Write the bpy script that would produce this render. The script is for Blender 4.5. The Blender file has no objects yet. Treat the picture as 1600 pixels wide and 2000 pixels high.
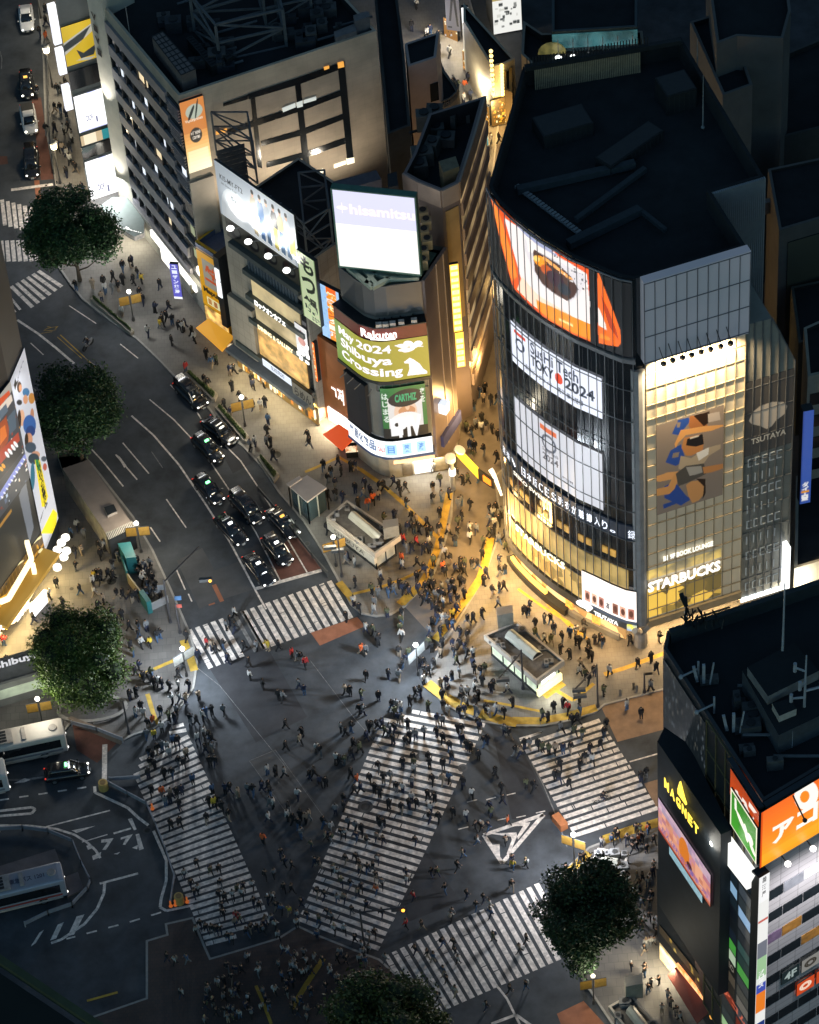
import bpy, bmesh, math, random
from mathutils import Vector, Matrix
random.seed(7)
C=bpy.context.scene.collection
SC=bpy.context.scene
# ---------------------------------------------------------------- camera
FOC,VX,VY,HC=6700.0,522.0,6054.0,265.0
_dn=Vector((VX,-VY,-FOC)).normalized(); _Z=-_dn
_fw=Vector((0,0,-1)); _Y=(_fw-_Z*_fw.dot(_Z)).normalized(); _X=_Y.cross(_Z)
ROT=Matrix((_X,_Y,_Z))                      # world <- camera
CAMP=Vector((0,0,HC))
cd=bpy.data.cameras.new('camera'); cam=bpy.data.objects.new('camera',cd); C.objects.link(cam)
cd.sensor_fit='VERTICAL'; cd.sensor_height=36; cd.lens=36*FOC/2000.0
cd.clip_start=1; cd.clip_end=3000
cam.matrix_world=Matrix.Translation(CAMP)@ROT.to_4x4()
SC.camera=cam
# ---------------------------------------------------------------- world, exposure
w=bpy.data.worlds.new("World"); SC.world=w; w.use_nodes=True
nt=w.node_tree; bg=nt.nodes['Background']
sky=nt.nodes.new('ShaderNodeTexSky'); sky.sky_type='NISHITA'; sky.sun_disc=False
sky.sun_elevation=math.radians(-4.0); sky.sun_rotation=math.radians(200)
mx=nt.nodes.new('ShaderNodeMix'); mx.data_type='RGBA'; mx.blend_type='MULTIPLY'; mx.inputs[0].default_value=1; mx.inputs[7].default_value=(.52,.9,1,1)   # dusk sky, slightly teal
nt.links.new(sky.outputs[0],mx.inputs[6]); nt.links.new(mx.outputs[2],bg.inputs[0]); bg.inputs[1].default_value=7.0
LG=2.3
SC.view_settings.view_transform='Standard'; SC.view_settings.look='None'
SC.view_settings.exposure=0.0; SC.view_settings.gamma=1.0
SC.cycles.use_denoising=True
SC.cycles.max_bounces=5; SC.cycles.diffuse_bounces=2; SC.cycles.glossy_bounces=3; SC.cycles.transmission_bounces=2
SC.cycles.sample_clamp_indirect=4.0; SC.cycles.caustics_reflective=False; SC.cycles.caustics_refractive=False
SC.cycles.use_adaptive_sampling=True; SC.cycles.adaptive_threshold=0.02
# ---------------------------------------------------------------- photo pixel -> point in the place
def ray(px,py): return (ROT@Vector((px-800.0,1000.0-py,-FOC))).normalized()
def G(px,py,h=0.0):
    d=ray(px,py); t=(h-HC)/d.z; return CAMP+d*t
def G2(px,py,h=0.0):
    p=G(px,py,h); return (p.x,p.y)
def PX(p):
    q=ROT.transposed()@(Vector(p)-CAMP); return 800-q.x/q.z*FOC, 1000+q.y/q.z*FOC
def HT(base,ytop):
    g=G(*base); lo,hi=0.0,160.0
    for _ in range(40):
        m=(lo+hi)/2
        if PX((g.x,g.y,m))[1]>ytop: lo=m
        else: hi=m
    return lo
# ---------------------------------------------------------------- materials
MT={}
def mat(name,col,rough=.8,var=.25,scale=1.5,metal=0.0,spec=.5,bump=0.0,bscale=8.0,col2=None):
    if name in MT: return MT[name]
    m=bpy.data.materials.new(name); m.use_nodes=True; n=m.node_tree; b=n.nodes['Principled BSDF']
    b.inputs['Roughness'].default_value=rough; b.inputs['Metallic'].default_value=metal
    b.inputs['Specular IOR Level'].default_value=spec
    tc=n.nodes.new('ShaderNodeTexCoord'); nz=n.nodes.new('ShaderNodeTexNoise')
    nz.inputs['Scale'].default_value=scale; nz.inputs['Detail'].default_value=6; nz.inputs['Roughness'].default_value=.65
    n.links.new(tc.outputs['Object'],nz.inputs['Vector'])
    r=n.nodes.new('ShaderNodeValToRGB'); e=r.color_ramp.elements
    c2=col2 or tuple(max(0,c*(1-var)) for c in col); c1=tuple(min(1,c*(1+var*.6)) for c in col)
    e[0].position=.32; e[0].color=(*c2,1); e[1].position=.68; e[1].color=(*c1,1)
    n.links.new(nz.outputs[0],r.inputs[0]); n.links.new(r.outputs[0],b.inputs['Base Color'])
    if bump:
        bp=n.nodes.new('ShaderNodeBump'); bp.inputs['Strength'].default_value=bump
        n2=n.nodes.new('ShaderNodeTexNoise'); n2.inputs['Scale'].default_value=bscale
        n.links.new(tc.outputs['Object'],n2.inputs['Vector']); n.links.new(n2.outputs[0],bp.inputs['Height']); n.links.new(bp.outputs[0],b.inputs['Normal'])
    MT[name]=m; return m
def em(name,col,st=1.0,base=None,var=0.0,scale=.8,col2=None,kind='noise'):
    if name in MT: return MT[name]
    m=bpy.data.materials.new(name); m.use_nodes=True; n=m.node_tree; b=n.nodes['Principled BSDF']
    b.inputs['Base Color'].default_value=(*(base or tuple(c*.5 for c in col)),1); b.inputs['Roughness'].default_value=.5
    b.inputs['Emission Color'].default_value=(*col,1); b.inputs['Emission Strength'].default_value=st
    if var or col2:
        tc=n.nodes.new('ShaderNodeTexCoord')
        if kind=='voronoi':
            t=n.nodes.new('ShaderNodeTexVoronoi'); t.inputs['Scale'].default_value=scale; out=t.outputs['Color']
            sp=n.nodes.new('ShaderNodeSeparateColor'); n.links.new(out,sp.inputs[0]); out=sp.outputs[0]
        else:
            t=n.nodes.new('ShaderNodeTexNoise'); t.inputs['Scale'].default_value=scale; t.inputs['Detail'].default_value=4; out=t.outputs[0]
        n.links.new(tc.outputs['Object'],t.inputs['Vector'])
        r=n.nodes.new('ShaderNodeValToRGB'); e=r.color_ramp.elements
        c2=col2 or tuple(c*(1-var) for c in col)
        e[0].position=.35; e[0].color=(*c2,1); e[1].position=.65; e[1].color=(*col,1)
        n.links.new(out,r.inputs[0]); n.links.new(r.outputs[0],b.inputs['Emission Color'])
    MT[name]=m; return m
def tiles(name,col,col2,mortar,sx=1.0,sy=1.0,rough=.7,scale=1.0,offset=0.0,var=.2,msize=.02,spec=.5):
    """brick texture: paving, cladding, panel joints (object coordinates, x/y plane or a wall by its own u,z)"""
    if name in MT: return MT[name]
    m=bpy.data.materials.new(name); m.use_nodes=True; n=m.node_tree; b=n.nodes['Principled BSDF']
    b.inputs['Roughness'].default_value=rough; b.inputs['Specular IOR Level'].default_value=spec
    uv=n.nodes.new('ShaderNodeUVMap'); br=n.nodes.new('ShaderNodeTexBrick')
    br.inputs['Color1'].default_value=(*col,1); br.inputs['Color2'].default_value=(*col2,1); br.inputs['Mortar'].default_value=(*mortar,1)
    br.inputs['Scale'].default_value=scale; br.inputs['Mortar Size'].default_value=msize; br.offset=offset
    br.inputs['Brick Width'].default_value=sx; br.inputs['Row Height'].default_value=sy
    n.links.new(uv.outputs[0],br.inputs['Vector'])
    tc=n.nodes.new('ShaderNodeTexCoord'); nz=n.nodes.new('ShaderNodeTexNoise'); nz.inputs['Scale'].default_value=.35; nz.inputs['Detail'].default_value=7
    n.links.new(tc.outputs['Object'],nz.inputs['Vector'])
    mx=n.nodes.new('ShaderNodeMix'); mx.data_type='RGBA'; mx.blend_type='MULTIPLY'; mx.inputs[0].default_value=1
    r=n.nodes.new('ShaderNodeValToRGB'); e=r.color_ramp.elements; e[0].position=.35; e[0].color=(1-var,1-var,1-var,1); e[1].position=.65; e[1].color=(1,1,1,1)
    n.links.new(nz.outputs[0],r.inputs[0]); n.links.new(br.outputs['Color'],mx.inputs[6]); n.links.new(r.outputs[0],mx.inputs[7])
    n.links.new(mx.outputs[2],b.inputs['Base Color'])
    MT[name]=m; return m
# ---------------------------------------------------------------- mesh builder
class MB:
    def __init__(s): s.v=[]; s.f=[]; s.m=[]; s.uv=[]; s.sm=[]
    def face(s,pts,mi=0,uv=None):
        i=len(s.v); s.v+= [tuple(p) for p in pts]; s.f.append(tuple(range(i,i+len(pts)))); s.m.append(mi)
        s.uv.append(uv if uv else [(p[0],p[1]) for p in pts])
    def mesh(s,vs,fs,mi=0):
        i=len(s.v); s.v+=[tuple(p) for p in vs]
        for f in fs:
            s.f.append(tuple(k+i for k in f)); s.m.append(mi); s.uv.append([(vs[k][0],vs[k][1]) for k in f])
    def prism(s,poly,z0,z1,mi=0,top=None,bottom=True,cap=True):
        n=len(poly); a=sum(poly[i][0]*poly[(i+1)%n][1]-poly[(i+1)%n][0]*poly[i][1] for i in range(n))
        if a<0: poly=list(reversed(poly))
        u=0
        for i in range(n):
            p,q=poly[i],poly[(i+1)%n]; L=math.hypot(q[0]-p[0],q[1]-p[1])
            s.face([(p[0],p[1],z0),(q[0],q[1],z0),(q[0],q[1],z1),(p[0],p[1],z1)],mi,[(u,z0),(u+L,z0),(u+L,z1),(u,z1)]); u+=L
        if cap: s.face([(p[0],p[1],z1) for p in poly],mi if top is None else top)
        if bottom: s.face([(p[0],p[1],z0) for p in reversed(poly)],mi)
    def box(s,x0,x1,y0,y1,z0,z1,mi=0): s.prism([(x0,y0),(x1,y0),(x1,y1),(x0,y1)],z0,z1,mi)
    def hexa(s,a,b,mi=0):
        """a: 4 pts, b: 4 pts (opposite face)"""
        s.face(a,mi,None); s.face(list(reversed(b)),mi)
        for i in range(4):
            j=(i+1)%4; s.face([a[j],a[i],b[i],b[j]],mi)
    def bar(s,p,q,r,mi=0,up=(0,0,1),r2=None):
        p=Vector(p); q=Vector(q); d=(q-p)
        if d.length<1e-6: return
        d.normalize(); up=Vector(up)
        if abs(d.dot(up))>.95: up=Vector((1,0,0))
        x=d.cross(up).normalized(); y=x.cross(d); r2=r if r2 is None else r2
        a=[p+x*r+y*r2,p-x*r+y*r2,p-x*r-y*r2,p+x*r-y*r2]; b=[v+(q-p) for v in a]
        s.hexa(a,b,mi)
    def tube(s,p,q,r,n=8,r1=None,mi=0,cap=True):
        p=Vector(p); q=Vector(q); d=(q-p).normalized(); up=Vector((0,0,1))
        if abs(d.dot(up))>.95: up=Vector((1,0,0))
        x=d.cross(up).normalized(); y=d.cross(x); r1=r if r1 is None else r1
        A=[p+x*r*math.cos(t)+y*r*math.sin(t) for t in [2*math.pi*k/n for k in range(n)]]
        B=[q+x*r1*math.cos(t)+y*r1*math.sin(t) for t in [2*math.pi*k/n for k in range(n)]]
        vs=A+B; fs=[(k,n+k,n+(k+1)%n,(k+1)%n) for k in range(n)]
        if cap: fs+=[tuple(range(n)),tuple(reversed(range(n,2*n)))]
        s.mesh(vs,fs,mi)
    def ball(s,c,r,n=8,k=5,mi=0,sz=1.0):
        vs=[(c[0],c[1],c[2]+r*sz)]
        for i in range(1,k):
            t=math.pi*i/k
            for j in range(n):
                a=2*math.pi*j/n; vs.append((c[0]+r*math.sin(t)*math.cos(a),c[1]+r*math.sin(t)*math.sin(a),c[2]+r*sz*math.cos(t)))
        vs.append((c[0],c[1],c[2]-r*sz)); fs=[]
        for j in range(n): fs.append((0,1+j,1+(j+1)%n))
        for i in range(k-2):
            for j in range(n):
                a=1+i*n+j; b=1+i*n+(j+1)%n; fs.append((a,a+n,b+n,b))
        L=len(vs)-1
        for j in range(n): fs.append((L,L-n+(j+1)%n,L-n+j))
        s.mesh(vs,fs,mi)
    def build(s,name,mats,parent=None,smooth=False):
        if not isinstance(mats,(list,tuple)): mats=[mats]
        me=bpy.data.meshes.new(name); off=parent.matrix_world.translation if parent is not None else Vector((0,0,0))
        off=WLOC.get(parent.name,Vector((0,0,0))) if parent is not None else off
        me.from_pydata([(v[0]-off.x,v[1]-off.y,v[2]-off.z) for v in s.v],[],s.f)
        for m in mats: me.materials.append(m)
        me.polygons.foreach_set('material_index',s.m)
        ul=me.uv_layers.new(name='uv'); k=0
        for fu in s.uv:
            for q in fu: ul.data[k].uv=q; k+=1
        if smooth: me.polygons.foreach_set('use_smooth',[True]*len(s.f))
        me.update()
        o=bpy.data.objects.new(name,me); C.objects.link(o)
        if parent is not None: o.parent=parent; WLOC[o.name]=off; KIDS.setdefault(parent.name,[]).append(o)
        else: WLOC[o.name]=Vector((0,0,0))
        return o
WLOC={}
def tag(o,label=None,cat=None,group=None,kind=None):
    if label: o['label']=label
    if cat: o['category']=cat
    if group: o['group']=group
    if kind: o['kind']=kind
    return o
def thing(name,label,cat,loc=(0,0,0),rz=0.0,group=None):
    o=bpy.data.objects.new(name,None); C.objects.link(o); o.location=loc; o.rotation_euler=(0,0,rz); o.empty_display_size=.3
    WLOC[o.name]=Vector(loc) if rz==0 else Vector((0,0,0))
    return tag(o,label,cat,group)
def solo(o,label,cat,group=None):
    """a one-mesh thing: move its origin to its base"""
    me=o.data; n=len(me.vertices)
    xs=[v.co.x for v in me.vertices]; ys=[v.co.y for v in me.vertices]; zs=[v.co.z for v in me.vertices]
    c=Vector(((min(xs)+max(xs))/2,(min(ys)+max(ys))/2,min(zs))); me.transform(Matrix.Translation(-c)); o.location=c; WLOC[o.name]=c
    return tag(o,label,cat,group)
KIDS={}
def kids(o): return [x for x in KIDS.get(o.name,())]
def dup(o,parent=None,**kw):
    c=o.copy(); C.objects.link(c); c.parent=parent; KIDS[c.name]=[]
    if parent is not None: KIDS.setdefault(parent.name,[]).append(c)
    for ch in list(kids(o)): dup(ch,c)
    for k,v in kw.items(): c[k]=v
    return c
# ---------------------------------------------------------------- text
TX={}
def glyphs(s,ext=0.0,res=2,bold=0.0):
    key=(s,ext,res,bold)
    if key in TX: return TX[key]
    cu=bpy.data.curves.new('lettering','FONT'); cu.body=s; cu.resolution_u=res; cu.extrude=ext; cu.offset=bold; cu.fill_mode='FRONT' if ext==0 else 'BOTH'
    ob=bpy.data.objects.new('lettering',cu); C.objects.link(ob)
    dg=bpy.context.evaluated_depsgraph_get(); me=bpy.data.meshes.new_from_object(ob.evaluated_get(dg))
    vs=[tuple(v.co) for v in me.vertices]; fs=[tuple(p.vertices) for p in me.polygons]
    bpy.data.objects.remove(ob); bpy.data.curves.remove(cu); bpy.data.meshes.remove(me)
    if not vs: vs=[(0,0,0),(1,0,0),(1,1,0)]; fs=[(0,1,2)]
    x0=min(v[0] for v in vs); x1=max(v[0] for v in vs); y0=min(v[1] for v in vs); y1=max(v[1] for v in vs)
    vs=[((v[0]-x0)/max(x1-x0,1e-6),(v[1]-y0)/max(y1-y0,1e-6),v[2]) for v in vs]
    TX[key]=(vs,fs,(x1-x0)/max(y1-y0,1e-6)); return TX[key]
# ---------------------------------------------------------------- a vertical facade plane
class Face:
    def __init__(s,P,Q,flip=False):
        s.P=Vector((P[0],P[1],0)); d=Vector((Q[0]-P[0],Q[1]-P[1],0)); s.L=d.length; s.u=d.normalized()
        s.n=Vector((s.u.y,-s.u.x,0))
        if s.n.dot(Vector((0,0,0))-s.P)<0: s.n=-s.n
        if flip: s.n=-s.n
    def uz(s,px,py,off=0.0):
        d=ray(px,py); o=CAMP-(s.P+s.n*off); t=-o.dot(s.n)/d.dot(s.n); p=CAMP+d*t
        return ((p-s.P).dot(s.u),p.z)
    def p(s,u,z,off=0.0): return s.P+s.u*u+s.n*off+Vector((0,0,z))
    def slab(s,mb,u0,u1,z0,z1,o0,o1,mi=0):
        s.poly(mb,[(u0,z0),(u1,z0),(u1,z1),(u0,z1)],o0,o1,mi)
    def poly(s,mb,pts,o0,o1,mi=0,side=None):
        side=mi if side is None else side
        n=len(pts); a=sum(pts[i][0]*pts[(i+1)%n][1]-pts[(i+1)%n][0]*pts[i][1] for i in range(n))
        if a<0: pts=list(reversed(pts))
        F=[s.p(u,z,o1) for u,z in pts]; B=[s.p(u,z,o0) for u,z in pts]
        flip=s.u.cross(Vector((0,0,1))).dot(s.n)<0
        f=F if not flip else list(reversed(F)); uvf=pts if not flip else list(reversed(pts))
        mb.face(f,mi,list(uvf)); b=list(reversed(B)) if not flip else B; mb.face(b,side,list(uvf))
        for i in range(n):
            j=(i+1)%n; q=[F[i],B[i],B[j],F[j]]
            if flip: q.reverse()
            mb.face(q,side,[(0,0)]*4)
    def pq(s,mb,pts,o0,o1,mi=0,side=None):
        """polygon given by photo pixels of points that lie on this facade"""
        s.poly(mb,[s.uz(x,y,o1) for x,y in pts],o0,o1,mi,side)
    def text(s,mb,t,u0,u1,z0,z1,off,mi=0,ext=0.0,shear=0.0,flipu=False,res=2,bold=0.0,rot=0):
        vs,fs,ar=glyphs(t,ext,res,bold); out=[]
        for x,y,z in vs:
            if rot==90: x,y=1-y,x
            if rot==-90: x,y=y,1-x
            u=u0+(u1-u0)*(x+shear*y); zz=z0+(z1-z0)*y
            out.append(s.p(u,zz,off+z*.5*abs(z1-z0)))
        flip=(s.u.cross(Vector((0,0,1))).dot(s.n)<0)!=(u1<u0)
        i=len(mb.v); mb.v+=[tuple(p) for p in out]
        for f in fs:
            g=tuple(k+i for k in (reversed(f) if flip else f)); mb.f.append(g); mb.m.append(mi); mb.uv.append([(0,0)]*len(g))
    def ptext(s,mb,t,a,b,c,off,mi=0,**k):
        """lettering in the facade: a=bottom-left px, b=bottom-right px, c=top-left px (baseline kept level)"""
        ua,za=s.uz(*a,off); ub,zb=s.uz(*b,off); uc,zc=s.uz(*c,off)
        s.text(mb,t,ua,ub,za,za+(zc-za),off,mi,**k)
# ================================================================ GROUND
M_asph=mat('asphalt',(.06,.067,.076),.78,.45,.3,bump=.15,bscale=20,spec=.35)
M_asph2=mat('asphalt_patch',(.085,.087,.09),.85,.2,.5,spec=.3)
M_asph3=mat('asphalt_dark',(.042,.044,.05),.8,.25,.5,spec=.35)
M_white=mat('road_paint',(.76,.69,.63),.7,.45,2.2,spec=.3,col2=(.38,.35,.33))
M_worn=mat('road_paint_worn',(.2,.2,.2),.7,.6,2.5)
M_yell=mat('yellow_paint',(.45,.29,.04),.7,.35,1.2)
M_oran=mat('orange_surfacing',(.33,.13,.07),.85,.25,.8)
M_red=mat('red_brown_surfacing',(.14,.06,.045),.85,.35,.6)
M_pave=tiles('paving',(.21,.2,.185),(.19,.18,.165),(.12,.115,.11),.6,.6,.75,1.0,.5,.28,.012)
M_pave2=tiles('paving_granite',(.17,.16,.15),(.145,.137,.13),(.09,.09,.09),.9,.9,.8,1.0,.5,.3,.015)
M_kerb=mat('kerb_stone',(.3,.29,.27),.8,.2,2)
M_hach=tiles('paving_plaza',(.09,.06,.05),(.075,.055,.05),(.05,.045,.045),.4,.4,.8,1.0,.5,.3,.02)
_zc=[0]
def sheet(name,px,m,z=.004,h=0.0,world=False):
    b=MB(); pts=[G2(x,y,h) for x,y in px] if not world else px
    a=sum(pts[i][0]*pts[(i+1)%len(pts)][1]-pts[(i+1)%len(pts)][0]*pts[i][1] for i in range(len(pts)))
    if a<0: pts=pts[::-1]
    b.face([(p[0],p[1],h+z) for p in pts]); o=b.build(name,m); o['kind']='structure'; return o
b=MB(); b.face([(-900,-300,0),(900,-300,0),(900,1500,0),(-900,1500,0)]); tag(b.build('ground',M_asph),kind='structure')
KH=.13
def smooth_px(px,k=2):
    for _ in range(k):
        out=[]
        for i in range(len(px)):
            a,c=px[i],px[(i+1)%len(px)]
            out+=[(a[0]*.75+c[0]*.25,a[1]*.75+c[1]*.25),(a[0]*.25+c[0]*.75,a[1]*.25+c[1]*.75)]
        px=out
    return px
def inset(poly,d):
    n=len(poly); a=sum(poly[i][0]*poly[(i+1)%n][1]-poly[(i+1)%n][0]*poly[i][1] for i in range(n))
    if a<0: poly=poly[::-1]
    out=[]
    for i in range(n):
        p0=Vector(poly[i-1]); p1=Vector(poly[i]); p2=Vector(poly[(i+1)%n])
        d1=(p1-p0).normalized(); d2=(p2-p1).normalized(); n1=Vector((-d1.y,d1.x)); n2=Vector((-d2.y,d2.x))
        bis=(n1+n2); bis=bis/max(.3,bis.length_squared)*2; out.append(tuple(p1+bis*d))
    return out
def pavement(name,px,m,kerb=True,d=.22):
    poly=[G2(x,y) for x,y in px]
    if kerb:
        b=MB(); b.prism(poly,0,KH-.004,0); o=b.build('kerb',M_kerb); o['kind']='structure'
        poly=inset(poly,d)
    b=MB(); b.prism(poly,.01,KH,0,bottom=False); o=b.build(name,m); o['kind']='structure'; return o
# north pavement: in front of the row of shops (left of the pedestrian street)
NP=[(70,-40),(84,120),(88,250),(112,380),(104,470),(112,520),(137,556),(160,585),(215,628),(265,662),(305,700),(345,742),(400,790),(437,840),(480,880),(512,915),(545,965),(592,1020),(630,1080),(660,1135),(684,1182),(705,1200),(735,1206),(765,1202),(792,1186),(815,1160),(850,1120),(868,1070),(884,1010),(886,962),(880,930),(896,860),(915,760),(930,640),(942,520),(960,380),(980,200),(900,-60)]
pavement('pavement',NP,M_pave)
# tower pavement (right of the pedestrian street)
TP=[(965,930),(972,990),(968,1060),(950,1110),(925,1160),(892,1215),(862,1262),(832,1325),(838,1345),(862,1372),(900,1396),(945,1412),(1000,1420),(1060,1420),(1120,1408),(1165,1392),(1182,1378),(1290,1350),(1420,1310),(1700,1240),(1800,1000),(1500,760),(1100,820)]
pavement('pavement',TP,M_pave)
# west pavement
WP=[(-60,560),(20,700),(100,830),(140,868),(180,905),(262,1010),(300,1075),(335,1150),(372,1235),(388,1290),(380,1345),(345,1395),(300,1425),(262,1437),(232,1452),(140,1412),(120,1440),(-60,1475)]
pavement('pavement',WP,M_pave2)
# east pavement below the right crossing
EP=[(1300,1601),(1210,1632),(1150,1655),(1112,1690),(1086,1725),(1066,1760),(1062,1800),(1090,1850),(1130,1905),(1200,2010),(1260,2100),(1700,2100),(1700,1500)]
pavement('pavement',EP,M_pave2)
# station plaza pavement at the bottom
HP=[(285,1838),(325,1826),(322,1805),(378,1792),(402,1850),(412,1872),(480,1852),(545,1832),(582,1808),(620,1826),(700,1858),(742,1874),(800,1925),(850,1985),(900,2060),(860,2150),(120,2150),(170,1990),(285,1950)]
pavement('pavement',HP,M_hach)
# street between the shops
sheet('pedestrian_street',[(884,1010),(868,1070),(815,1160),(792,1186),(862,1262),(892,1215),(950,1110),(972,990),(985,900),(1000,700),(985,380),(1010,180),(980,180),(950,380),(925,640),(896,860)],mat('pedestrian_street',(.15,.13,.115),.8,.25,.4),.006)
# asphalt repairs and tone changes
for q,m in (([(487,1486),(538,1463),(672,1640),(608,1655)],M_asph2),([(405,1120),(470,1095),(500,1150),(436,1170)],M_asph2),([(345,1095),(395,1070),(445,1160),(390,1190)],M_asph2),
            ([(395,815),(440,795),(500,900),(455,925)],M_asph3),([(690,1570),(760,1560),(900,1760),(800,1800)],M_asph3),([(400,1290),(520,1260),(600,1400),(500,1450)],M_asph3),([(960,1420),(1010,1445),(1090,1600),(1000,1600)],M_asph3)):
    _zc[0]+=1; sheet('road_patch',q,m,.0012+_zc[0]*.0005)
sheet('road_surfacing',[(607,1236),(698,1205),(713,1223),(625,1261)],M_oran,.008)
sheet('road_surfacing',[(570,1045),(577,1042),(629,1113),(548,1138),(524,1095)],M_red,.004)
M_tanr=mat('tan_surfacing',(.25,.16,.1),.85,.25,.8)
sheet('road_surfacing',[(1170,1371),(1300,1340),(1300,1424),(1206,1449)],M_tanr,.004)
sheet('road_surfacing',[(1258,1530),(1300,1518),(1300,1575),(1282,1578)],M_tanr,.004)
sheet('road_surfacing',[(1088,1980),(1140,1955),(1190,2010),(1110,2040)],M_oran,.004)
sheet('road_surfacing',[(135,1375),(240,1440),(190,1490),(150,1465)],M_red,.004)
sheet('road_surfacing',[(62,195),(80,190),(105,350),(80,352)],M_red,.004)
sheet('road_surfacing',[(0,305),(14,305),(16,320),(0,322)],M_red,.004)
sheet('road_surfacing',[(67,352),(77,352),(86,440),(74,432)],M_oran,.006)
# crossings
def lerp(a,b,t): return tuple(a[i]+(b[i]-a[i])*t for i in range(len(a)))
def zebra(A0,B0,A1,B1,n,w=.45,skip=(),worn=(),seed=1,extra=()):
    """n+1 stripes from segment A0-B0 to A1-B1"""
    rnd=random.Random(seed); b=MB()
    a0,b0,a1,b1=[Vector(G2(*p)) for p in (A0,B0,A1,B1)]
    for k in range(n+1):
        if k in skip: continue
        p=a0.lerp(a1,k/n); q=b0.lerp(b1,k/n)
        ex=[e for e in extra if e[0]==k]
        segs=[(0,1)] if not ex else [(e[1],e[2]) for e in ex]
        d=(q-p).normalized(); nn=Vector((-d.y,d.x))*w/2
        for s0,s1 in segs:
            # split a stripe into slightly irregular worn lengths
            cuts=[s0]+sorted(rnd.uniform(s0,s1) for _ in range(2))+[s1] if rnd.random()<.5 else [s0,s1]
            for c0,c1 in zip(cuts,cuts[1:]):
                g=.0 if (c0==s0) else .012
                u=p.lerp(q,c0+g); v=p.lerp(q,c1); f=.9+.1*rnd.random()
                b.face([(u.x-nn.x*f,u.y-nn.y*f,.009),(v.x-nn.x,v.y-nn.y,.009),(v.x+nn.x,v.y+nn.y,.009),(u.x+nn.x*f,u.y+nn.y*f,.009)],1 if k in worn else 0)
                if b.v and (Vector(b.v[-3])-Vector(b.v[-4])).cross(Vector(b.v[-2])-Vector(b.v[-4])).z<0:
                    b.f[-1]=tuple(reversed(b.f[-1]))
    o=b.build('road_marking_crossing',[M_white,M_worn]); o['kind']='structure'
zebra((370,1230),(412,1305),(643,1135),(686,1208),18,.52,skip=(5,6),worn=(),seed=1)
zebra((457,1198),(500,1273),(457+15,1193),(515,1268),1,.4,worn=(0,1),seed=2)
zebra((244,1472),(359,1415.5),(407,1856),(540,1822),34,.49,skip=(0,1,34),worn=(),seed=3,extra=((2,.18,1),(3,.12,1),(33,0,.45)))
zebra((336,1421),(359,1415),(331,1432),(364,1426),1,.44,seed=9)
zebra((763,1368),(953,1404),(584,1795),(741,1853),33,.5,skip=(0,),seed=4,extra=((1,.25,1),(2,.1,1)))
zebra((1020,1457),(1172,1407),(1122,1632),(1285,1578),15,.5,seed=5)
zebra((1016,1447),(1059,1430),(1014,1443),(1059,1430),1,.2,seed=6)
zebra((754,1866),(830,1990),(1048,1726),(1122,1862),19,.5,seed=7)
zebra((4,390),(10,440),(71,408),(76,458),6,.46,seed=8)
zebra((3,470),(6,511),(67,469),(73,510),6,.46,seed=10)
zebra((75,529),(121,560),(22,559),(64,600),5,.46,seed=11)
zebra((8,566),(40,605),(0,572),(30,610),1,.3,seed=12)
def line(px,w=.15,m=None,z=.008,h=0.0,name='road_marking_line',dash=None):
    _zc[0]=(_zc[0]+1)%9; z=z+_zc[0]*.0013
    pts=[Vector(G2(x,y,h)) for x,y in px]; b=MB()
    def seg(p,q):
        if (q-p).length<.02: return
        d=(q-p).normalized(); nn=Vector((-d.y,d.x))*w/2
        b.face([(p.x-nn.x,p.y-nn.y,h+z),(q.x-nn.x,q.y-nn.y,h+z),(q.x+nn.x,q.y+nn.y,h+z),(p.x+nn.x,p.y+nn.y,h+z)])
        if nn.cross(d)>0: b.f[-1]=tuple(reversed(b.f[-1]))
    if dash:
        on,off=dash; L=0
        for p,q in zip(pts,pts[1:]):
            l=(q-p).length; t=-(L%(on+off))
            while t<l:
                a=max(0,t); e=min(l,t+on)
                if e>a: seg(p.lerp(q,a/l),p.lerp(q,e/l))
                t+=on+off
            L+=l
    else:
        for p,q in zip(pts,pts[1:]): seg(p,q)
    if not b.f: return
    o=b.build(name,m or M_white); o['kind']='structure'; return o
line([(500,1150),(628,1114)],.42)
line([(34,625),(75,652),(110,680),(145,710)],.28)
line([(257,812),(300,850),(350,908),(402,985),(450,1060),(503,1160),(520,1190)],.2)
line([(292,780),(340,820),(395,878),(450,960),(500,1040),(548,1135)],.14)
line([(385,805),(393,818)],.14); line([(440,870),(470,900),(520,975),(548,1020)],.14); line([(560,1050),(600,1118)],.14)
line([(235,672),(270,700)],.12); line([(135,597),(188,632)],.12); line([(333,752),(345,764)],.12)
line([(148,844),(200,900),(241,950)],.16); line([(240,865),(291,925)],.14); line([(60,670),(85,693)],.12)
line([(325,975),(364,1031)],.13); line([(296,882),(318,914)],.1,M_worn); line([(294,1030),(313,1058)],.14); line([(345,1113),(362,1152)],.14); line([(368,1160),(375,1175)],.14)
line([(226,888),(268,937)],.16)
b=MB(); b.face([(*G2(x,y),.01) for x,y in [(228,888),(234,892),(247,909),(243,914)]]); tag(b.build('road_marking_arrow',M_white),kind='structure')
line([(0,700),(90,780)],.1,M_worn)
line([(118,654),(170,702),(205,733)],.12,M_yell); line([(112,658),(160,700)],.08,M_yell); line([(166,698),(200,725)],.1,M_worn)
line([(418,1142),(434,1175)],.45,M_oran); line([(408,1182),(420,1178)],.2,M_oran)
line([(22,371),(104,360)],.45)
line([(0,100),(4,115),(3,135)],.12,M_worn)
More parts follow.
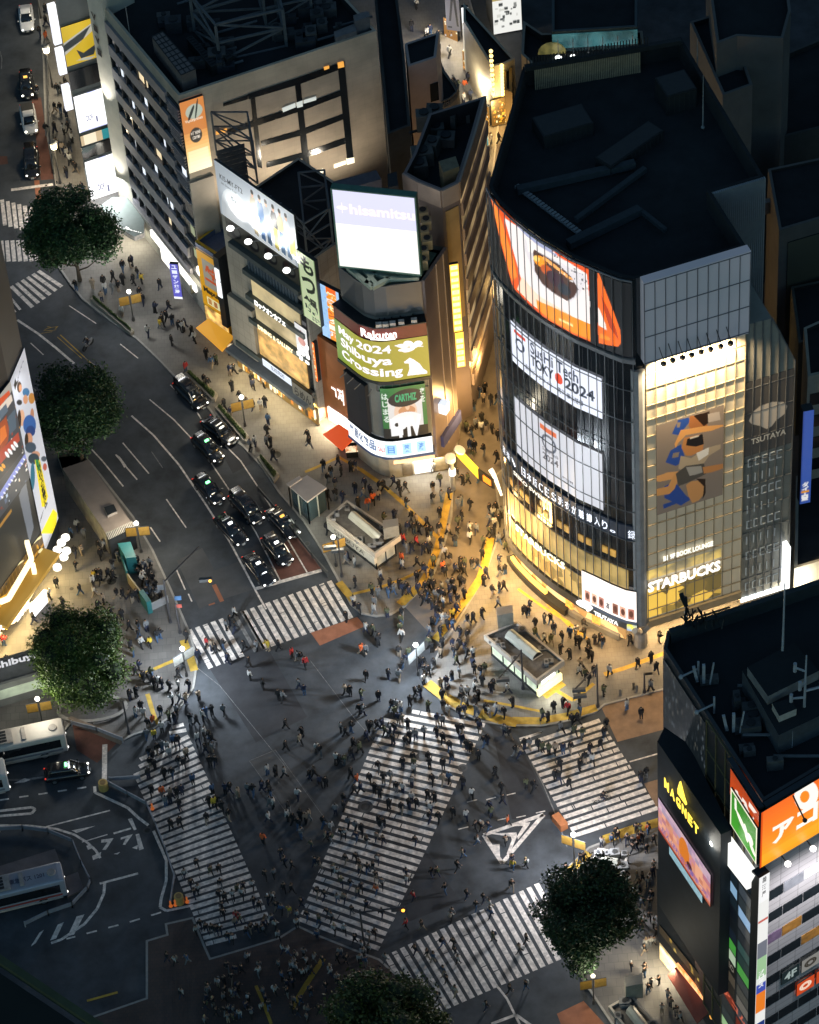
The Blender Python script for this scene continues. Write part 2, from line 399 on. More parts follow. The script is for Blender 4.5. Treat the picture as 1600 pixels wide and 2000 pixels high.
# bus lettering on the road
def road_text(t,a,b_,c,m,h=0.0):
    vs,fs,_=glyphs(t); A,B,D=[Vector(G2(*p)) for p in (a,b_,c)]; mb=MB()
    mb.mesh([(*(A+(B-A)*v[0]+(D-A)*v[1]),.010+h) for v in vs],fs); o=mb.build('road_marking_lettering',m); o['kind']='structure'
road_text('バス',(78,652),(92,638),(105,650),M_yell)
# splitter triangle with chevrons
def ring(px,w): line(px+[px[0]],w)
ring([(945,1631),(1062,1591),(981,1686)],.4)
for q in ([(953,1628),(1009,1626),(1010,1634),(998,1662),(992,1671),(990,1667),(1000,1640),(998,1634)],[(1000,1614),(1015,1607),(1036,1606),(1033,1612),(1012,1640),(1010,1634),(1022,1613)],[(962,1650),(976,1649),(977,1676),(972,1668)]):
    sheet('road_marking_chevron',q,M_white,.011)
for a,c in (((950,1562),(969,1557)),((990,1553),(1007,1549)),((912,1567),(932,1562)),((972,1602),(990,1598)),((1009,1597),(1027,1593)),((1047,1588),(1065,1584)),((895,1620),(915,1615))): line([a,c],.12)
line([(1039,1490),(1060,1530),(1085,1590),(1108,1655)],.12,M_worn); line([(1230,1488),(1300,1468)],.16)
line([(970,1925),(990,1950),(1020,2010)],.22); line([(960,2000),(1008,1982),(1040,2005)],.3)
line([(487,1486),(538,1465),(632,1595)],.05,M_worn); line([(487,1486),(560,1588)],.04,M_worn)
line([(606,1290),(690,1400),(760,1480)],.05,M_worn); line([(380,1300),(430,1340),(560,1500)],.05,M_worn)
# bus terminal markings
line([(205,1454),(204,1530)],.5); line([(0,1563),(185,1535)],.18,dash=(.9,1.0))
line([(0,1584),(62,1577),(69,1581),(62,1589),(0,1594)],.3); line([(90,1615),(215,1583)],.16)
line([(0,1612),(60,1613),(110,1619),(145,1630),(170,1645),(188,1662),(196,1676)],.25)
line([(205,1722),(203,1745),(190,1775),(165,1805),(120,1835),(100,1842)],.28)
line([(195,1726),(270,1706)],.25); line([(222,1628),(256,1618)],.22); line([(160,1645),(210,1630)],.12)
line([(185,1536),(186,1548),(250,1578),(270,1597),(290,1612)],.3); line([(300,1623),(312,1650),(325,1680),(325,1720),(315,1755),(313,1772),(325,1779),(378,1768)],.28)
line([(315,1782),(250,1802),(190,1818),(130,1834)],.18,dash=(1.0,1.1))
for q in ([(150,1790),(165,1786),(145,1825),(132,1829)],[(113,1806),(125,1801),(110,1833),(98,1837)],[(77,1822),(86,1816),(70,1842),(60,1849)],[(198,1640),(222,1637),(207,1660),(200,1660),(210,1645),(198,1646)],[(236,1636),(260,1629),(245,1650),(240,1650),(246,1637),(236,1640)],[(140,1622),(187,1613),(150,1627)],[(169,1652),(178,1650),(185,1655),(172,1660)],[(180,1672),(198,1664),(196,1674),(182,1680)],[(250,1600),(258,1598),(267,1620),(262,1622)],[(265,1630),(272,1628),(281,1658),(272,1661)],[(222,1668),(235,1664),(230,1669)],[(258,1656),(270,1650),(268,1659)]):
    sheet('road_marking_chevron',q,M_white,.011)
line([(0,1524),(45,1523),(88,1518)],.25,m=M_worn); sheet('road_marking_arrow',[(27,1530),(48,1520),(60,1523),(48,1528)],M_white,.011)
sheet('bus_shelter_paving',[(0,1470),(135,1440),(150,1467),(60,1485),(0,1498)],M_asph2,.003)
# tactile strips
def tact(px,w,h=KH): line(px,w,M_yell,.005,h,'tactile_paving')
tact([(878,962),(866,1020),(855,1070),(838,1115),(820,1145),(800,1165),(785,1180)],.75)
tact([(1150,958),(1060,960),(1000,958)],.01)
for q,wd in (([(958,1050),(948,1100),(938,1130),(915,1165),(895,1190),(870,1225),(850,1250)],.85),([(662,1137),(690,1172)],.8),([(690,1160),(740,1148),(790,1130),(835,1108)],.35),([(780,1180),(800,1160),(830,1135)],.8),
  ([(834,1334),(870,1362),(905,1382),(930,1390)],1.1),([(938,1393),(975,1405),(1010,1412)],1.1),([(1000,1407),(1055,1408),(1110,1398),(1165,1382)],.9),([(945,1368),(1000,1378),(1060,1390)],.3),([(1062,1360),(1100,1333)],.9),([(1082,1346),(1120,1368),(1142,1350),(1160,1335)],.4),
  ([(1180,1317),(1220,1305),(1300,1275)],.5),([(1012,1150),(1060,1185),(1110,1215),(1150,1250)],.3),([(1070,1180),(1130,1240)],.3),
  ([(703,916),(745,945),(790,985),(820,1015),(855,1050)],.45),([(596,922),(625,910),(662,893),(702,916)],.35),([(355,1245),(385,1300)],.0),
  ([(272,1320),(305,1305),(352,1285)],.4),([(288,1355),(300,1395),(308,1415)],.45),([(358,1250),(372,1285),(380,1310)],.8),([(1180,1640),(1230,1622),(1300,1602)],1.0),([(1115,1700),(1150,1665)],.8),
  ([(632,1872),(600,1920),(570,1970)],.5),([(500,1925),(515,1960),(530,2000)],.3),([(170,1955),(230,1938)],.25)):
    if wd>.02: tact(q,wd)
# manholes and covers
def disc(name,px,r,m,z,h=KH):
    g=G(*px,h); b=MB(); n=16; b.face([(g.x+r*math.cos(t),g.y+r*math.sin(t),g.z+z) for t in [2*math.pi*k/n for k in range(n)]]); o=b.build(name,m); o['kind']='structure'
M_iron=mat('cast_iron',(.05,.05,.05),.5,.3,3,metal=.6)
for px,r in (((714,1576),.75),((824,1478),.6),((904,1500),.5),((600,1062),.35),((288,1622),.45)):
    disc('road_manhole',px,r,M_asph2,.012,0); disc('road_manhole',px,r*.6,M_iron,.015,0)
for px,r in (((140,1150),.22),((218,1135),.5),((540,888),.5),((470,724),.25),((683,1150),.2)): disc('pavement_cover',px,r,M_iron,.008)
sheet('pavement_cover',[(566,775),(580,790),(618,783),(598,806)],mat('pavement_tile_dark',(.1,.09,.08),.8),.006,KH)
# ================================================================ curved facades, painted panels
import numpy as np
class CurveFace:
    def __init__(s,pts):
        s.segs=[Face(a,b) for a,b in zip(pts,pts[1:])]; s.S=[0]
        for f in s.segs: s.S.append(s.S[-1]+f.L)
        s.L=s.S[-1]; s.n=None
    def uz(s,px,py,off=0.0):
        best=None
        for i,f in enumerate(s.segs):
            u,z=f.uz(px,py,off); e=max(0,-u,u-f.L)
            if i==0 and u<0: e*=.5
            if i==len(s.segs)-1 and u>f.L: e*=.5
            if best is None or e<best[0]: best=(e,s.S[i]+u,z)
        return best[1],best[2]
    def p(s,u,z,off=0.0):
        i=0
        while i<len(s.segs)-1 and u>s.S[i+1]: i+=1
        f=s.segs[i]; base=f.p(u-s.S[i],z,0)
        # blend normals near joints
        t=(u-s.S[i])/max(f.L,1e-6); n=f.n
        if t<.5 and i>0: n=f.n.lerp(s.segs[i-1].n,(.5-t))
        if t>.5 and i<len(s.segs)-1: n=f.n.lerp(s.segs[i+1].n,(t-.5))
        return base+n.normalized()*off
    def nrm(s,u):
        return (s.p(u,0,1)-s.p(u,0,0))
    def poly(s,mb,pts,o0,o1,mi=0,side=None):
        if len(pts)!=4: return
        us=[p[0] for p in pts]; zs=[p[1] for p in pts]; u0,u1=min(us),max(us)
        n=max(1,int((u1-u0)/1.2+.5))
        for k in range(n):
            a=u0+(u1-u0)*k/n; b=u0+(u1-u0)*(k+1)/n
            # allow sloping top/bottom: interpolate along u
            P4=sorted(pts); lo0,hi0=sorted((P4[0][1],P4[1][1])); lo1,hi1=sorted((P4[2][1],P4[3][1]))
            ta=(a-u0)/(u1-u0); tb=(b-u0)/(u1-u0); L=lambda x,y,t:x+(y-x)*t
            q=[(a,L(lo0,lo1,ta)),(b,L(lo0,lo1,tb)),(b,L(hi0,hi1,tb)),(a,L(hi0,hi1,ta))]
            F=[s.p(u,z,o1) for u,z in q]; B=[s.p(u,z,o0) for u,z in q]
            mb.face(F,mi,list(q)); mb.face([F[0],B[0],B[1],F[1]],mi,[(0,0)]*4); mb.face([F[2],B[2],B[3],F[3]],mi,[(0,0)]*4)
            if k==0: mb.face([F[3],B[3],B[0],F[0]],mi,[(0,0)]*4)
            if k==n-1: mb.face([F[1],B[1],B[2],F[2]],mi,[(0,0)]*4)
    def slab(s,mb,u0,u1,z0,z1,o0,o1,mi=0): s.poly(mb,[(u0,z0),(u1,z0),(u1,z1),(u0,z1)],o0,o1,mi)
    def text(s,mb,t,u0,u1,z0,z1,off,mi=0,ext=0.0,res=2,bold=0.0,**k):
        vs,fs,ar=glyphs(t,ext,res,bold); i=len(mb.v)
        mb.v+=[tuple(s.p(u0+(u1-u0)*x,z0+(z1-z0)*y,off+z*.5*abs(z1-z0))) for x,y,z in vs]
        for f in fs: mb.f.append(tuple(j+i for j in f)); mb.m.append(mi); mb.uv.append([(0,0)]*len(f))
    def ptext(s,mb,t,a,b,c,off,mi=0,**k):
        ua,za=s.uz(*a,off); ub,zb=s.uz(*b,off); uc,zc=s.uz(*c,off)
        s.text(mb,t,ua,ub,za,zc,off,mi,**k)
def hexc(c):
    if not isinstance(c,str): return tuple(c)
    r=[int(c[i:i+2],16)/255 for i in (0,2,4)]
    return tuple(x/12.92 if x<=.04045 else ((x+.055)/1.055)**2.4 for x in r)
class Cv:
    """a printed or LED surface: a fine grid of coloured cells lying on a facade"""
    def __init__(s,face,u0,u1,z0,z1,nx,ny,bg='000000',off=.1):
        s.f=face; s.u0,s.u1,s.z0,s.z1,s.nx,s.ny,s.off=u0,u1,z0,z1,nx,ny,off
        U=u0+(u1-u0)*(np.arange(nx*2)+.5)/(nx*2); Z=z0+(z1-z0)*(np.arange(ny*2)+.5)/(ny*2)
        s.U,s.Z=np.meshgrid(U,Z); s.c=np.zeros((ny*2,nx*2,3)); s.c[:]=hexc(bg)
    @classmethod
    def px(cls,face,a,b,nx,ny,bg='000000',off=.1):
        """rectangle from two opposite photo corners"""
        (u0,z0),(u1,z1)=face.uz(*a,off),face.uz(*b,off)
        return cls(face,min(u0,u1),max(u0,u1),min(z0,z1),max(z0,z1),nx,ny,bg,off)
    def mask(s,pts):
        m=np.zeros(s.U.shape,bool); n=len(pts)
        for i in range(n):
            (x0,y0),(x1,y1)=pts[i],pts[(i+1)%n]
            if y0==y1: continue
            c=((y0>s.Z)!=(y1>s.Z))&(s.U<(x1-x0)*(s.Z-y0)/(y1-y0)+x0); m^=c
        return m
    def poly(s,pts,col,a=1.0):
        m=s.mask([s.f.uz(x,y,s.off) for x,y in pts]); s.c[m]=s.c[m]*(1-a)+np.array(hexc(col))*a; return s
    def rpoly(s,pts,col,a=1.0):
        """points in fractions of the rectangle"""
        m=s.mask([(s.u0+(s.u1-s.u0)*x,s.z0+(s.z1-s.z0)*y) for x,y in pts]); s.c[m]=s.c[m]*(1-a)+np.array(hexc(col))*a; return s
    def rrect(s,x0,y0,x1,y1,col,a=1.0): return s.rpoly([(x0,y0),(x1,y0),(x1,y1),(x0,y1)],col,a)
    def rell(s,cx,cy,rx,ry,col,rot=0,a=1.0):
        c,q=math.cos(rot),math.sin(rot)
        return s.rpoly([(cx+rx*math.cos(t)*c-ry*math.sin(t)*q,cy+rx*math.cos(t)*q+ry*math.sin(t)*c) for t in [k*math.pi/12 for k in range(24)]],col,a)
    def ell(s,cx,cy,rx,ry,col,rot=0,a=1.0):
        c,q=math.cos(rot),math.sin(rot)
        return s.poly([(cx+rx*math.cos(t)*c-ry*math.sin(t)*q,cy+rx*math.cos(t)*q+ry*math.sin(t)*c) for t in [k*math.pi/12 for k in range(24)]],col,a)
    def txt(s,t,x0,y0,x1,y1,col,bold=0.02,rot=0,shear=0.0):
        """lettering into a rectangle given in fractions"""
        vs,fs,_=glyphs(t,0.0,3,bold)
        W=s.u1-s.u0; H=s.z1-s.z0; cc=np.array(hexc(col))
        P=[]
        for x,y,z in vs:
            if rot==90: x,y=1-y,x
            if rot==-90: x,y=y,1-x
            P.append((s.u0+W*(x0+(x1-x0)*(x)),s.z0+H*(y0+(y1-y0)*y+shear*x)))
        dx=W/(s.nx*2); dy=H/(s.ny*2)
        for f in fs:
            q=[P[k] for k in f]
            i0=max(0,int((min(p[0] for p in q)-s.u0)/dx)-1); i1=min(s.nx*2,int((max(p[0] for p in q)-s.u0)/dx)+2)
            j0=max(0,int((min(p[1] for p in q)-s.z0)/dy)-1); j1=min(s.ny*2,int((max(p[1] for p in q)-s.z0)/dy)+2)
            if i1<=i0 or j1<=j0: continue
            U=s.U[j0:j1,i0:i1]; Z=s.Z[j0:j1,i0:i1]; m=np.zeros(U.shape,bool); n=len(q)
            for i in range(n):
                (a0,b0),(a1,b1)=q[i],q[(i+1)%n]
                if b0==b1: continue
                m^=((b0>Z)!=(b1>Z))&(U<(a1-a0)*(Z-b0)/(b1-b0)+a0)
            s.c[j0:j1,i0:i1][m]=cc
        return s
    def noise(s,amt,seed=0,cell=4):
        r=np.random.RandomState(seed); h,w_=s.c.shape[:2]
        n=r.rand(h//cell+1,w_//cell+1); n=np.kron(n,np.ones((cell,cell)))[:h,:w_]
        s.c*=(1-amt/2+amt*n)[:,:,None]; return s
    def grad(s,lo,hi,axis=1):
        t=np.linspace(lo,hi,s.c.shape[0 if axis==1 else 1]); s.c*= t[:,None,None] if axis==1 else t[None,:,None]; return s
    def build(s,name,st=1.0,parent=None,thick=.12,lit=False,frame=None,clip=None):
        c=s.c.reshape(s.ny,2,s.nx,2,3).mean(axis=(1,3)); nx,ny=s.nx,s.ny
        off=WLOC.get(parent.name,Vector((0,0,0))) if parent is not None else Vector((0,0,0))
        vs=[];
        for j in range(ny+1):
            for i in range(nx+1):
                vs.append(tuple(s.f.p(s.u0+(s.u1-s.u0)*i/nx,s.z0+(s.z1-s.z0)*j/ny,s.off)-off))
        fs=[(j*(nx+1)+i,j*(nx+1)+i+1,(j+1)*(nx+1)+i+1,(j+1)*(nx+1)+i) for j in range(ny) for i in range(nx)]
        nn=s.f.n if s.f.n is not None else s.f.nrm((s.u0+s.u1)/2)
        fl=(Vector(vs[1])-Vector(vs[0])).cross(Vector(vs[nx+1])-Vector(vs[0])).dot(nn)<0
        if fl: fs=[tuple(reversed(f)) for f in fs]
        cols=c.reshape(-1,3); colr=np.repeat(cols,4,axis=0)
        # rim so that the panel has a thickness
        rim=[(0,i) for i in range(nx+1)]+[(j,nx) for j in range(1,ny+1)]+[(ny,i) for i in range(nx-1,-1,-1)]+[(j,0) for j in range(ny-1,0,-1)]
        base=len(vs); 
        for j,i in rim: vs.append(tuple(s.f.p(s.u0+(s.u1-s.u0)*i/nx,s.z0+(s.z1-s.z0)*j/ny,s.off-thick)-off))
        n=len(rim); nf=len(fs)
        for k in range(n):
            a=rim[k][0]*(nx+1)+rim[k][1]; b=rim[(k+1)%n][0]*(nx+1)+rim[(k+1)%n][1]
            f=(a,base+k,base+(k+1)%n,b); fs.append(f if not fl else tuple(reversed(f)))
        me=bpy.data.meshes.new(name); me.from_pydata(vs,[],fs)
        at=me.color_attributes.new('col','FLOAT_COLOR','CORNER')
        rgba=np.ones((len(me.loops),4),np.float32); rgba[:,:3]=.01; rgba[:nf*4,:3]=colr; at.data.foreach_set('color',rgba.ravel())
        me.materials.append(pmat(st,lit)); me.materials.append(M_frame); mi=[0]*nf+[1]*n; me.polygons.foreach_set('material_index',mi); me.update()
        o=bpy.data.objects.new(name,me); C.objects.link(o); WLOC[o.name]=off
        if parent is not None: o.parent=parent; KIDS.setdefault(parent.name,[]).append(o)
        return o
PM={}
def pmat(st,lit):
    k=(st,lit)
    if k in PM: return PM[k]
    m=bpy.data.materials.new('screen_light' if not lit else 'printed_sheet'); m.use_nodes=True; n=m.node_tree; b=n.nodes['Principled BSDF']
    a=n.nodes.new('ShaderNodeAttribute'); a.attribute_name='col'
    b.inputs['Roughness'].default_value=.45
    if lit: n.links.new(a.outputs['Color'],b.inputs['Base Color'])
    else: b.inputs['Base Color'].default_value=(.02,.02,.02,1)
    if st>0:
        n.links.new(a.outputs['Color'],b.inputs['Emission Color']); b.inputs['Emission Strength'].default_value=st
    PM[k]=m; return m
M_frame=mat('frame_metal',(.05,.055,.06),.5,.1,2,metal=.5)
M_dark=mat('roof_dark',(.016,.019,.023),.9,.4,.35)
M_dark2=mat('dark_metal',(.03,.035,.04),.5,.2,1,metal=.4)
M_glass=mat('dark_glass',(.012,.018,.024),.12,.3,.15,spec=.9)
M_mull=mat('mullion_metal',(.22,.23,.24),.4,.15,3,metal=.5)
M_grey=mat('grey_metal',(.25,.26,.27),.5,.2,.8)
M_conc=mat('concrete',(.3,.29,.27),.85,.2,.6)
M_steel=mat('steel_truss',(.12,.13,.14),.6,.25,1)
E_white=em('white_lettering_light',(1,.98,.93),1.7)
E_warm=em('warm_lettering_light',(1,.72,.32),2.2)
E_amber=em('amber_light',(1,.55,.12),1.6)
E_shopw=em('shop_window_warm',(1,.62,.18),1.5,var=.9,scale=.9,col2=(.12,.06,.02))
E_shopc=em('shop_window_white',(1,.97,.9),2.0,var=.6,scale=.7,col2=(.45,.44,.45))
E_room=em('lit_room',(.9,.6,.2),.5,scale=1.1,col2=(.02,.015,.01),kind='voronoi')
def spot(name,p,tgt,power,col,size=.3,angle=100,blend=.6,parent=None):
    l=bpy.data.lights.new(name,'SPOT'); l.energy=power*LG; l.color=col; l.shadow_soft_size=size; l.spot_size=math.radians(angle); l.spot_blend=blend
    o=bpy.data.objects.new(name,l); C.objects.link(o); p=Vector(p); o.rotation_euler=(Vector(tgt)-p).to_track_quat('-Z','Y').to_euler()
    off=WLOC.get(parent.name,Vector((0,0,0))) if parent is not None else Vector((0,0,0)); o.location=p-off
    if parent is not None: o.parent=parent
    return o
def plight(name,p,power,col,size=.3,parent=None):
    l=bpy.data.lights.new(name,'POINT'); l.energy=power*LG; l.color=col; l.shadow_soft_size=size*2.2
    o=bpy.data.objects.new(name,l); C.objects.link(o); off=WLOC.get(parent.name,Vector((0,0,0))) if parent is not None else Vector((0,0,0)); o.location=Vector(p)-off
    if parent is not None: o.parent=parent
    return o
def alight(name,p,tgt,power,col,sx,sy,parent=None):
    l=bpy.data.lights.new(name,'AREA'); l.energy=power*LG; l.color=col; l.shape='RECTANGLE'; l.size=sx; l.size_y=sy
    o=bpy.data.objects.new(name,l); C.objects.link(o); p=Vector(p); o.rotation_euler=(Vector(tgt)-p).to_track_quat('-Z','Y').to_euler()
    off=WLOC.get(parent.name,Vector((0,0,0))) if parent is not None else Vector((0,0,0)); o.location=p-off
    if parent is not None: o.parent=parent
    return o
def mullions(face,name,parent,u0,u1,z0,z1,du,dz,w=.1,off=.12,m=None,v=True,h=True,zs=None,us=None,hw=None):
    b=MB(); hw=hw or w
    if v:
        n=max(1,round((u1-u0)/du)); 
        for k in (range(n+1) if us is None else range(0)): 
            u=u0+(u1-u0)*k/n; face.slab(b,u-w/2,u+w/2,z0,z1,off-.1,off)
        for u in (us or []): face.slab(b,u-w/2,u+w/2,z0,z1,off-.1,off)
    if h:
        n=max(1,round((z1-z0)/dz)); zz=[z0+(z1-z0)*k/n for k in range(n+1)] if zs is None else zs
        for z in zz: face.slab(b,u0,u1,z-hw/2,z+hw/2,off-.11,off-.01)
    return b.build(name,m or M_mull,parent)
# ================================================================ GLASS TOWER
HQ=51.3
front=[(955,362),(960,376),(975,396),(1004,424),(1030,445),(1057,465),(1086,482),(1117,501),(1151,515),(1185,530),(1215,541)]
fr=[G2(x,y,HQ) for x,y in front]; Bq=G2(1240,545,HQ); Cq=G2(1457,480,HQ); Dq=G2(1390,375,HQ); Eq=G2(1492,345,HQ); Fq=G2(1330,72,HQ); Gq=G2(1022,130,HQ)
QF=CurveFace(fr+[Bq]); QR=Face(Bq,Cq)
gt=thing('glass_tower','tall glass tower with curved screen front and a floodlit side wall at the crossing corner','building',(fr[-1][0],fr[-1][1]+12,0))
_,zUB=QR.uz(1243,700); ZB=3.6
b=MB(); foot=fr+[Bq,Cq,Dq,Eq,Fq,Gq]
b.prism(foot,ZB,HQ-2.2,0,top=1)
n=len(foot)
par=inset(foot,.35)
pp=foot if sum(foot[i][0]*foot[(i+1)%n][1]-foot[(i+1)%n][0]*foot[i][1] for i in range(n))>0 else foot[::-1]
for i in range(n):
    j=(i+1)%n; z0,z1=HQ-2.2,HQ
    b.face([(*pp[i],z0),(*pp[j],z0),(*pp[j],z1),(*pp[i],z1)],0); b.face([(*par[j],z0),(*par[i],z0),(*par[i],z1),(*par[j],z1)],1)
    b.face([(*pp[i],z1),(*pp[j],z1),(*par[j],z1),(*par[i],z1)],1)
b.build('wall',[M_glass,M_dark],gt)
# ground storey, set back under the right wall
gp=[QF.p(u,0,-.5)[:2] for u in [QF.L*k/10 for k in range(10)]]+[tuple(QR.p(.8,0,-3)[:2]),tuple(QR.p(QR.L*1.4,0,-5)[:2]),tuple(QR.p(QR.L*1.4,0,-25)[:2]),Gq]
b=MB(); b.prism(gp,KH,ZB,0); b.build('shop_storey',mat('shop_wall',(.35,.3,.22),.6,.2,1),gt)
# storefront of the curved side
b=MB(); QF.slab(b,1.5,QF.L-1.6,.4,ZB-.5,-.5,-.3,0); b.build('shop_window',em('store_glow',(1,.68,.3),1.0,scale=.9,col2=(.06,.04,.03),kind='voronoi'),gt)
for k in range(5): alight('shop_lamp',QF.p(2+k*3.6,2.9,1.4),QF.p(2+k*3.6,0,2.6),120,(1,.62,.26),3,.5,gt)
b=MB(); QF.slab(b,1.0,QF.L*.55,.15,1.0,-.3,.5,0); b.build('shop_plinth',M_dark2,gt)
b=MB(); QF.slab(b,QF.L*.55,QF.L-2.2,.15,.9,-.3,.05,0); b.build('display_ledge',M_grey,gt); b=MB(); QF.slab(b,1.6,QF.L*.4,1.1,1.5,.0,.35,0); b.build('orange_strip',E_amber,gt)
# lit soffit under the floodlit side
b=MB(); QR.slab(b,.4,QR.L*1.4,ZB-.12,ZB-.02,-2.9,-.1,0); b.build('soffit',em('soffit_light',(1,.68,.28),1.1),gt)
for k,u in enumerate((2.2,6.0,9.8,13.6)):
    alight('soffit_lamp',QR.p(u,ZB-.2,-.6),QR.p(u,0,1.6),400,(1,.64,.28),2.4,.8,gt)
# corner column with its branching head
b=MB(); c=QR.p(.3,0,-.35)
b.tube((c.x,c.y,KH),(c.x,c.y,2.2),.75,12,.68); 
for a in (0,2.1,4.2): b.tube((c.x,c.y,1.9),(c.x+1.5*math.cos(a),c.y+1.5*math.sin(a),ZB+.1),.42,8,.3)
b.build('corner_column',M_conc,gt)
b=MB(); b.tube((c.x,c.y,ZB-.1),(c.x,c.y,zUB-1.5),.75,12); b.build('corner_pillar',M_grey,gt)
# floor bands of the curved side
fl=[ZB+ (zUB-ZB)*k/9 for k in range(10)]
mullions(QF,'mullion',gt,.1,QF.L-.2,ZB+.1,zUB-.4,.95,4.1,.05,.3,zs=fl)
mullions(QF,'mullion',gt,.1,QF.L-.2,zUB-.1,HQ-.1,.95,9,.035,.34,zs=[zUB-.1,HQ-.15],hw=.16)
b=MB(); QF.slab(b,0,QF.L,zUB-.6,zUB+.1,.02,.26); b.build('floor_band',MT.get('mullion_metal'),gt); b=MB(); QF.slab(b,0,QF.L,ZB-.8,ZB+.3,.02,.32); b.build('floor_band',mat('band_metal',(.1,.11,.12),.45,.2,1,metal=.4),gt)
# --- big LED ring picture
cv=Cv(QF,.15,QF.L-.3,zUB+.25,HQ-.45,200,70,'05070a',.2)
P=lambda pts,c,a=1.0: cv.poly([(900+x/4,350+y/4) for x,y in pts],c,a)
P([(220,85),(330,215),(420,310),(520,395),(620,480),(745,570),(860,640),(1000,705),(1015,1270),(860,1200),(700,1110),(560,1000),(430,870),(400,820),(330,560),(260,250)],'e8551c')
P([(240,140),(300,260),(420,640),(440,760),(400,800),(330,540),(262,260)],'ff8a30')
P([(340,300),(430,360),(560,470),(700,570),(860,660),(985,740),(1008,960),(1010,1140),(900,1090),(760,1020),(600,930),(470,770),(400,520)],'efe6e2')
P([(415,310),(520,400),(640,490),(755,590),(745,600),(640,540),(520,450),(425,350)],'9aa0c0')
P([(480,760),(600,900),(760,1000),(1010,1130),(1012,1180),(860,1140),(700,1080),(560,980),(440,860)],'ffd9c0')
P([(590,940),(700,990),(850,1060),(1010,1130),(1015,1260),(860,1190),(700,1100),(600,1010)],'ff9326')
P([(770,1085),(880,1135),(878,1155),(765,1100)],'ffdc90')
P([(500,460),(560,540),(680,600),(800,660),(960,740),(980,800),(930,900),(860,960),(700,880),(600,790),(560,700),(500,560)],'dcd7da')
cv.poly([(1040,485),(1062,498),(1090,515),(1115,540),(1130,565),(1122,580),(1108,588),(1085,575),(1060,555),(1045,530)],'4a3028')
cv.ell(1055,510,14,9,'ff9a1c',.7); cv.ell(1068,528,14,8,'c2551a',.7); cv.ell(1085,545,22,11,'3a2430',.75); cv.ell(1102,565,15,9,'28303a',.75); cv.ell(1048,505,7,5,'ffd070',.7)
cv.poly([(1030,472),(1045,484),(1040,495),(1032,490)],'f8f2ea'); cv.poly([(1062,500),(1120,545),(1116,549),(1060,505)],'ffb060')
rq=random.Random(3)
for k in range(46):
    x=rq.uniform(1070,1148); y=500+(x-1070)*.75+rq.uniform(-16,16); cv.ell(x,y,rq.uniform(.8,2.2),rq.uniform(.8,1.6),rq.choice(['10141a','f5f0ee','2a2f38','f0e8e0']),0)
P([(1005,640),(1068,680),(1075,1300),(1018,1275)],'06080c')
P([(1068,715),(1090,760),(1150,920),(1200,1050),(1245,1180),(1250,1280),(1230,1308),(1080,1280),(1075,1200)],'f26a1c')
P([(1073,1000),(1090,1030),(1130,1130),(1140,1180),(1075,1140)],'f0e4dc')
P([(1095,900),(1150,1010),(1215,1180),(1235,1260),(1160,1150),(1120,1020)],'b23a10'); P([(1090,1205),(1170,1240),(1165,1262),(1085,1240)],'ff9030')
cv.build('screen',1.25,gt,thick=.1)
# --- white conference panels behind the glass
cv=Cv.px(QF,(996,622),(1176,820),150,66,'0a1016',.18); u0,z0=QF.uz(996,621,.18); u1,z1=QF.uz(1175,742,.18); ub,zb=QF.uz(1000,701,.18); _,zb2=QF.uz(1176,820,.18)
cv=Cv(QF,u0,u1,(zb+zb2)/2,(z0+z1)/2,160,70,'e8edfb',.18)
cv.rrect(.05,.78,.2,.86,'d8442c').rell(.125,.57,.06,.15,'20304c').rell(.125,.57,.04,.1,'e8edfb')
cv.txt('SusHi Tech',.26,.62,.78,.9,'1c2c48').txt('TOKY',.26,.33,.52,.58,'101c30',.03).rell(.575,.455,.042,.13,'e0431c').txt('2024',.64,.33,.93,.6,'101c30',.03).txt('東京ビッグサイト・青海 横浜開催',.18,.1,.82,.24,'22304a',.01)
cv.build('screen',1.15,gt,thick=.05)
u0,z0=QF.uz(1004,770,.18); u1,z1=QF.uz(1176,890,.18); _,zb=QF.uz(1006,880,.18); _,zb2=QF.uz(1179,996,.18)
cv=Cv(QF,u0,u1,(zb+zb2)/2,(z0+z1)/2,150,76,'dfe1ea',.18)
cv.rrect(.34,.84,.53,.93,'f07038').rell(.44,.66,.085,.15,'5a6070').rell(.44,.66,.065,.11,'dfe1ea').txt('2024',.36,.33,.54,.45,'3a4050').txt('SusHi Tech',.36,.48,.54,.54,'5a6070').txt('東京都港湾局',.58,.2,.7,.24,'5a6070')
cv.build('screen',.92,gt,thick=.05)
# --- running text band
ua,za=QF.uz(990,880,.2); ub,zb=QF.uz(1232,1050,.2); zm=(za+zb)/2
b=MB(); tx='日本版ＣＥＳ洗衣が聴講入り。'; QF.slab(b,.3,QF.L-.5,zm-1.1,zm+1.1,.05,.2,0); b.build('text_band',em('led_black',(.02,.03,.05),.4),gt)
b=MB(); n=len(tx); us=QF.uz(1018,905,.2)[0]; ue=QF.uz(1206,1035,.2)[0]
for k,ch in enumerate(tx):
    u=us+(ue-us)*k/n; QF.text(b,ch,u+.08,u+(ue-us)/n*.8,zm-.55 if ch not in '。' else zm-.5,zm+.65 if ch not in '。' else zm-.15,.25,0,bold=.015)
for k,ch in enumerate('演奏、'): QF.text(b,ch,.7+k*1.0,1.5+k*1.0,zm-.55,zm+.6,.25,0)
QF.text(b,'録',ue+1.1,ue+1.8,zm-.55,zm+.65,.25,0)
b.build('text_band_lettering',em('led_white',(.85,.9,1),1.5),gt)
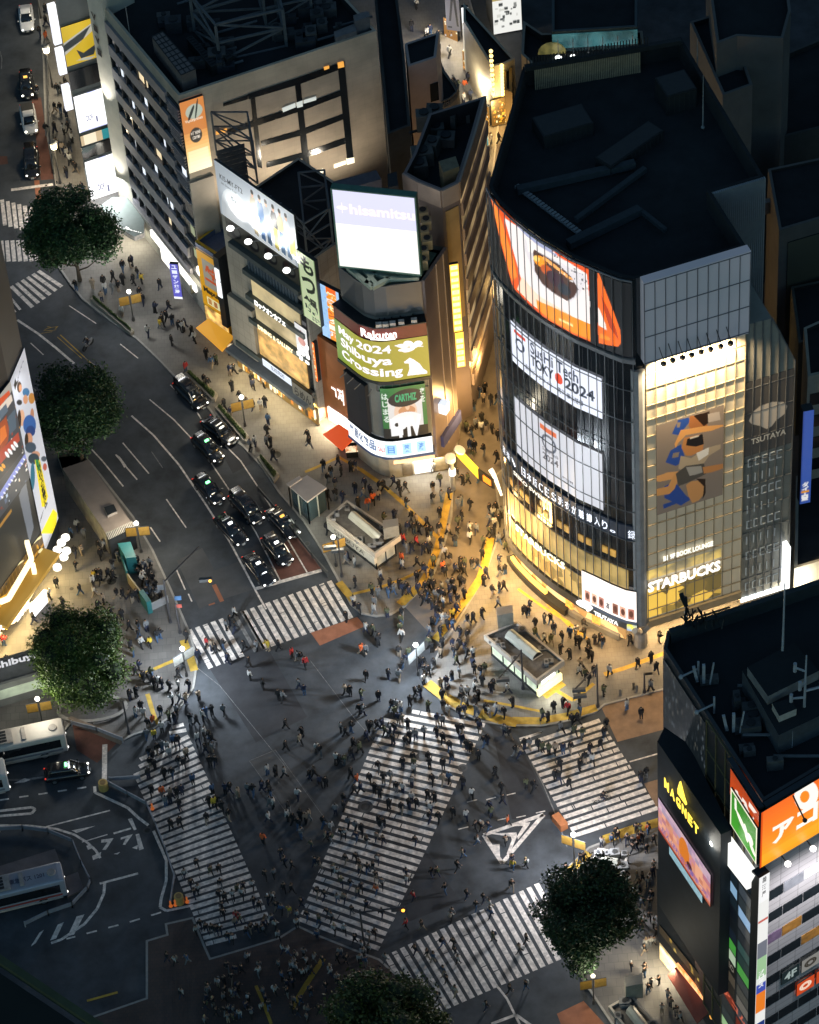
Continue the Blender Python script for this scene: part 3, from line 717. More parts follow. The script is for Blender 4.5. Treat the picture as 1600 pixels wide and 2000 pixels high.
# --- lower storeys: lit windows, store lettering
for (z0,z1,m,nm) in ((fl[0]+.5,fl[1]-.3,E_room,'lit_window'),(fl[1]+.5,fl[2]-.4,em('dim_room',(.9,.6,.2),.4,scale=.35,col2=(.02,.02,.02)),'lit_window')):
    b=MB(); QF.slab(b,1.2,QF.L-1.0,z0,z1,.02,.12,0); b.build(nm,m,gt)
b=MB(); zs=QF.uz(1010,1062,.35)[1]; QF.text(b,'STARBUCKS',QF.uz(1013,1045,.3)[0],QF.uz(1108,1124,.3)[0],fl[1]-.15,fl[1]+.85,.6,0,ext=.05,bold=.02); b.build('store_lettering',em('pale_green_letters',(.95,1,.75),1.3),gt)
b=MB(); QF.text(b,'SEIKO SWEETS',QF.uz(1005,960,.3)[0],QF.uz(1076,1010,.3)[0],fl[3]-.75,fl[3]-.15,.3,0,bold=.04); b.build('store_lettering',em('cream_letters',(.95,.95,.85),.9),gt)
b=MB()
for k in range(16): 
    u=2+k*(QF.L-4)/16; 
    if k%3!=1: QF.slab(b,u,u+.6,fl[2]+.9,fl[2]+1.8,.02,.14,0)
b.build('lit_window',em('dim_amber',(1,.55,.12),.55,scale=.5,col2=(.15,.08,.02)),gt)
u0,z0=QF.uz(1136,1100,.35); u1,_=QF.uz(1228,1150,.35)
cv=Cv(QF,u0,QF.L-.15,fl[0]+.25,fl[1]+1.1,90,60,'fff4ea',.38)
for k in range(7):
    x=.05+k*.135
    if k not in (3,): cv.rrect(x,.14,x+.1,.46,['c98f7c','e0b49a','b87a6c','e8e8e8','8c5a4a','d8a48c','a86858'][k]); cv.rell(x+.05,.3,.035,.1,'5a3428')
    else: cv.txt('本',x,.18,x+.09,.42,'50505a')
cv.rrect(0,.0,1,.08,'3a4656'); cv.build('screen',1.4,gt,thick=.2)
b=MB(); u0=QF.uz(1140,1163,.5)[0]
pts=[(-.9,.1),(-.5,.6),(.1,.75),(.7,.6),(1.0,.2),(.7,-.25),(.4,-.5),(.25,-.2),(-.4,-.2),(-.8,-.1)]
for o0,o1,mi in ((.4,.55,0),):
    i=len(b.v); ctr=QF.p(u0,ZB-.1,.5)
    b.v+=[tuple(QF.p(u0+x,ZB+.05+y,.55)) for x,y in pts]+[tuple(QF.p(u0+x,ZB+.05+y,.38)) for x,y in pts]; m_=len(pts)
    b.f.append(tuple(range(i+m_-1,i-1,-1))); b.m.append(0); b.uv.append([(0,0)]*m_)
    for k in range(m_): b.f.append((i+k,i+(k+1)%m_,i+m_+(k+1)%m_,i+m_+k)); b.m.append(0); b.uv.append([(0,0)]*4)
QF.text(b,'TSUTAYA',QF.uz(1160,1178,.5)[0],QF.uz(1207,1200,.5)[0],ZB-.5,ZB+.1,.5,0,ext=.05,bold=.03); b.build('store_lettering',E_white,gt)
b=MB(); QF.slab(b,QF.L-1.1,QF.L-.15,ZB-.75,ZB+.1,.3,.45,0); b.build('card_sign',em('card_blue_yellow',(.9,.8,.1),1.2,scale=1.2,col2=(.05,.25,.8)),gt)
# window displays at street level
for x,y,c_ in ((1110,1190,0),(1163,1225,0)):
    b=MB(); u=QF.uz(x,y,0)[0]; QF.slab(b,u-.45,u+.45,.95,2.9,-.29,-.1,0)
    b.build('window_display',em('display_orange',(1,.5,.1),1.3,scale=3,col2=(.6,.2,.03)),gt)
# ---- right facade
uE,zE=QR.uz(1455,640); 
M_yel=em('translucent_cladding',(1,.78,.45),.1,base=(.62,.55,.42),scale=.25,col2=(.75,.6,.38))  # weak warm emission added so the wall stays bright below the floodlights
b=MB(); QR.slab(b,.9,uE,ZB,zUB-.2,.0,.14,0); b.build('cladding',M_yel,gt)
b=MB(); QR.slab(b,.5,uE+.05,zUB-.2,HQ+.1,.0,.9,0); b.build('cladding',em('upper_glass_added_glow',(.6,.58,.68),.07,base=(.6,.58,.62),scale=.2,col2=(.4,.42,.5)),gt)  # faint glow put into the glass in place of reflected billboard light
mullions(QR,'mullion',gt,.5,uE,zUB-.15,HQ,1.05,3.3,.05,1.0,zs=[zUB,zUB+(HQ-zUB)*.33,zUB+(HQ-zUB)*.66,HQ-.05],m=mat('dark_mullion',(.16,.16,.18),.5,.1,2))
mullions(QR,'mullion',gt,.9,uE,ZB,zUB-.3,.98,4.1,.06,.28,zs=fl[:-1]+[f+1.9 for f in fl[:-1]],hw=.09,m=mat('bronze_mullion',(.3,.25,.17),.5,.1,2))
b=MB(); QR.slab(b,.9,uE,ZB-.45,ZB+.55,.1,.5,0); b.build('floor_band',mat('band_bronze',(.3,.24,.15),.5,.15,1),gt)
# windows with the cafe behind
b=MB(); (ua,za),(ub,zb)=QR.uz(1263,1184,.16),QR.uz(1409,1112,.16); QR.slab(b,ua,ub,ZB+.75,fl[1]+.9,.1,.17,0); b.build('lit_window',em('cafe_interior',(1,.62,.1),.8,scale=.6,col2=(.05,.045,.03),kind='voronoi'),gt)
b=MB(); QR.slab(b,QR.uz(1262,1100)[0],QR.uz(1408,1062)[0],fl[1]+2.3,fl[1]+3.6,.1,.17,0); b.build('lit_window',em('cafe_upper',(.9,.62,.15),.9,scale=.5,col2=(.1,.1,.09)),gt)
b=MB(); QR.ptext(b,'STARBUCKS',(1266,1158),(1407,1118),(1266,1139),.75,0,ext=.06,bold=.03); b.build('store_lettering',em('cafe_letters',(1,.95,.85),1.5),gt)
b=MB(); QR.ptext(b,'B1 9F BOOK LOUNGE',(1296,1097),(1393,1068),(1296,1087),.4,0,ext=.03,bold=.04); b.build('store_lettering',em('cafe_letters_small',(1,.98,.85),1.3),gt)
# athlete poster
cv=Cv.px(QR,(1282,832),(1414,970),10,10,'9c8c7c',.3)
u0,zt=QR.uz(1282,832,.3); u1,_=QR.uz(1414,795,.3); _,zb=QR.uz(1282,1007,.3)
cv=Cv(QR,u0,u1,zb,zt,110,130,'8e8074',.3); Q=lambda pts,c: cv.poly([(1200+x/4,750+y/4) for x,y in pts],c)
Q([(500,280),(585,262),(585,300),(540,360),(500,400),(450,390)],'2c50a0'); Q([(440,520),(520,470),(560,600),(480,640),(400,612)],'2c50a0'); Q([(390,800),(470,760),(560,870),(600,900),(520,950),(390,890)],'2c50a0')
Q([(490,300),(520,300),(510,340),(490,340)],'8e8074'); Q([(460,540),(510,530),(500,570),(450,580)],'8e8074')
Q([(590,250),(690,240),(730,330),(660,340),(610,370),(580,330)],'a86c40'); Q([(620,250),(745,212),(740,300),(700,330),(650,280)],'2a1a12')
Q([(520,360),(700,330),(850,318),(852,330),(760,365),(640,385),(560,400),(500,460),(480,500),(470,470)],'e0a260')
Q([(545,420),(690,390),(700,460),(690,520),(600,560),(560,560),(525,500)],'c4854e'); Q([(570,430),(690,390),(700,470),(640,490),(560,480)],'1c1a1e'); Q([(590,420),(660,400),(660,410),(592,430)],'e8e0d0')
Q([(520,560),(600,580),(720,500),(830,470),(830,505),(740,560),(700,620),(560,690),(500,660)],'b8a488'); Q([(640,540),(740,495),(735,550),(660,600)],'ece6da')
Q([(330,720),(420,690),(520,680),(540,720),(450,745),(350,765),(330,760)],'e8a868'); Q([(330,820),(420,800),(470,700),(520,700),(470,820),(430,860),(330,875)],'e0a060')
Q([(480,700),(560,640),(700,620),(720,700),(600,760),(500,800)],'55514c'); Q([(560,650),(680,640),(690,690),(590,720)],'a8a49c'); Q([(690,650),(850,622),(850,660),(760,690),(700,700)],'c88850')
Q([(560,790),(600,760),(700,750),(710,850),(660,910),(610,930),(580,880)],'d69a60'); Q([(640,740),(712,740),(715,850),(690,900),(700,800)],'302018')
Q([(380,940),(520,900),(520,920),(385,975)],'2b4f9c'); Q([(730,235),(820,215),(830,280),(735,300)],'b6aaa0')
cv.build('poster',.1,gt,thick=.06,lit=True)
# floodlights over the side wall
for k,(x,y) in enumerate(((1298,709),(1316,702),(1335,697),(1353,692),(1372,686),(1390,681),(1410,675),(1429,669))):
    u,z=QR.uz(x,y,1.7); b=MB(); p=QR.p(u,z,1.7); a=QR.p(u-.2,z+1.4,.9); b.tube(a,p,.04,5); b.tube(p,p+QR.n*-.25+Vector((0,0,-.35)),.2,8,.3); b.build('floodlight',M_frame,gt)
    spot('floodlight_lamp',p+Vector((0,0,-.6))-QR.n*.35,QR.p(u,z-9,.14),2300,(1,.74,.42),.15,125,.9,gt)
# --- low grey wing with the sloping end
gw=thing('grey_annex','slim grey shop block joined to the glass tower, with sloping glass edge','building',QR.p(uE+3,0,-6))
pts=[QR.uz(x,y) for x,y in ((1457,635),(1509,622),(1553,702),(1540,1146),(1443,1174))]; pts[0]=(uE+.06,pts[0][1]); pts[-1]=(uE+.06,pts[-1][1])
b=MB(); QR.poly(b,pts,-13,-.02,0); b.build('wall',mat('annex_cladding',(.3,.29,.25),.5,.2,.3),gw)
uR=pts[2][0]; zt=pts[0][1]
b=MB()
n=6
for k in range(n+1):
    u=uE+.1+(uR-uE-.1)*k/n; ztop=zt if u<pts[1][0] else zt+(pts[2][1]-zt)*(u-pts[1][0])/(pts[2][0]-pts[1][0]); QR.slab(b,u-.04,u+.04,pts[3][1],ztop,-.02,.1)
z=zt
for z in [pts[3][1]+k*3.4 for k in range(12)]:
    if z<pts[2][1]: QR.slab(b,uE+.1,uR,z-.04,z+.04,-.02,.08)
QR.poly(b,[(pts[1][0],zt),(pts[2][0],pts[2][1]),(pts[2][0],pts[2][1]-.2),(pts[1][0]-.1,zt-.2)],-.02,.12)
b.build('mullion',M_mull,gw)
cv=Cv.px(QR,(1455,905),(1546,755),10,10,'2c2b2a',.05); zt_=QR.uz(1500,735,.05)[1]; zb_=QR.uz(1455,893,.05)[1]
cv=Cv(QR,uE+.15,uR-.1,zb_,zt_,80,100,'4a4846',.05)
cv.poly([(1463,822),(1470,805),(1485,793),(1508,785),(1530,785),(1538,793),(1533,808),(1515,822),(1508,832),(1498,838),(1485,832),(1468,828)],'b8ac9c')
cv.build('banner',.18,gw,thick=.04,lit=True)
b=MB(); QR.ptext(b,'TSUTAYA',(1467,869),(1535,850),(1467,858),.14,0,bold=.02); b.build('store_lettering',mat('cream_paint',(.75,.72,.65),.6),gw)
for r in range(9):
    for k in range(5):
        b=MB(); u=uE+.6+k*.75; z=QR.uz(1460,898+r*30,.0)[1]; QR.slab(b,u,u+.1,z-1.1,z,.0,.06,0)
        if r%2==0: QR.slab(b,u,u+.55,z-.05,z+.02,.0,.06,0); QR.slab(b,u,u+.55,z-1.1,z-1.03,.0,.06,0)
        b.build('window_frame',em('window_rim',(.6,.65,.65),.16),gw)
(ua,za),(ub,zb)=QR.uz(1443,1176,.1),QR.uz(1538,1146,.1); b=MB(); QR.slab(b,uE+.1,uR-.2,za-.05,za+.35,-.02,.25,0); b.build('light_strip',em('cool_strip',(.9,.97,1),2.2),gw)
b=MB(); (ua,za),(ub,zb)=QR.uz(1529,1143,.5),QR.uz(1536,1062,.5); QR.slab(b,ua,ua+.45,za,zb,.1,1.1,0); b.build('blade_sign',em('blade_white',(.92,.97,1),1.7),gw)
# roof plant of the tower
rt=thing('roof_frame','black steel truss frame with slatted screen standing on the glass tower roof','roof frame',G(1180,150,HQ-2))
b=MB()
def rb(p,q,r=.18): b.bar(G(p[0],p[1],p[2]),G(q[0],q[1],q[2]),r)
rb((1025,133,52),(1330,80,52),.25); rb((1030,150,HQ-2),(1332,96,HQ-2),.2)
for t in [k/9 for k in range(10)]:
    x=1028+t*302; y=134-t*53; rb((x,y,52),(x,y+12,HQ-2.2),.16)
for t in [k/40 for k in range(41)]:
    x=1030+t*235; y=133-t*42; p=G(x,y,52); b.bar(p,p+Vector((0,0,1.2)),.05)
b.build('truss',M_dark2,rt)
b=MB()
for t in [k/60 for k in range(58)]:
    x=1045+t*215; y=136-t*36; p=G(x,y,51.6); b.bar(p,p-Vector((0,0,2.6)),.06)
b.build('slat_screen',mat('tan_slat',(.3,.24,.16),.7),rt)
def roof_box(x,y,h,sx,sy,sz,rz=0.0,m=None,name='roof_unit',label='',zz=None):
    p=G(x,y,h); b=MB(); c,s_=math.cos(rz),math.sin(rz); q=[(p.x+a*c-d*s_,p.y+a*s_+d*c) for a,d in ((-sx/2,-sy/2),(sx/2,-sy/2),(sx/2,sy/2),(-sx/2,sy/2))]
    b.prism(q,h,h+sz,0)
    q2=inset(q,.12); b.prism(q2,h+sz,h+sz+.06,1)
    for k in range(int(sx/.5)):
        t=(k+.5)*.5/sx; a=Vector(q[0]).lerp(Vector(q[1]),t); b.bar((a.x,a.y-.01,h+.15),(a.x,a.y-.01,h+sz-.15),.03,1)
    o=b.build(name,[m or M_dark2,M_frame]); return solo(o,label,'roof unit','rooftop machinery units')
qa=math.atan2(QR.u.y,QR.u.x)
roof_box(1100,260,HQ-2.2,5,3,1.6,qa,label='dark ventilation box near the left edge of the glass tower roof')
roof_box(1230,300,HQ-2.2,7,2,1.2,qa+.4,label='long low duct crossing the glass tower roof')
roof_box(1320,200,HQ-2.2,3,3,2.4,qa,label='square dark unit by the rear right edge of the glass tower roof')
b=MB()
b.bar(G(1010,372,HQ-1.6),G(1240,320,HQ-1.6),.35); b.bar(G(1125,430,HQ-1.6),G(1260,330,HQ-1.6),.25); b.bar(G(1110,478,HQ-1.6),G(1250,410,HQ-1.6),.4); b.bar(G(1250,410,HQ-1.6),G(1300,450,HQ-1.6),.2)
o=b.build('roof_beam',mat('roof_beam_blue',(.03,.042,.052),.7)); solo(o,'blue grey pipe runs crossing the black glass tower roof','pipes')
b=MB()
for k in range(22):
    t=k/21; a=lerp((985,385),(1110,478),t) ; p=G(a[0]+22,a[1]-18,HQ-1.8); b.bar(p,p+Vector((.4,.3,0)),.14)
    if k<21: q=lerp((985,385),(1110,478),(k+1)/21); b.bar(p,G(q[0]+22,q[1]-18,HQ-1.8),.06)
o=b.build('gondola_rail',M_grey); solo(o,'window cleaning rail behind the curved parapet of the glass tower','rail')
for (x,y) in ((1373,250),(1362,140)):
    p=G(x,y,HQ-2); b=MB(); b.tube(p,p+Vector((0,0,6.5 if x>1370 else 4)),.08,6,.03); b.ball((p.x,p.y,p.z+.1),.2,6,4); solo(b.build('lightning_rod',M_grey),'thin pale lightning rod '+('nearest the ribbed end' if x>1370 else 'farther back')+' on the glass tower roof','rod')
# ribbed end wall
RW=Face(Dq,Eq); b=MB()
for k in range(27): RW.slab(b,RW.L*k/26-.07,RW.L*k/26+.07,8,HQ,-.02,.3)
b.build('rib',mat('rib_metal',(.3,.33,.36),.4,.1,2,metal=.3),gt)
b=MB(); RW.slab(b,0,RW.L,8,HQ,-.05,.03); b.build('end_wall',mat('rib_back',(.07,.08,.09),.6),gt)
# ================================================================ BUILDINGS ALONG THE NORTH-WEST SIDE
def bmass(parent,foot,z0,z1,m,roof=None,par=.8,name='wall'):
    b=MB(); b.prism(foot,z0,z1-par,0,top=1); n=len(foot)
    a=sum(foot[i][0]*foot[(i+1)%n][1]-foot[(i+1)%n][0]*foot[i][1] for i in range(n)); pp=foot if a>0 else foot[::-1]; q=inset(pp,.3); u=0
    for i in range(n):
        j=(i+1)%n; zl=z1-par; L=math.hypot(pp[j][0]-pp[i][0],pp[j][1]-pp[i][1])
        b.face([(*pp[i],zl),(*pp[j],zl),(*pp[j],z1),(*pp[i],z1)],0,[(u,zl),(u+L,zl),(u+L,z1),(u,z1)]); b.face([(*q[j],zl),(*q[i],zl),(*q[i],z1),(*q[j],z1)],1)
        b.face([(*pp[i],z1),(*pp[j],z1),(*q[j],z1),(*q[i],z1)],0); u+=L
    return b.build(name,[m,roof or M_dark],parent)
# ---- big beige department store
HT1=31.6
c1=Vector(G2(349,187,HT1)); c2=Vector(G2(735,60,HT1)); c0=Vector(G2(192,0,HT1)); dcam=(c2-c1)
c3=c2+(c0-c1)*1.15; c4=c0+(c0-c1)*.15+(c2-c1)*0
M_beige=tiles('beige_tile',(.62,.52,.4),(.59,.49,.38),(.5,.42,.33),1.2,.6,.75,1.0,0,.25,.012)
ds=thing('department_store','large beige tiled building with dark window grid and steel rooftop frames','building',(c1.x-2,c1.y+10,0))
bmass(ds,[tuple(c1),tuple(c2),tuple(c3),tuple(c4)],0,HT1,M_beige,M_dark,1.2)
FB=Face(tuple(c1),tuple(c2)); FL=Face(tuple(c0),tuple(c1))
# window grid (front)
M_win=mat('window_dark',(.015,.02,.025),.15,.3,.5,spec=.8)
b=MB()
cols=[(415,300),(497,270),(586,240),(677,205)]
def fpq(F,pts,o0,o1,b,mi=0): F.poly(b,[F.uz(400+x/3.556,y/3.556,o1) for x,y in pts],o0,o1,mi)
for q in ([(130,720),(300,660),(300,690),(130,740)],[(300,655),(650,540),(970,425),(975,470),(660,585),(305,690)],[(155,905),(350,835),(670,730),(955,625),(960,660),(690,765),(360,875),(160,935)],[(390,985),(680,900),(970,790),(975,825),(695,935),(395,1015)],[(430,1130),(700,1055),(985,955),(990,995),(700,1095),(430,1165)]):
    fpq(FB,q,.0,.06,b)
for q in ([(320,690),(350,680),(400,1170),(370,1160)],[(628,590),(665,575),(735,1200),(690,1215)],[(925,460),(970,430),(1035,1110),(990,1120)]): fpq(FB,q,.0,.07,b)
b.build('window',M_win,ds)
for q,m in (([(540,755),(630,720),(632,745),(545,780)],'c'),([(690,700),(775,675),(775,695),(690,720)],'c'),([(925,440),(965,430),(970,465),(928,475)],'a'),([(830,470),(865,460),(865,475),(832,488)],'a'),([(80,920),(155,895),(155,915),(82,938)],'a'),([(600,1260),(680,1235),(680,1260),(605,1287)],'w'),([(690,1215),(740,1195),(745,1220),(690,1240)],'w'),([(745,1205),(825,1175),(828,1195),(745,1228)],'w'),([(900,1145),(980,1118),(982,1140),(900,1170)],'w'),([(985,1105),(1038,1095),(1042,1130),(990,1145)],'w'),([(640,715),(680,700),(682,740),(642,750)],'c')):
    b=MB(); fpq(FB,q,.0,.13,b); b.build('lit_window',{'c':em('win_cool',(.75,.8,.75),.7),'a':em('win_amber',(1,.45,.08),.9),'w':em('win_warm',(1,.93,.7),1.3)}[m],ds)
b=MB(); (ua,za),(ub,zb)=FB.uz(576,380,.2),FB.uz(690,345,.2); FB.slab(b,ua,ub+.5,za-3,za-2.8,0,1.4); b.build('ledge',M_beige,ds)
for u in (4,10,16):
    p=FB.p(u,15.5 if u<16 else 13,1.8); b=MB(); b.ball(tuple(p),.16,7,4); b.bar(p,FB.p(u,p.z-.4,0),.04); b.build('added_wall_lamp',em('added_lamp_glow',(1,.88,.65),2),ds); spot('added_wall_wash',p+FB.n*3,FB.p(u+1,HT1-8,0),650,(1,.88,.7),.4,150,1,ds)  # invented lamps with spots, added to brighten the beige front
# strip floors of the left side
M_strip=mat('strip_spandrel',(.26,.25,.27),.6,.2,.4); nfl=8
b=MB(); 
for k in range(nfl+1):
    z=HT1-1.6-k*(HT1-6)/nfl
    FL.slab(b,0,FL.L-3.0,z-1.5,z,0,.35,0)
b.build('floor_band',M_strip,ds)
b=MB(); FL.slab(b,0,FL.L-3.0,4,HT1-2,.0,.06,0); b.build('window',M_win,ds)
b=MB()
for k in range(nfl):
    z=HT1-1.6-k*(HT1-6)/nfl
    for i in range(9): u=i*(FL.L-3)/9; FL.slab(b,u,u+.1,z-3.2,z-1.5,.05,.3)
b.build('mullion',M_dark2,ds)
rq=random.Random(5)
for k,u,L in ((0,.45,1.6),(0,.52,1),(1,.5,.9),(2,.42,.6),(3,.55,1.8),(4,.5,.9),(2,.7,.4),(5,.62,1.2),(5,.3,.5),(1,.2,.4),(3,.25,.6),(6,.6,.8),(6,.45,.3),(4,.25,.5),(2,.3,.35)):
    z=HT1-1.6-k*(HT1-6)/nfl; b=MB(); FL.slab(b,u*FL.L,u*FL.L+L,z-3.0,z-1.7,.05,.12); b.build('lit_window',em('office_white',(.85,.92,1),1.1) if k%3 else em('office_warm',(1,.8,.5),.9),ds)
# vent corner with louvres
b=MB()
for k in range(6):
    z=HT1-2.2-k*3.3
    if k<4:
        for j in range(5): FL.slab(b,FL.L-2.9,FL.L-.25,z-.15-j*.38,z-j*.38,0,.3)
    FL.slab(b,FL.L-2.9,FL.L-.25,z-3.3,z-3.1,0,.35)
b.build('louvre_grille',M_strip,ds)
b=MB(); FL.slab(b,FL.L-2.85,FL.L-.3,3,HT1-1.5,.0,.07); b.build('window',M_win,ds)
for z in (19.5,11,7.5): b=MB(); FL.slab(b,FL.L-1.6,FL.L-.7,z,z+1.2,.05,.12); b.build('lit_window',em('office_white',(.85,.92,1),1.1) if z>15 else em('stair_lit',(.6,.65,.4),.35),ds)
# tiled base and its ground-floor store
b=MB(); FL.slab(b,.2,FL.L,.13,3.6,.0,.5); b.build('shop_wall',tiles('pale_tile',(.36,.36,.33),(.34,.34,.31),(.25,.25,.23),.5,.5,.5,1,0,.2,.02),ds)
b=MB(); FL.slab(b,FL.L*.35,FL.L*.93,2.4,3.4,.45,.75); b.build('light_strip',em('strip_white',(1,.97,.92),1.6),ds)
b=MB(); FL.slab(b,FL.L*.45,FL.L*.66,.3,2.3,.45,.6); b.build('shop_window',E_shopc,ds)
# rooftop sign (orange coffee advert) on the front corner
cv=Cv(FB,*sorted((FB.uz(351,205,.4)[0],FB.uz(397,190,.4)[0])),FB.uz(368,340,.4)[1],FB.uz(350,202,.4)[1],44,100,'c87c3c',.4)
for k in range(22): cv.rrect(0,k/40,1,(k+1)/40,['fff4c8','fff0c0','ffe8b4','ffe0a0','ffd890','fccf84','f4c076','eeb468','e8a85c','e09e54','da964e'][k//2])
cv.rrect(.08,0,.92,.3,'fff2cc',.5); cv.rell(.55,.83,.36,.1,'a8b0a0'); cv.rell(.42,.815,.2,.035,'202828',.5); cv.rell(.66,.85,.18,.03,'202828',.9); cv.txt('Vaporpresso',.12,.69,.88,.74,'e8d8c0')
cv.rell(.5,.5,.26,.105,'26221e').txt('HOT BLEND',.3,.515,.7,.555,'f0e4d4').txt('COFFEE',.34,.45,.66,.49,'f0e4d4')
s_=cv.build('coffee_sign',1.15,None,thick=.35); 
tag(s_,'tall glowing orange coffee advert on the corner of the beige tiled building','billboard')
b=MB(); p=FB.uz(397,355,0); FB.slab(b,FB.uz(368,350)[0],FB.uz(415,340)[0],3,FB.uz(385,345)[1]-.3,.0,.35); b.build('corner_panel',mat('corner_panel',(.45,.4,.34),.7,.15,.5),ds)
# roof: parapet walkway, plant, steel frames
HR=HT1-1.2
ang=math.atan2((c2-c1).y,(c2-c1).x)
def frame_tower(name,label,pts,h0,h1,r=.1,cat='roof frame'):
    b=MB(); n=len(pts); z=h0; zs=[h0+(h1-h0)*k/max(1,round((h1-h0)/2.2)) for k in range(max(1,round((h1-h0)/2.2))+1)]
    for i,p in enumerate(pts):
        b.bar((*p,h0),(*p,h1),r)
        q=pts[(i+1)%n]
        for k,z in enumerate(zs):
            b.bar((*p,z),(*q,z),r*.7)
            if k<len(zs)-1:
                if k%2: b.bar((*p,z),(*q,zs[k+1]),r*.6)
                else: b.bar((*q,z),(*p,zs[k+1]),r*.6)
    o=b.build(name,M_steel); return solo(o,label,cat)
frame_tower('roof_frame','open steel frame at the centre of the beige building roof',[G2(380,60,HR),G2(540,15,HR),G2(560,90,HR),G2(430,120,HR)],HR,HR+5,.16)
frame_tower('roof_frame','taller steel lattice at the rear of the beige building roof',[G2(500,-20,HR),G2(600,-40,HR),G2(610,30,HR),G2(520,50,HR)],HR,HR+7,.14)
M_pink=mat('chiller_panel',(.24,.19,.17),.6,.2,1)
def bigbox(px4,h,sz,m,name,label,cat='roof unit',grid=(0,0),top=None,mg=None,group=None):
    q=[G2(x,y,h+sz) for x,y in px4]; b=MB(); b.prism(q,h,h+sz,0,top=1 if top else None)
    o=b.build(name,[m,top or m]); rt=solo(o,label,cat,group)
    if grid!=(0,0):
        g=MB(); z=h+sz+.03
        A,B_,C_,D_=[Vector((*p,z)) for p in q]
        for i in range(grid[0]+1): t=i/grid[0]; g.bar(A.lerp(B_,t),D_.lerp(C_,t),.04)
        for i in range(grid[1]+1): t=i/grid[1]; g.bar(A.lerp(D_,t),B_.lerp(C_,t),.04)
        g.build('grille',mg or M_frame,rt)
    return rt
bigbox([(297,72),(318,62),(382,135),(354,147)],HR,2.2,M_pink,'chiller','pinkish gridded cooling unit on the beige building roof','roof unit',(3,9))
for k,(a,lab) in enumerate((((365,75),'left'),((395,60),'right'))):
    bigbox([(a[0],a[1]),(a[0]+10,a[1]-4),(a[0]+60,a[1]+50),(a[0]+48,a[1]+56)],HR,1.3,M_dark2,'fan_bank','long bank of round fans, %s of the two beside the gridded cooling unit'%lab,'roof unit',(1,12),group='fan banks on the beige roof')
bigbox([(652,62),(695,45),(697,60),(655,74)],HR,1.8,mat('penthouse',(.2,.18,.18),.7),'roof_hut','small pale hut near the right corner of the beige building roof','roof hut')
bigbox([(690,30),(720,20),(722,32),(694,42)],HR,2.6,mat('penthouse',(.2,.18,.18),.7),'roof_hut','taller dark hut at the rear right corner of the beige building roof','roof hut')
b=MB()
for k in range(14):
    t=k/13; p=c1.lerp(c2,.02+t*.3); b.bar((p.x-.3,p.y+.9,HR),(p.x-.3,p.y+.9,HR+.5),.12)
solo(b.build('pipe_supports',M_grey),'row of short pipe supports behind the front parapet of the beige building','pipes')
b=MB(); p=G(255,75,HR); b.tube(p,p+Vector((0,0,4.5)),.05,5); solo(b.build('flagpole',M_grey),'thin pole on the left edge of the beige building roof','pole')
def machinery(label,poly,h,n,seed,sc=1.0):
    t=thing('roof_machinery',label,'roof machinery',(*G2(*poly[0],h),h)); rd=random.Random(seed); q=[Vector(G2(x,y,h)) for x,y in poly]
    for k in range(n):
        u,v=rd.random(),rd.random(); p=q[0].lerp(q[1],u).lerp(q[3].lerp(q[2],u),v); a,c_,e=rd.uniform(.3,1.1)*sc,rd.uniform(.3,.9)*sc,rd.uniform(.5,1.7)*sc; b=MB()
        if k%4==3: d=(q[1]-q[0]).normalized()*rd.uniform(2,5); b.tube((p.x,p.y,h+.5),(p.x+d.x,p.y+d.y,h+.5),.14,7); b.build('duct',M_steel,t); continue
        b.prism([(p.x-a,p.y-c_),(p.x+a,p.y-c_*.8),(p.x+a,p.y+c_),(p.x-a,p.y+c_*.9)],h,h+e,0); b.tube((p.x,p.y,h+e),(p.x,p.y,h+e+.1),min(a,c_)*.7,9,mi=1); b.build('unit',[mat('machine_%d'%(k%3),((.05,.055,.06),(.09,.09,.09),(.035,.04,.05))[k%3],.6,.3,2),M_dark2],t)
machinery('dense dark machinery and ducts over the left half of the beige building roof',[(300,20),(400,-10),(470,130),(390,155)],HR,26,1)
machinery('dark machinery and ducts over the right half of the beige building roof',[(520,40),(640,5),(670,70),(560,115)],HR,22,2)
# rear building right of the department store
rb_=thing('rear_block','dark narrow block between the beige building and the lamp-lit side street','building',(c2.x+5,c2.y+10,0))
bmass(rb_,[G2(737,62,26),G2(757,262,26),G2(802,245,26),G2(790,100,26),G2(775,-20,26),G2(730,-20,26)],0,26,mat('rear_block_wall',(.05,.055,.055),.8,.3,.5))
pk=thing('pink_block','pinkish concrete block with flat dark roof beside the lamp-lit side street','building',G(830,260,0))
bmass(pk,[G2(797,130,26),G2(852,112,26),G2(858,62,26),G2(790,85,26)],0,26,mat('pink_wall',(.5,.4,.37),.8,.15,.4),par=.3)
b=MB(); FP=Face(G2(797,130,26),G2(852,112,26)); FP.pq(b,[(840,165),(856,160),(858,195),(842,200)],0,.05); b.build('window',M_win,pk)
# curved railing terrace
tr=thing('round_terrace','low building with a curved railed terrace by the side street','building',G(850,230,0))
ar=[(803,215),(830,218),(858,214),(880,205),(893,192),(897,180),(885,160),(870,140),(862,120),(810,150)]
bmass(tr,[G2(x,y,17) for x,y in ar],0,17,mat('terrace_wall',(.25,.22,.18),.8,.2,.5),par=.2)
b=MB(); rr=[G(x,y,17) for x,y in ar[:7]]
for p,q in zip(rr,rr[1:]):
    b.bar(p+Vector((0,0,1)),q+Vector((0,0,1)),.07); b.bar(p+Vector((0,0,.5)),q+Vector((0,0,.5)),.04)
    for k in range(6): s_=p.lerp(q,k/6); b.bar(s_,s_+Vector((0,0,1)),.03)
b.build('railing',M_steel,tr)
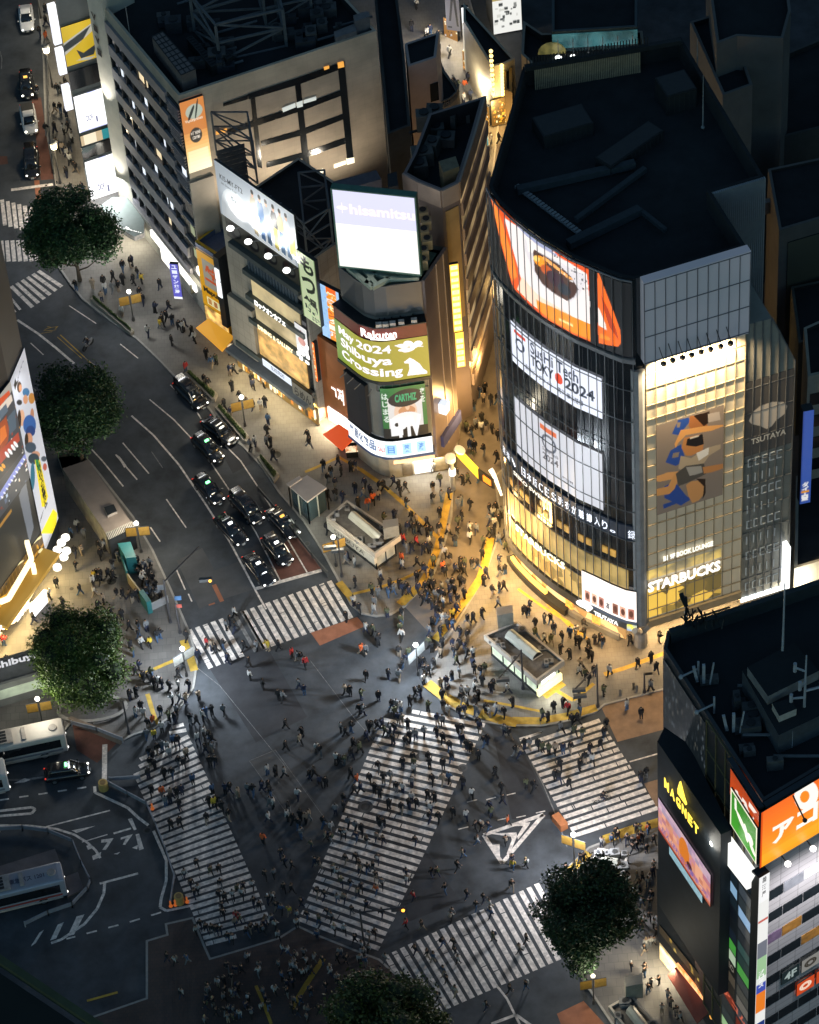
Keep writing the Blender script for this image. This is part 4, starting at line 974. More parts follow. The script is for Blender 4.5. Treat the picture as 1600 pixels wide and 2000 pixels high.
# ---- long brown building along the pedestrian street
HB=33.5
lb=thing('brown_street_building','long brown panelled building with a thick parapet beside the pedestrian street','building',G(880,640,0))
lf=[(862,404-33),(897,388-33),(925,250),(944,190),(835,222),(812,300),(800,335)]
lf=[G2(862,372,HB),G2(895,356,HB),G2(925,262,HB),G2(946,188,HB),G2(838,222,HB),G2(808,300,HB),G2(788,338,HB),G2(817,354,HB)]
M_brown=mat('brown_panel',(.2,.16,.155),.3,.15,.25,spec=.6); M_brown2=mat('parapet_pink',(.42,.33,.27),.6,.15,.4)
bmass(lb,lf,0,HB,M_brown,M_dark,2.6)
b=MB(); 
for a,c_ in zip(lf[:4]+[lf[-2],lf[-1]],lf[1:4]+[None,lf[-1],lf[0]]):
    if c_ is None: continue
    F=Face(a,c_); F.slab(b,0,F.L,HB-2.2,HB+.05,0,.22)
b.build('parapet',M_brown2,lb)
FS=Face(lf[1],lf[2]); FS2=Face(lf[2],lf[3])
b=MB()
for k in range(8): z=4+k*3.5; FS.slab(b,.5,FS.L,z,z+1.7,0,.25); FS2.slab(b,0,FS2.L,z,z+1.7,0,.25)
b.build('floor_band',mat('pink_band',(.36,.28,.26),.5,.15,.4),lb)
b=MB()
for k in range(8): z=5.7+k*3.5; FS.slab(b,.5,FS.L,z,z+1.8,0,.05); FS2.slab(b,0,FS2.L,z,z+1.8,0,.05)
b.build('window',em('street_glint',(.9,.62,.3),.5,scale=.35,col2=(.04,.025,.015)),lb)
F2=Face(lf[0],lf[1]); b=MB(); F2.slab(b,.3,F2.L-.2,15,HB-3,0,.1); b.build('panel',mat('tan_panel',(.45,.3,.13),.5,.2,.3),lb)
bigbox([(857,315),(890,305),(897,325),(866,337)],HB-2.6,3.2,mat('tank_tan',(.36,.27,.15),.6,.2,1),'water_tank','tan water tank on the roof of the long brown building','water tank',top=mat('tank_top',(.22,.2,.13),.7))
rq=random.Random(11)
units=[('round duct cowls',830,250),('stacked condenser',852,262),('dark condenser',872,280),('slim condenser',846,300),('tall exhaust',826,318),('boxy condenser',880,245),('flat condenser',905,235),('ribbed condenser',820,340),('low duct',850,232)]
for i,(nm,x,y) in enumerate(units):
    p=G(x,y,HB-2.6); b=MB(); s1,s2,s3=rq.uniform(1.2,2.2),rq.uniform(.9,1.6),rq.uniform(1,2.2); a=rq.uniform(-.4,.4)
    q=[(p.x+u*math.cos(a)-v*math.sin(a),p.y+u*math.sin(a)+v*math.cos(a)) for u,v in ((-s1/2,-s2/2),(s1/2,-s2/2),(s1/2,s2/2),(-s1/2,s2/2))]
    b.prism(q,HB-2.6,HB-2.6+s3,0); b.tube((p.x,p.y,HB-2.6+s3),(p.x,p.y,HB-2.4+s3),min(s1,s2)*.38,10,mi=1); b.bar((q[0][0],q[0][1],HB-2.3),(q[0][0]-.8,q[0][1]-.3,HB-2.3),.1,1)
    solo(b.build('roof_unit',[mat('condenser_grey',(.11,.11,.1),.6,.3,1),M_dark2]),nm+' on the roof of the long brown building','roof unit','condensers on the brown roof')
# projecting vertical light signs on the street side
for (y0,y1,x0,x1,lab) in ((532,647,887,904,'tall glowing yellow blade sign over the pedestrian street'),(655,716,894,909,'shorter glowing yellow blade sign over the pedestrian street, below the tall one')):
    u,z0=FS.uz(x1,y1,1.5); _,z1=FS.uz(x0,y0,1.5)
    g=G((x0+x1)/2,y1,z0); b=MB()
    F=Face((g.x-.45,g.y-.1),(g.x+.42,g.y)); H=(y1-y0)/18/.68
    cv=Cv(F,0,.88,z0,z0+H,14,90,'ffc040',.0); 
    for k in range(int(H/.85)): cv.rrect(.12,k*.85/H+.02,.88,min(.99,(k*.85+.68)/H),'fff0a8'); 
    tx='カラオケ酒場居酒屋二十四時間'
    for k in range(int(H/.85)): cv.txt(tx[k%len(tx)],.25,k*.85/H+.03,.75,min(.97,(k*.85+.6)/H),'ffe27a')
    o=cv.build('blade_sign',2.0,None,thick=.35); tag(o,lab,'sign')
# ---- crossing corner building with the round LED
rk=thing('led_corner_building','rounded corner building with green LED screen, red band and white rooftop billboard','building',G(790,860,0))
P1,P2,P3=G2(700,892),G2(754,936),G2(851,921)
P4=tuple(Vector(P3)+(Vector(G2(893,856))-Vector(P3))); 
HK=28.0
d1=(Vector(P1)-Vector(P2)).normalized(); d3=(Vector(P3)-Vector(P2)).normalized(); r=1.6
def bez(a,b_,c_,n=6): return [tuple((1-t)**2*a+2*t*(1-t)*b_+t*t*c_) for t in [k/n for k in range(n+1)]]
arc=bez(Vector(P2)+d1*r,Vector(P2),Vector(P2)+d3*r)
foot=[P1]+arc+[P3,P4,tuple(Vector(P1)+Vector(P4)-Vector(P3))]
M_drum=mat('drum_grey',(.1,.105,.11),.45,.15,.3)
b=MB(); b.prism(foot,KH,HK-.6,0,top=1); b.build('wall',[mat('corner_wall',(.2,.2,.2),.7,.2,.3),M_dark],rk)
KF=CurveFace([P1]+arc+[P3]); SF=Face(P3,P4)
zt=lambda x,y,o=.3: KF.uz(x,y,o)[1]
zL0,zL1=zt(741,733),zt(741,656); zR1=zt(741,630)
b=MB(); KF.slab(b,0,KF.L,zt(730,640)+1.4,HK,0,.12); b.build('drum_wall',M_drum,rk)
b=MB(); q=inset([p for p in foot],.0); b.prism(inset(foot,.5),HK-.6,HK-.55,0); b.build('drum_roof',mat('green_roof',(.12,.2,.15),.6,.3,.4),rk)
b=MB(); b.prism(inset(foot,.05),HK-.6,HK+.0,0,cap=False); b.build('drum_rim',M_drum,rk)
b=MB(); KF.slab(b,-.2,KF.L+.1,zL1,zR1,0,1.1); b.build('red_band',mat('red_band',(.24,.03,.02),.5,.15,1),rk)
b=MB(); KF.slab(b,-.2,KF.L+.1,zR1,zR1+.12,0,1.25); b.build('led_frame',M_dark2,rk); b=MB(); KF.slab(b,-.2,KF.L+.1,zL0-.45,zL0,0,1.25); b.build('led_frame',M_dark2,rk)
b=MB(); KF.text(b,'Rakuten',KF.uz(705,648,1.2)[0],KF.uz(775,648,1.2)[0],(zL1+zR1)/2-.5,(zL1+zR1)/2+.65,1.25,0,ext=.04,bold=.02); u0=KF.uz(720,650,1.2)[0]; KF.slab(b,u0,u0+2.0,(zL1+zR1)/2-.75,(zL1+zR1)/2-.66,1.1,1.2); b.build('sign_lettering',E_white,rk)
cv=Cv(KF,-.2,KF.L+.1,zL0,zL1,230,96,'a89a2c',1.15)
for k in range(23): cv.rrect(k/23,0,(k+1)/23,1,['5f8a34','6a8c34','74902f','80942e','8a982e','929a2e','989c30','9e9c32','a09c30','a39a30','a49a32','a69a34'][min(11,k)])
for k in range(32): cv.rrect(0,k/32,1,k/32+.008,'8a8a24',.6)
cv.txt('May 2024',.06,.64,.62,.9,'fffaff',.03).txt('Shibuya',.08,.35,.62,.63,'fffaff',.03).txt('Crossing',.08,.06,.72,.34,'fffaff',.03)
for (x,y,a) in ((.74,.84,1.0),(.8,.88,.4),(.86,.8,-.3),(.8,.72,-1.0),(.9,.84,.1),(.76,.74,1.5)): cv.rell(x,y,.045,.07,'fffaff',a)
cv.rpoly([(.66,.86),(.95,.74),(.95,.76),(.66,.885)],'fffaff')
cv.rpoly([(.76,.08),(.97,.06),(.97,.12),(.93,.2),(.9,.33),(.84,.46),(.8,.52),(.76,.46),(.74,.44),(.745,.4),(.79,.38),(.79,.24)],'fffaff')
cv.build('screen',1.15,rk,thick=.3)
# projector lamps on the band
for x in (736,752,768,785,810):
    u,_=KF.uz(x,620,1.8); p=KF.p(u,zR1+.3,.95); b=MB(); b.bar(p,p-KF.nrm(u)*1.6,.05,0); b.prism([(p.x-.3,p.y-.2),(p.x+.3,p.y-.2),(p.x+.3,p.y+.2),(p.x-.3,p.y+.2)],zR1+.1,zR1+.55,1); b.build('projector',[M_frame,M_white],rk)
# middle storey
b=MB(); zm1=zL0-.5; zm0=zt(747,858,.6); KF.slab(b,.1,KF.L-.1,zm0+.2,zm1,0,.5,0); b.build('middle_cladding',mat('grey_glass_clad',(.14,.15,.15),.3,.2,.5,spec=.7),rk)
mullions(KF,'mullion',rk,KF.L*.45,KF.L-.1,zm1-1.6,zm1,.7,2,.05,.65)
L1=KF.S[1]; b=MB(); KF.slab(b,.2,L1+.5,zm0+.4,zm1-1.2,.4,.95,0); b.build('side_screen_off',mat('led_off',(.02,.024,.035),.4,.2,1),rk)
b=MB()
for k in range(4): u=.8+k*1.1; p=KF.p(u,zm1-1.0,1.0); b.bar(p,p+KF.nrm(u)*.9+Vector((0,0,-.2)),.04)
b.build('screen_lamp_arm',M_grey,rk)
u0=KF.uz(746,810,.8)[0]; u1=KF.L-.5
cv=Cv(KF,u0,u1,zm0+.4,zm1-.9,110,110,'2c7a3c',.8)
cv.rrect(0,0,1,.2,'10161a').rrect(0,.2,.18,.95,'2a7038').rrect(.12,.2,.9,.8,'e8e4e0').rell(.5,.5,.27,.26,'f2d0b4').rell(.53,.52,.2,.1,'d6986c').rell(.52,.47,.14,.035,'8a4a34').rell(.55,.6,.05,.07,'f4c8a4').rell(.5,.35,.35,.15,'fdf8f4')
cv.rell(.53,.78,.4,.17,'1a2024',.08).txt('CARTHIZ',.27,.71,.78,.86,'2fae78',.04)
cv.rpoly([(.14,.05),(.4,.05),(.4,.4),(.14,.4)],'ffffff').rell(.27,.27,.05,.04,'303030')
cv.txt('PIV',.3,.0,.86,.42,'ffffff',.05)
for k,ch in enumerate('はじまる'): cv.txt(ch,.02,.78-k*.15,.13,.9-k*.15,'e8f4e8',.02); 
for k,ch in enumerate('夜を'): cv.txt(ch,.87,.8-k*.15,.98,.93-k*.15,'e8f4e8',.02)
cv.build('poster_screen',1.0,rk,thick=.2)
zs1=zt(747,860,.9); zs0=zt(750,891,.9)
cv=Cv(KF,.1,KF.L-.2,zs0,zs1,200,30,'f4f8fb',1.0)
for k in range(5): cv.txt('薬局化粧品'[k],.03+k*.08,.25,.1+k*.08,.85,'24406a' if k<4 else '44608a',.03)
for k in range(3): cv.rrect(.5+k*.16,.12,.6+k*.16,.8,'a8cfee'); cv.txt('目薬液'[k],.52+k*.16,.25,.58+k*.16,.7,'4a86c4',.02)
cv.txt('SALE',.44,.3,.5,.6,'d84848'); cv.build('shop_sign',1.5,rk,thick=.5)
b=MB(); KF.slab(b,0,KF.L,zs0-.35,zs0-.02,0,1.05); b.build('blue_trim',mat('blue_trim',(.06,.1,.25),.5,.1,1),rk)
b=MB(); KF.slab(b,.1,KF.L-.2,KH,zs0-.4,0,.12); b.build('shop_front',mat('shop_front_white',(.42,.4,.34),.5,.2,1),rk)
L0=KF.S[-2]
for a,c_,m in ((L0+.2,L0+1.3,mat('shutter',(.15,.13,.1),.6)),(L0+1.5,L0+3.4,E_shopc),(L0+3.6,L0+5.1,mat('shop_glow_dim',(.35,.3,.2),.5))):
    b=MB(); KF.slab(b,a,c_,.3,2.3,.1,.2); b.build('shop_window',m,rk)
b=MB(); KF.slab(b,L0-.6,KF.L,2.35,2.7,.1,.3); b.build('light_strip',em('strip_orange',(1,.6,.3),1.8),rk)
alight('shop_lamp',KF.p(L0+2.5,2.4,.4),KF.p(L0+2.5,0,1.5),120,(1,.9,.7),4,.4,rk)
# street side wall
b=MB(); SF.slab(b,.05,SF.L,KH,HK,0,.35); b.build('street_wall',M_brown,rk)
b=MB()
for k in range(2): u=2.6+k*1.6; SF.slab(b,u,u+.1,2,HK,.33,.42)
b.build('wall_rib',M_brown2,rk)
b=MB(); SF.slab(b,1.0,SF.L,3.0,4.6,.3,.7); b.build('blue_fascia',mat('blue_fascia',(.06,.07,.2),.5,.2,1),rk)
b=MB(); (ua,za),(ub,zb)=SF.uz(862,820,1),SF.uz(872,785,1); SF.slab(b,1.0,1.9,za,zb,.3,1.2); b.build('small_white_sign',em('small_sign',(.85,.9,1),1.0),rk)
# big rooftop billboard on its green frame
bl=thing('rooftop_billboard','glaring white rooftop billboard with faint lettering above the round corner building','billboard',(arc[3][0],arc[3][1],HK))
cx=G(664,520,HK+1.0); cy=G(822,537,HK+1.0)
BF=Face((cx.x,cx.y),(cy.x,cy.y)); (u0,z0),(u1,z1)=BF.uz(664,519,0),BF.uz(821,536,0); zz0=(z0+z1)/2; zz1=(BF.uz(651,369)[1]+BF.uz(811,386)[1])/2
cv=Cv(BF,u0,u1,zz0,zz1,150,130,'fffdf6',0)
cv.rrect(0,.56,1,1,'dcdcf6'); cv.txt('hisamitsu',.19,.7,.99,.83,'fff4ee',.03).rell(.1,.77,.07,.025,'fff4ee'); cv.rrect(.095,.7,.105,.84,'fff4ee')
cv.build('lit_face',1.12,bl,thick=.6)
b=MB(); BF.slab(b,u0-.15,u1+.15,zz0-.15,zz0,-.7,.1); BF.slab(b,u0-.15,u1+.15,zz1,zz1+.15,-.7,.1); BF.slab(b,u0-.15,u0,zz0,zz1,-.7,.1); BF.slab(b,u1,u1+.15,zz0,zz1,-.7,.1); b.build('frame',mat('green_frame',(.08,.2,.15),.5),bl)
b=MB()
for (x0,y0,x1,y1) in ((680,523,727,562),(727,562,760,545),(760,545,818,542),(700,520,760,545),(712,528,735,556),(735,528,715,556)): b.bar(G(x0,y0,HK+.3),G(x1,y1,HK+.3),.22)
for k in range(5): u=u0+(u1-u0)*(k+.5)/5; b.bar(BF.p(u,HK-.3,-.4),BF.p(u,zz1,-.7),.12); b.bar(BF.p(u,HK-.3,-2.6),BF.p(u,zz1-2,-.7),.1)
b.build('support_frame',mat('green_frame_pale',(.35,.42,.34),.6),bl)
# machines beside the billboard
rq=random.Random(21)
for i,(x,y,nm) in enumerate(((826,412,'topmost'),(832,428,'second'),(828,446,'third'),(834,463,'fourth'),(827,482,'fifth'),(825,500,'lowest'))):
    p=G(x,y,HK+3-i*.3); b=MB(); b.prism([(p.x-.5,p.y-.6),(p.x+.5,p.y-.5),(p.x+.5,p.y+.4),(p.x-.5,p.y+.5)],HK+2.0-i*.4,HK+3.2-i*.4,0); b.tube((p.x,p.y,HK+3.2-i*.4),(p.x,p.y,HK+3.3-i*.4),.35,8,mi=1); b.bar((p.x,p.y,HK-.6),(p.x,p.y,HK+2-i*.4),.08,1)
    solo(b.build('roof_unit',[mat('unit_tan',(.35,.28,.16),.6,.2,1),M_dark2]),nm+' tan condenser of the column on the rack right of the white billboard','roof unit','tan condensers by the white billboard')
bigbox([(650,355),(735,332),(745,350),(665,372)],HK+.5,3,mat('shed_grey',(.1,.1,.12),.7),'roof_shed','dark sloping shed behind the white rooftop billboard','roof hut')
bigbox([(757,340),(775,335),(778,362),(758,366)],HK+2,4,M_dark2,'roof_unit','tall dark machine behind the white rooftop billboard','roof unit')
# ================================================================ SHOP ROW
# ---- building with the long white music billboard
SB=Face(G2(472,712),G2(616,818))
zb0=SB.uz(430,400)[1]; zb1=(SB.uz(583,515)[1]); zt0=SB.uz(414,296)[1]; zt1=SB.uz(583,416)[1]
HB0=(zb0+zb1)/2; HB1=(zt0+zt1)/2
sb=thing('billboard_building','narrow shop building with slatted windows and lettered balconies below a long white billboard','building',SB.p(SB.L/2,0,-4))
uL=SB.uz(430,400)[0]; uR=SB.uz(583,515)[0]+.6
D=11
fp=[tuple(SB.p(u,0,o)[:2]) for u,o in ((uL,0),(uR,0),(uR,-D),(uL,-D))]
M_tan=tiles('tan_tile',(.5,.45,.37),(.47,.42,.35),(.3,.27,.22),1.0,1.2,.7,1,0,.25,.02)
bmass(sb,fp,0,HB0-.4,M_tan,M_dark,.5)
W=lambda x,y,o=0.0: SB.uz(350+x/4,400+y/4,o)
b=MB(); SB.slab(b,W(560,500)[0],uR-.3,3.8,W(400,330)[1]-.5,.0,.1,0); b.build('window',M_win,sb)
zf=[W(600,800)[1]]
# balcony slabs (dark green) : through left pixel positions
slabs=[]
for (x,y) in ((390,300),(500,510),(525,705),(550,890),(450,1070)):
    u,z=W(x,y,.6); slabs.append((u,z)); b=MB(); SB.slab(b,u,uR-.2,z-.35,z+.3,0,.75,0); b.build('balcony',mat('balcony_green',(.08,.1,.1),.5,.2,1),sb)
z1,z2,z3,z4=[s[1] for s in slabs[:4]]; z5=slabs[4][1]
b=MB()
for k in range(16): u=W(570,600)[0]+k*(uR-1-W(570,600)[0])/16; SB.slab(b,u,u+.28,z2+.3,z1-.4,.1,.3)
b.build('louvre_grille',mat('louvre_blue',(.1,.13,.16),.5,.2,1),sb)
b=MB(); SB.slab(b,W(590,700)[0],uR-1.2,z3+.3,z2-.4,.1,.25,0); b.build('lit_window',em('hall_warm',(.95,.75,.4),.6,scale=.4,col2=(.3,.24,.14)),sb)
b=MB(); SB.slab(b,W(620,900)[0],uR-.8,z4+.3,z3-.4,.1,.25,0); b.build('lit_window',em('hall_warm2',(.9,.72,.42),.55,scale=.4,col2=(.25,.2,.12)),sb)
b=MB(); SB.slab(b,W(640,1100)[0],uR-1.0,z5+.3,z4-.4,.1,.25,0); b.build('lit_window',em('cafe_warm',(1,.6,.2),.8,scale=.7,col2=(.08,.06,.04)),sb)
b=MB(); ua=W(600,800,.8)[0]; ub=W(840,980,.8)[0]; SB.text(b,'ロックオンカフェ',ua,ub,z3-.15,z3+.75,.9,0,bold=.04,ext=.03); b.build('lettering',E_white,sb)
b=MB(); ua=W(625,980,.8)[0]; ub=W(900,1180,.8)[0]; SB.text(b,'DINING & GALLERY',ua,ub,z4-.1,z4+.55,.9,0,bold=.03,ext=.03); b.build('lettering',em('gold_letters',(1,.85,.55),1.5),sb)
cv=Cv(SB,W(645,1150,.9)[0],W(875,1340,.9)[0],z5-.1,z5+1.0,80,16,'e8f0fa',.95); cv.txt('OLIVES STUDIO',.3,.25,.75,.8,'3a4a70',.02); cv.build('sign',1.1,sb)
cv=Cv(SB,W(880,1360,.9)[0],W(1040,1480,.9)[0],z5-1.5,z5+.7,50,36,'6a6860',.95); cv.txt('らめん',.1,.2,.9,.8,'141416',.03); cv.build('sign',.35,sb,lit=True)
cv=Cv(SB,W(895,940,.6)[0],W(990,1010,.6)[0],z4+.4,z3+1.1,30,60,'e6e6e6',.5); cv.rell(.5,.45,.3,.14,'d08c84').txt('肉',.3,.62,.7,.85,'a04848',.02); cv.build('sign',1.0,sb)
b=MB(); rq=random.Random(4)
for k in range(12): u,z=W(930+rq.uniform(-15,70),1170+rq.uniform(-60,90),1.0); SB.slab(b,u,u+rq.uniform(.2,.5),z,z+rq.uniform(.2,.6),.9,1.0)
b.build('neon_flower',E_white,sb)
# decorated panels under the billboard
cv=Cv(SB,uL+.8,uR-.6,z1+.4,HB0-.5,120,26,'4a4840',.15)
for k in range(4): x=.12+k*.25; cv.rell(x,.5,.09,.36,'1c1c20'); cv.rell(x+.02,.5,.05,.2,'5c5c58'); cv.rell(x-.03,.6,.03,.2,'301c18')
cv.build('mural',.1,sb,lit=True)
# storefront row at the ground
cv=Cv(SB,.1,SB.L+1.2,.2,2.7,150,26,'7a5a20',.55); rq=random.Random(8)
for k in range(46): x=rq.random(); cv.rrect(x,rq.random()*.4,x+.012+rq.random()*.03,.45+rq.random()*.5,rq.choice(['ffd878','fff6d8','e8a028','5a3c18','fff0c0','c87820','2a2018']))
cv.build('shop_front',1.5,sb)
b=MB(); SB.slab(b,-.5,SB.L+.3,2.75,3.2,0,1.5); b.build('awning',mat('awning_grey',(.16,.18,.2),.6,.2,1),sb)
for k in range(3): alight('shop_lamp',SB.p(1.5+k*4,2.6,1.4),SB.p(1.5+k*4,0,2.4),100,(1,.78,.42),3.2,.4,sb)
# the long billboard itself
mb_=thing('music_billboard','long white billboard with a row of six standing figures and four lamps under it','billboard',SB.p((uL+uR)/2,HB0,-.3))
SBo=.6; ua,ub=SB.uz(430,404,SBo)[0],SB.uz(584,512,SBo)[0]
cv=Cv(SB,ua,ub,HB0,HB1,240,96,'b9bfc6',SBo)
cv.rell(.22,.1,.2,.55,'d6dadd').rell(.22,.05,.14,.4,'e6e8ea').rell(.62,.0,.34,.4,'d6dadd').rell(.62,-.05,.26,.3,'e4e6e8')
cv.txt('KIS-MY-FT2',.05,.7,.34,.8,'30363c',.01).txt('5th Dome Tour',.06,.62,.26,.655,'5a6068'); cv.txt('Sy',.17,.4,.25,.5,'50565c').txt('nopsis',.3,.3,.36,.34,'7c8288')
for k,(x,c1_,c2_) in enumerate(((.47,'b8ad98','a89c84'),(.56,'5a7aa4','4a668c'),(.64,'a8b0b8','566a84'),(.73,'3a3c40','b0a060'),(.81,'c8b890','5c7490'),(.89,'d0d4d8','6c8098'))):
    y=.06-.0*k; cv.rpoly([(x-.028,y+.02),(x+.0,y+.02),(x+.01,y+.5),(x-.03,y+.5)],c2_); cv.rpoly([(x+.0,y),(x+.024,y),(x+.03,y+.5),(x+.0,y+.5)],c2_); cv.rpoly([(x-.04,y+.42),(x-.045,y+.6),(x-.025,y+.72),(x+.025,y+.72),(x+.042,y+.6),(x+.036,y+.42)],c1_); cv.rell(x,y+.77,.015,.06,'d8b090'); cv.rell(x,y+.815,.018,.045,'201c1a')
cv.rrect(.9,.18,.98,.52,'c8a050')
cv.build('printed_face',.45,mb_,thick=.3,lit=True)
b=MB()
for k in range(8): u=ua+(ub-ua)*(k+.5)/8; b.bar(SB.p(u,HB0-.4,.3),SB.p(u,HB1,.28),.08); b.bar(SB.p(u,HB0-.4,-3.4),SB.p(u,HB1-.5,.1),.07)
for k in range(3): z=HB0+(HB1-HB0)*(k+.3)/3; b.bar(SB.p(ua,z,-2.5+k),SB.p(ub,z,-2.5+k),.06)
b.build('support_frame',M_steel,mb_)
for x,y in ((450,446),(485,472),(524,500),(560,528)):
    u,z=SB.uz(x,y,2.0); p=SB.p(u,z,2.0); b=MB(); b.bar(SB.p(u,HB0-.5,.0),p,.04); b.build('lamp_arm',M_steel,mb_); b=MB(); b.ball((p.x,p.y,p.z),.42,10,6,0,.5); b.build('lamp',em('lamp_glow',(1,1,.97),3.0),mb_)
    spot('billboard_light',p+Vector((0,0,.3)),SB.p(u,HB0+3,.6),420,(1,.98,.93),.2,120,.8,mb_)
# slatted dark screen between billboard and store
frame_tower('roof_frame','dense steel lattice behind the white billboard, left part',[G2(420,275,HB0+2),G2(490,275,HB0+2),G2(500,330,HB0+2)],HB0,HB0+6,.1)
frame_tower('roof_frame','steel lattice between the long billboard and the white rooftop screen',[G2(590,400,HB0),G2(640,395,HB0),G2(650,470,HB0),G2(600,500,HB0)],HB0-10,HB0+4.5,.11)
frame_tower('roof_frame','lower steel lattice left of the green drum roof',[G2(625,470,16),G2(660,470,16),G2(662,540,16),G2(640,540,16)],12,22,.1)
b=MB(); F=Face(G2(422,290,HB0+6),G2(490,272,HB0+6)); 
for k in range(9): F.slab(b,0,F.L*.8,HB0+.4+k*.6,HB0+.9+k*.6,0,.1)
solo(b.build('louvre_screen',mat('louvre_screen_metal',(.06,.065,.07),.6)),'dark louvred screen standing behind the left end of the long billboard','screen')
# ---- yellow store
YF=Face(G2(396,622),G2(446,655)); zy0=YF.uz(404,618)[1]; 
ys=thing('yellow_store','small bright yellow shop building with grey signboard and orange awning','building',YF.p(1.5,0,-3))
zt=(YF.uz(381,468)[1]+YF.uz(427,502)[1])/2; uA,uB=YF.uz(381,468)[0],YF.uz(427,502)[0]+.1
fp=[tuple(YF.p(u,0,o)[:2]) for u,o in ((uA,0),(uB,0),(uB,-6),(uA,-6))]
bmass(ys,fp,0,zt,mat('yellow_wall',(.62,.36,.02),.6,.12,.5),mat('blue_roof',(.1,.14,.24),.7,.2,1),.7)
cv=Cv(YF,uA+.05,uB-.05,2.9,zt-.1,60,120,'d89a14',.1)
cv.rrect(.2,.35,.92,.8,'9a9488').txt('牛丼',.3,.5,.84,.72,'c8501c',.08); cv.rrect(.25,.46,.85,.5,'c8501c').rrect(0,.9,1,.92,'2a2410').txt('Mapuka',.1,.21,.95,.32,'1c1a14',.05); cv.rrect(.2,.04,.95,.17,'f8e8b0').rrect(.25,.06,.4,.15,'c88c50').rrect(.5,.06,.65,.15,'b87848').rrect(.75,.06,.88,.15,'d0a060').rrect(0,.93,1,1,'2c3c5c')
cv.build('sign_front',.42,ys,lit=True)
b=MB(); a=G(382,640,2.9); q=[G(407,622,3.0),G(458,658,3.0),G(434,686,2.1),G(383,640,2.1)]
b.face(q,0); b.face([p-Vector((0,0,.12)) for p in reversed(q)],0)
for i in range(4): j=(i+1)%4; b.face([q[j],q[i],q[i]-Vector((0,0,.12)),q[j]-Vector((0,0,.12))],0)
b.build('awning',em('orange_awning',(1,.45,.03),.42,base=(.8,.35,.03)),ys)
b=MB(); YF.slab(b,uA+.2,uB-.1,.2,2.6,0,.15); b.build('shop_window',E_shopw,ys)
# dark slim block with white light boxes
YS=Face(G2(446,655),G2(470,645)); 
bs=thing('light_box_pylon','dark slim pylon with two white light boxes between yellow store and tiled column','sign pylon',YF.p(uB+.4,0,.2))
b=MB(); YF.slab(b,uB+.05,uB+.9,2.5,zt+.8,-1.5,.9); b.build('body',M_dark2,bs)
for z0,z1 in ((zt-5.1,zt-2.8),(zt-2.6,zt-.9)):
    b=MB(); YF.slab(b,uB+.15,uB+.8,z0,z1,.88,1.0); b.build('light_box',em('light_box',(.95,.97,1),1.2),bs)
cl=thing('tiled_column_block','pale tiled windowless column block left of the lettered balconies','building',SB.p(uL+1,0,.3))
b=MB(); SB.slab(b,uL-.15,W(560,500)[0]-.1,3.4,z1-.3,.02,.55); b.build('wall',M_tan,cl)
# ---- projecting vertical signs
def vsign(name,px,hs,label,draw,st,thick=.45,nx=40,ny=110,lit=False,bg='ffffff',zfix=None):
    """px: TL,TR,BR,BL photo corners; hs: off distance from the shop plane of its left edge"""
    F0=SB; u,z=F0.uz(*px[3],hs); pL=F0.p(u,0,hs)
    # direction from the top edge: right corner found on the same height as the left
    zt_=F0.uz(*px[0],hs)[1]; pl=G(*px[0],zt_); pr=G(*px[1],zt_)
    F=Face((pl.x,pl.y),(pr.x,pr.y)); zb_=F.uz(*px[3])[1]
    cv=Cv(F,0,F.L,zb_,zt_,nx,ny,bg,0); draw(cv); o=cv.build(name,st,None,thick=thick,lit=lit); return tag(o,label,'sign'),F,zb_,zt_
def dm(cv):
    for k,ch in enumerate('もつ鍋'): cv.txt(ch,.12,.72-k*.3,.88,.97-k*.3,'18241c',.04)
    cv.rrect(0,0,.05,1,'7a8a60').rrect(.95,0,1,1,'7a8a60')
    cv.txt('はなれ',.5,.02,.95,.1,'28342c')
vsign('vertical_sign',((579,487),(614,511),(625,632),(588,612)),1.6,'pale green vertical sign with big black brush characters',dm,.5,bg='d2dfb0',lit=True)
def db(cv):
    cv.rrect(.38,.0,.86,1,'f09018').rrect(.4,.9,.84,1,'e86010')
    for k,ch in enumerate('焼肉センター酒'): cv.txt(ch,.38,.82-k*.125,.84,.92-k*.125,['fff0c0','e8e0d8','fff0c0','c83010','fff6e0','fff6e0','ffffff'][k],.04)
    for k in range(12): cv.rell(.3+.12*math.sin(k*2.1),.05+k*.08,.05,.018,'8ab4e8')
vsign('vertical_sign',((620,551),(661,572),(665,677),(629,653)),1.2,'light blue and orange vertical sign with stacked characters',db,1.15,bg='9cc4ec')
# ---- brown building with white Korean lettering
KB=Face(G2(647,822),G2(693,853)); zk=(KB.uz(627,660)[1]+KB.uz(667,686)[1])/2
kb=thing('brown_restaurant','narrow rust brown restaurant building with white painted lettering and red awning','building',KB.p(1.5,0,-4))
fp=[tuple(KB.p(u,0,o)[:2]) for u,o in ((-.8,0),(KB.L,0),(KB.L,-9),(-.8,-9))]
bmass(kb,fp,0,zk,mat('rust_wall',(.36,.12,.035),.6,.2,.4),M_dark,.4)
b=MB(); KB.text(b,'ㄱ저',.75,2.55,KB.uz(655,768)[1]-.9,KB.uz(655,768)[1]+1.4,.12,0,bold=.03); b.build('lettering',E_white,kb)
cv=Cv(KB,-1.3,-.5,zk-6.2,zk-.4,14,70,'ff7a20',.8)
for k,ch in enumerate('呑み処酒場焼鳥'): cv.txt(ch,.15,.86-k*.135,.85,.96-k*.135,'fff0c8',.03)
cv.build('blade_sign',1.4,kb,thick=.5)
b=MB(); KB.slab(b,-1.9,-.85,1.5,zk-.2,-.5,.3); b.build('dark_pier',M_dark2,kb)
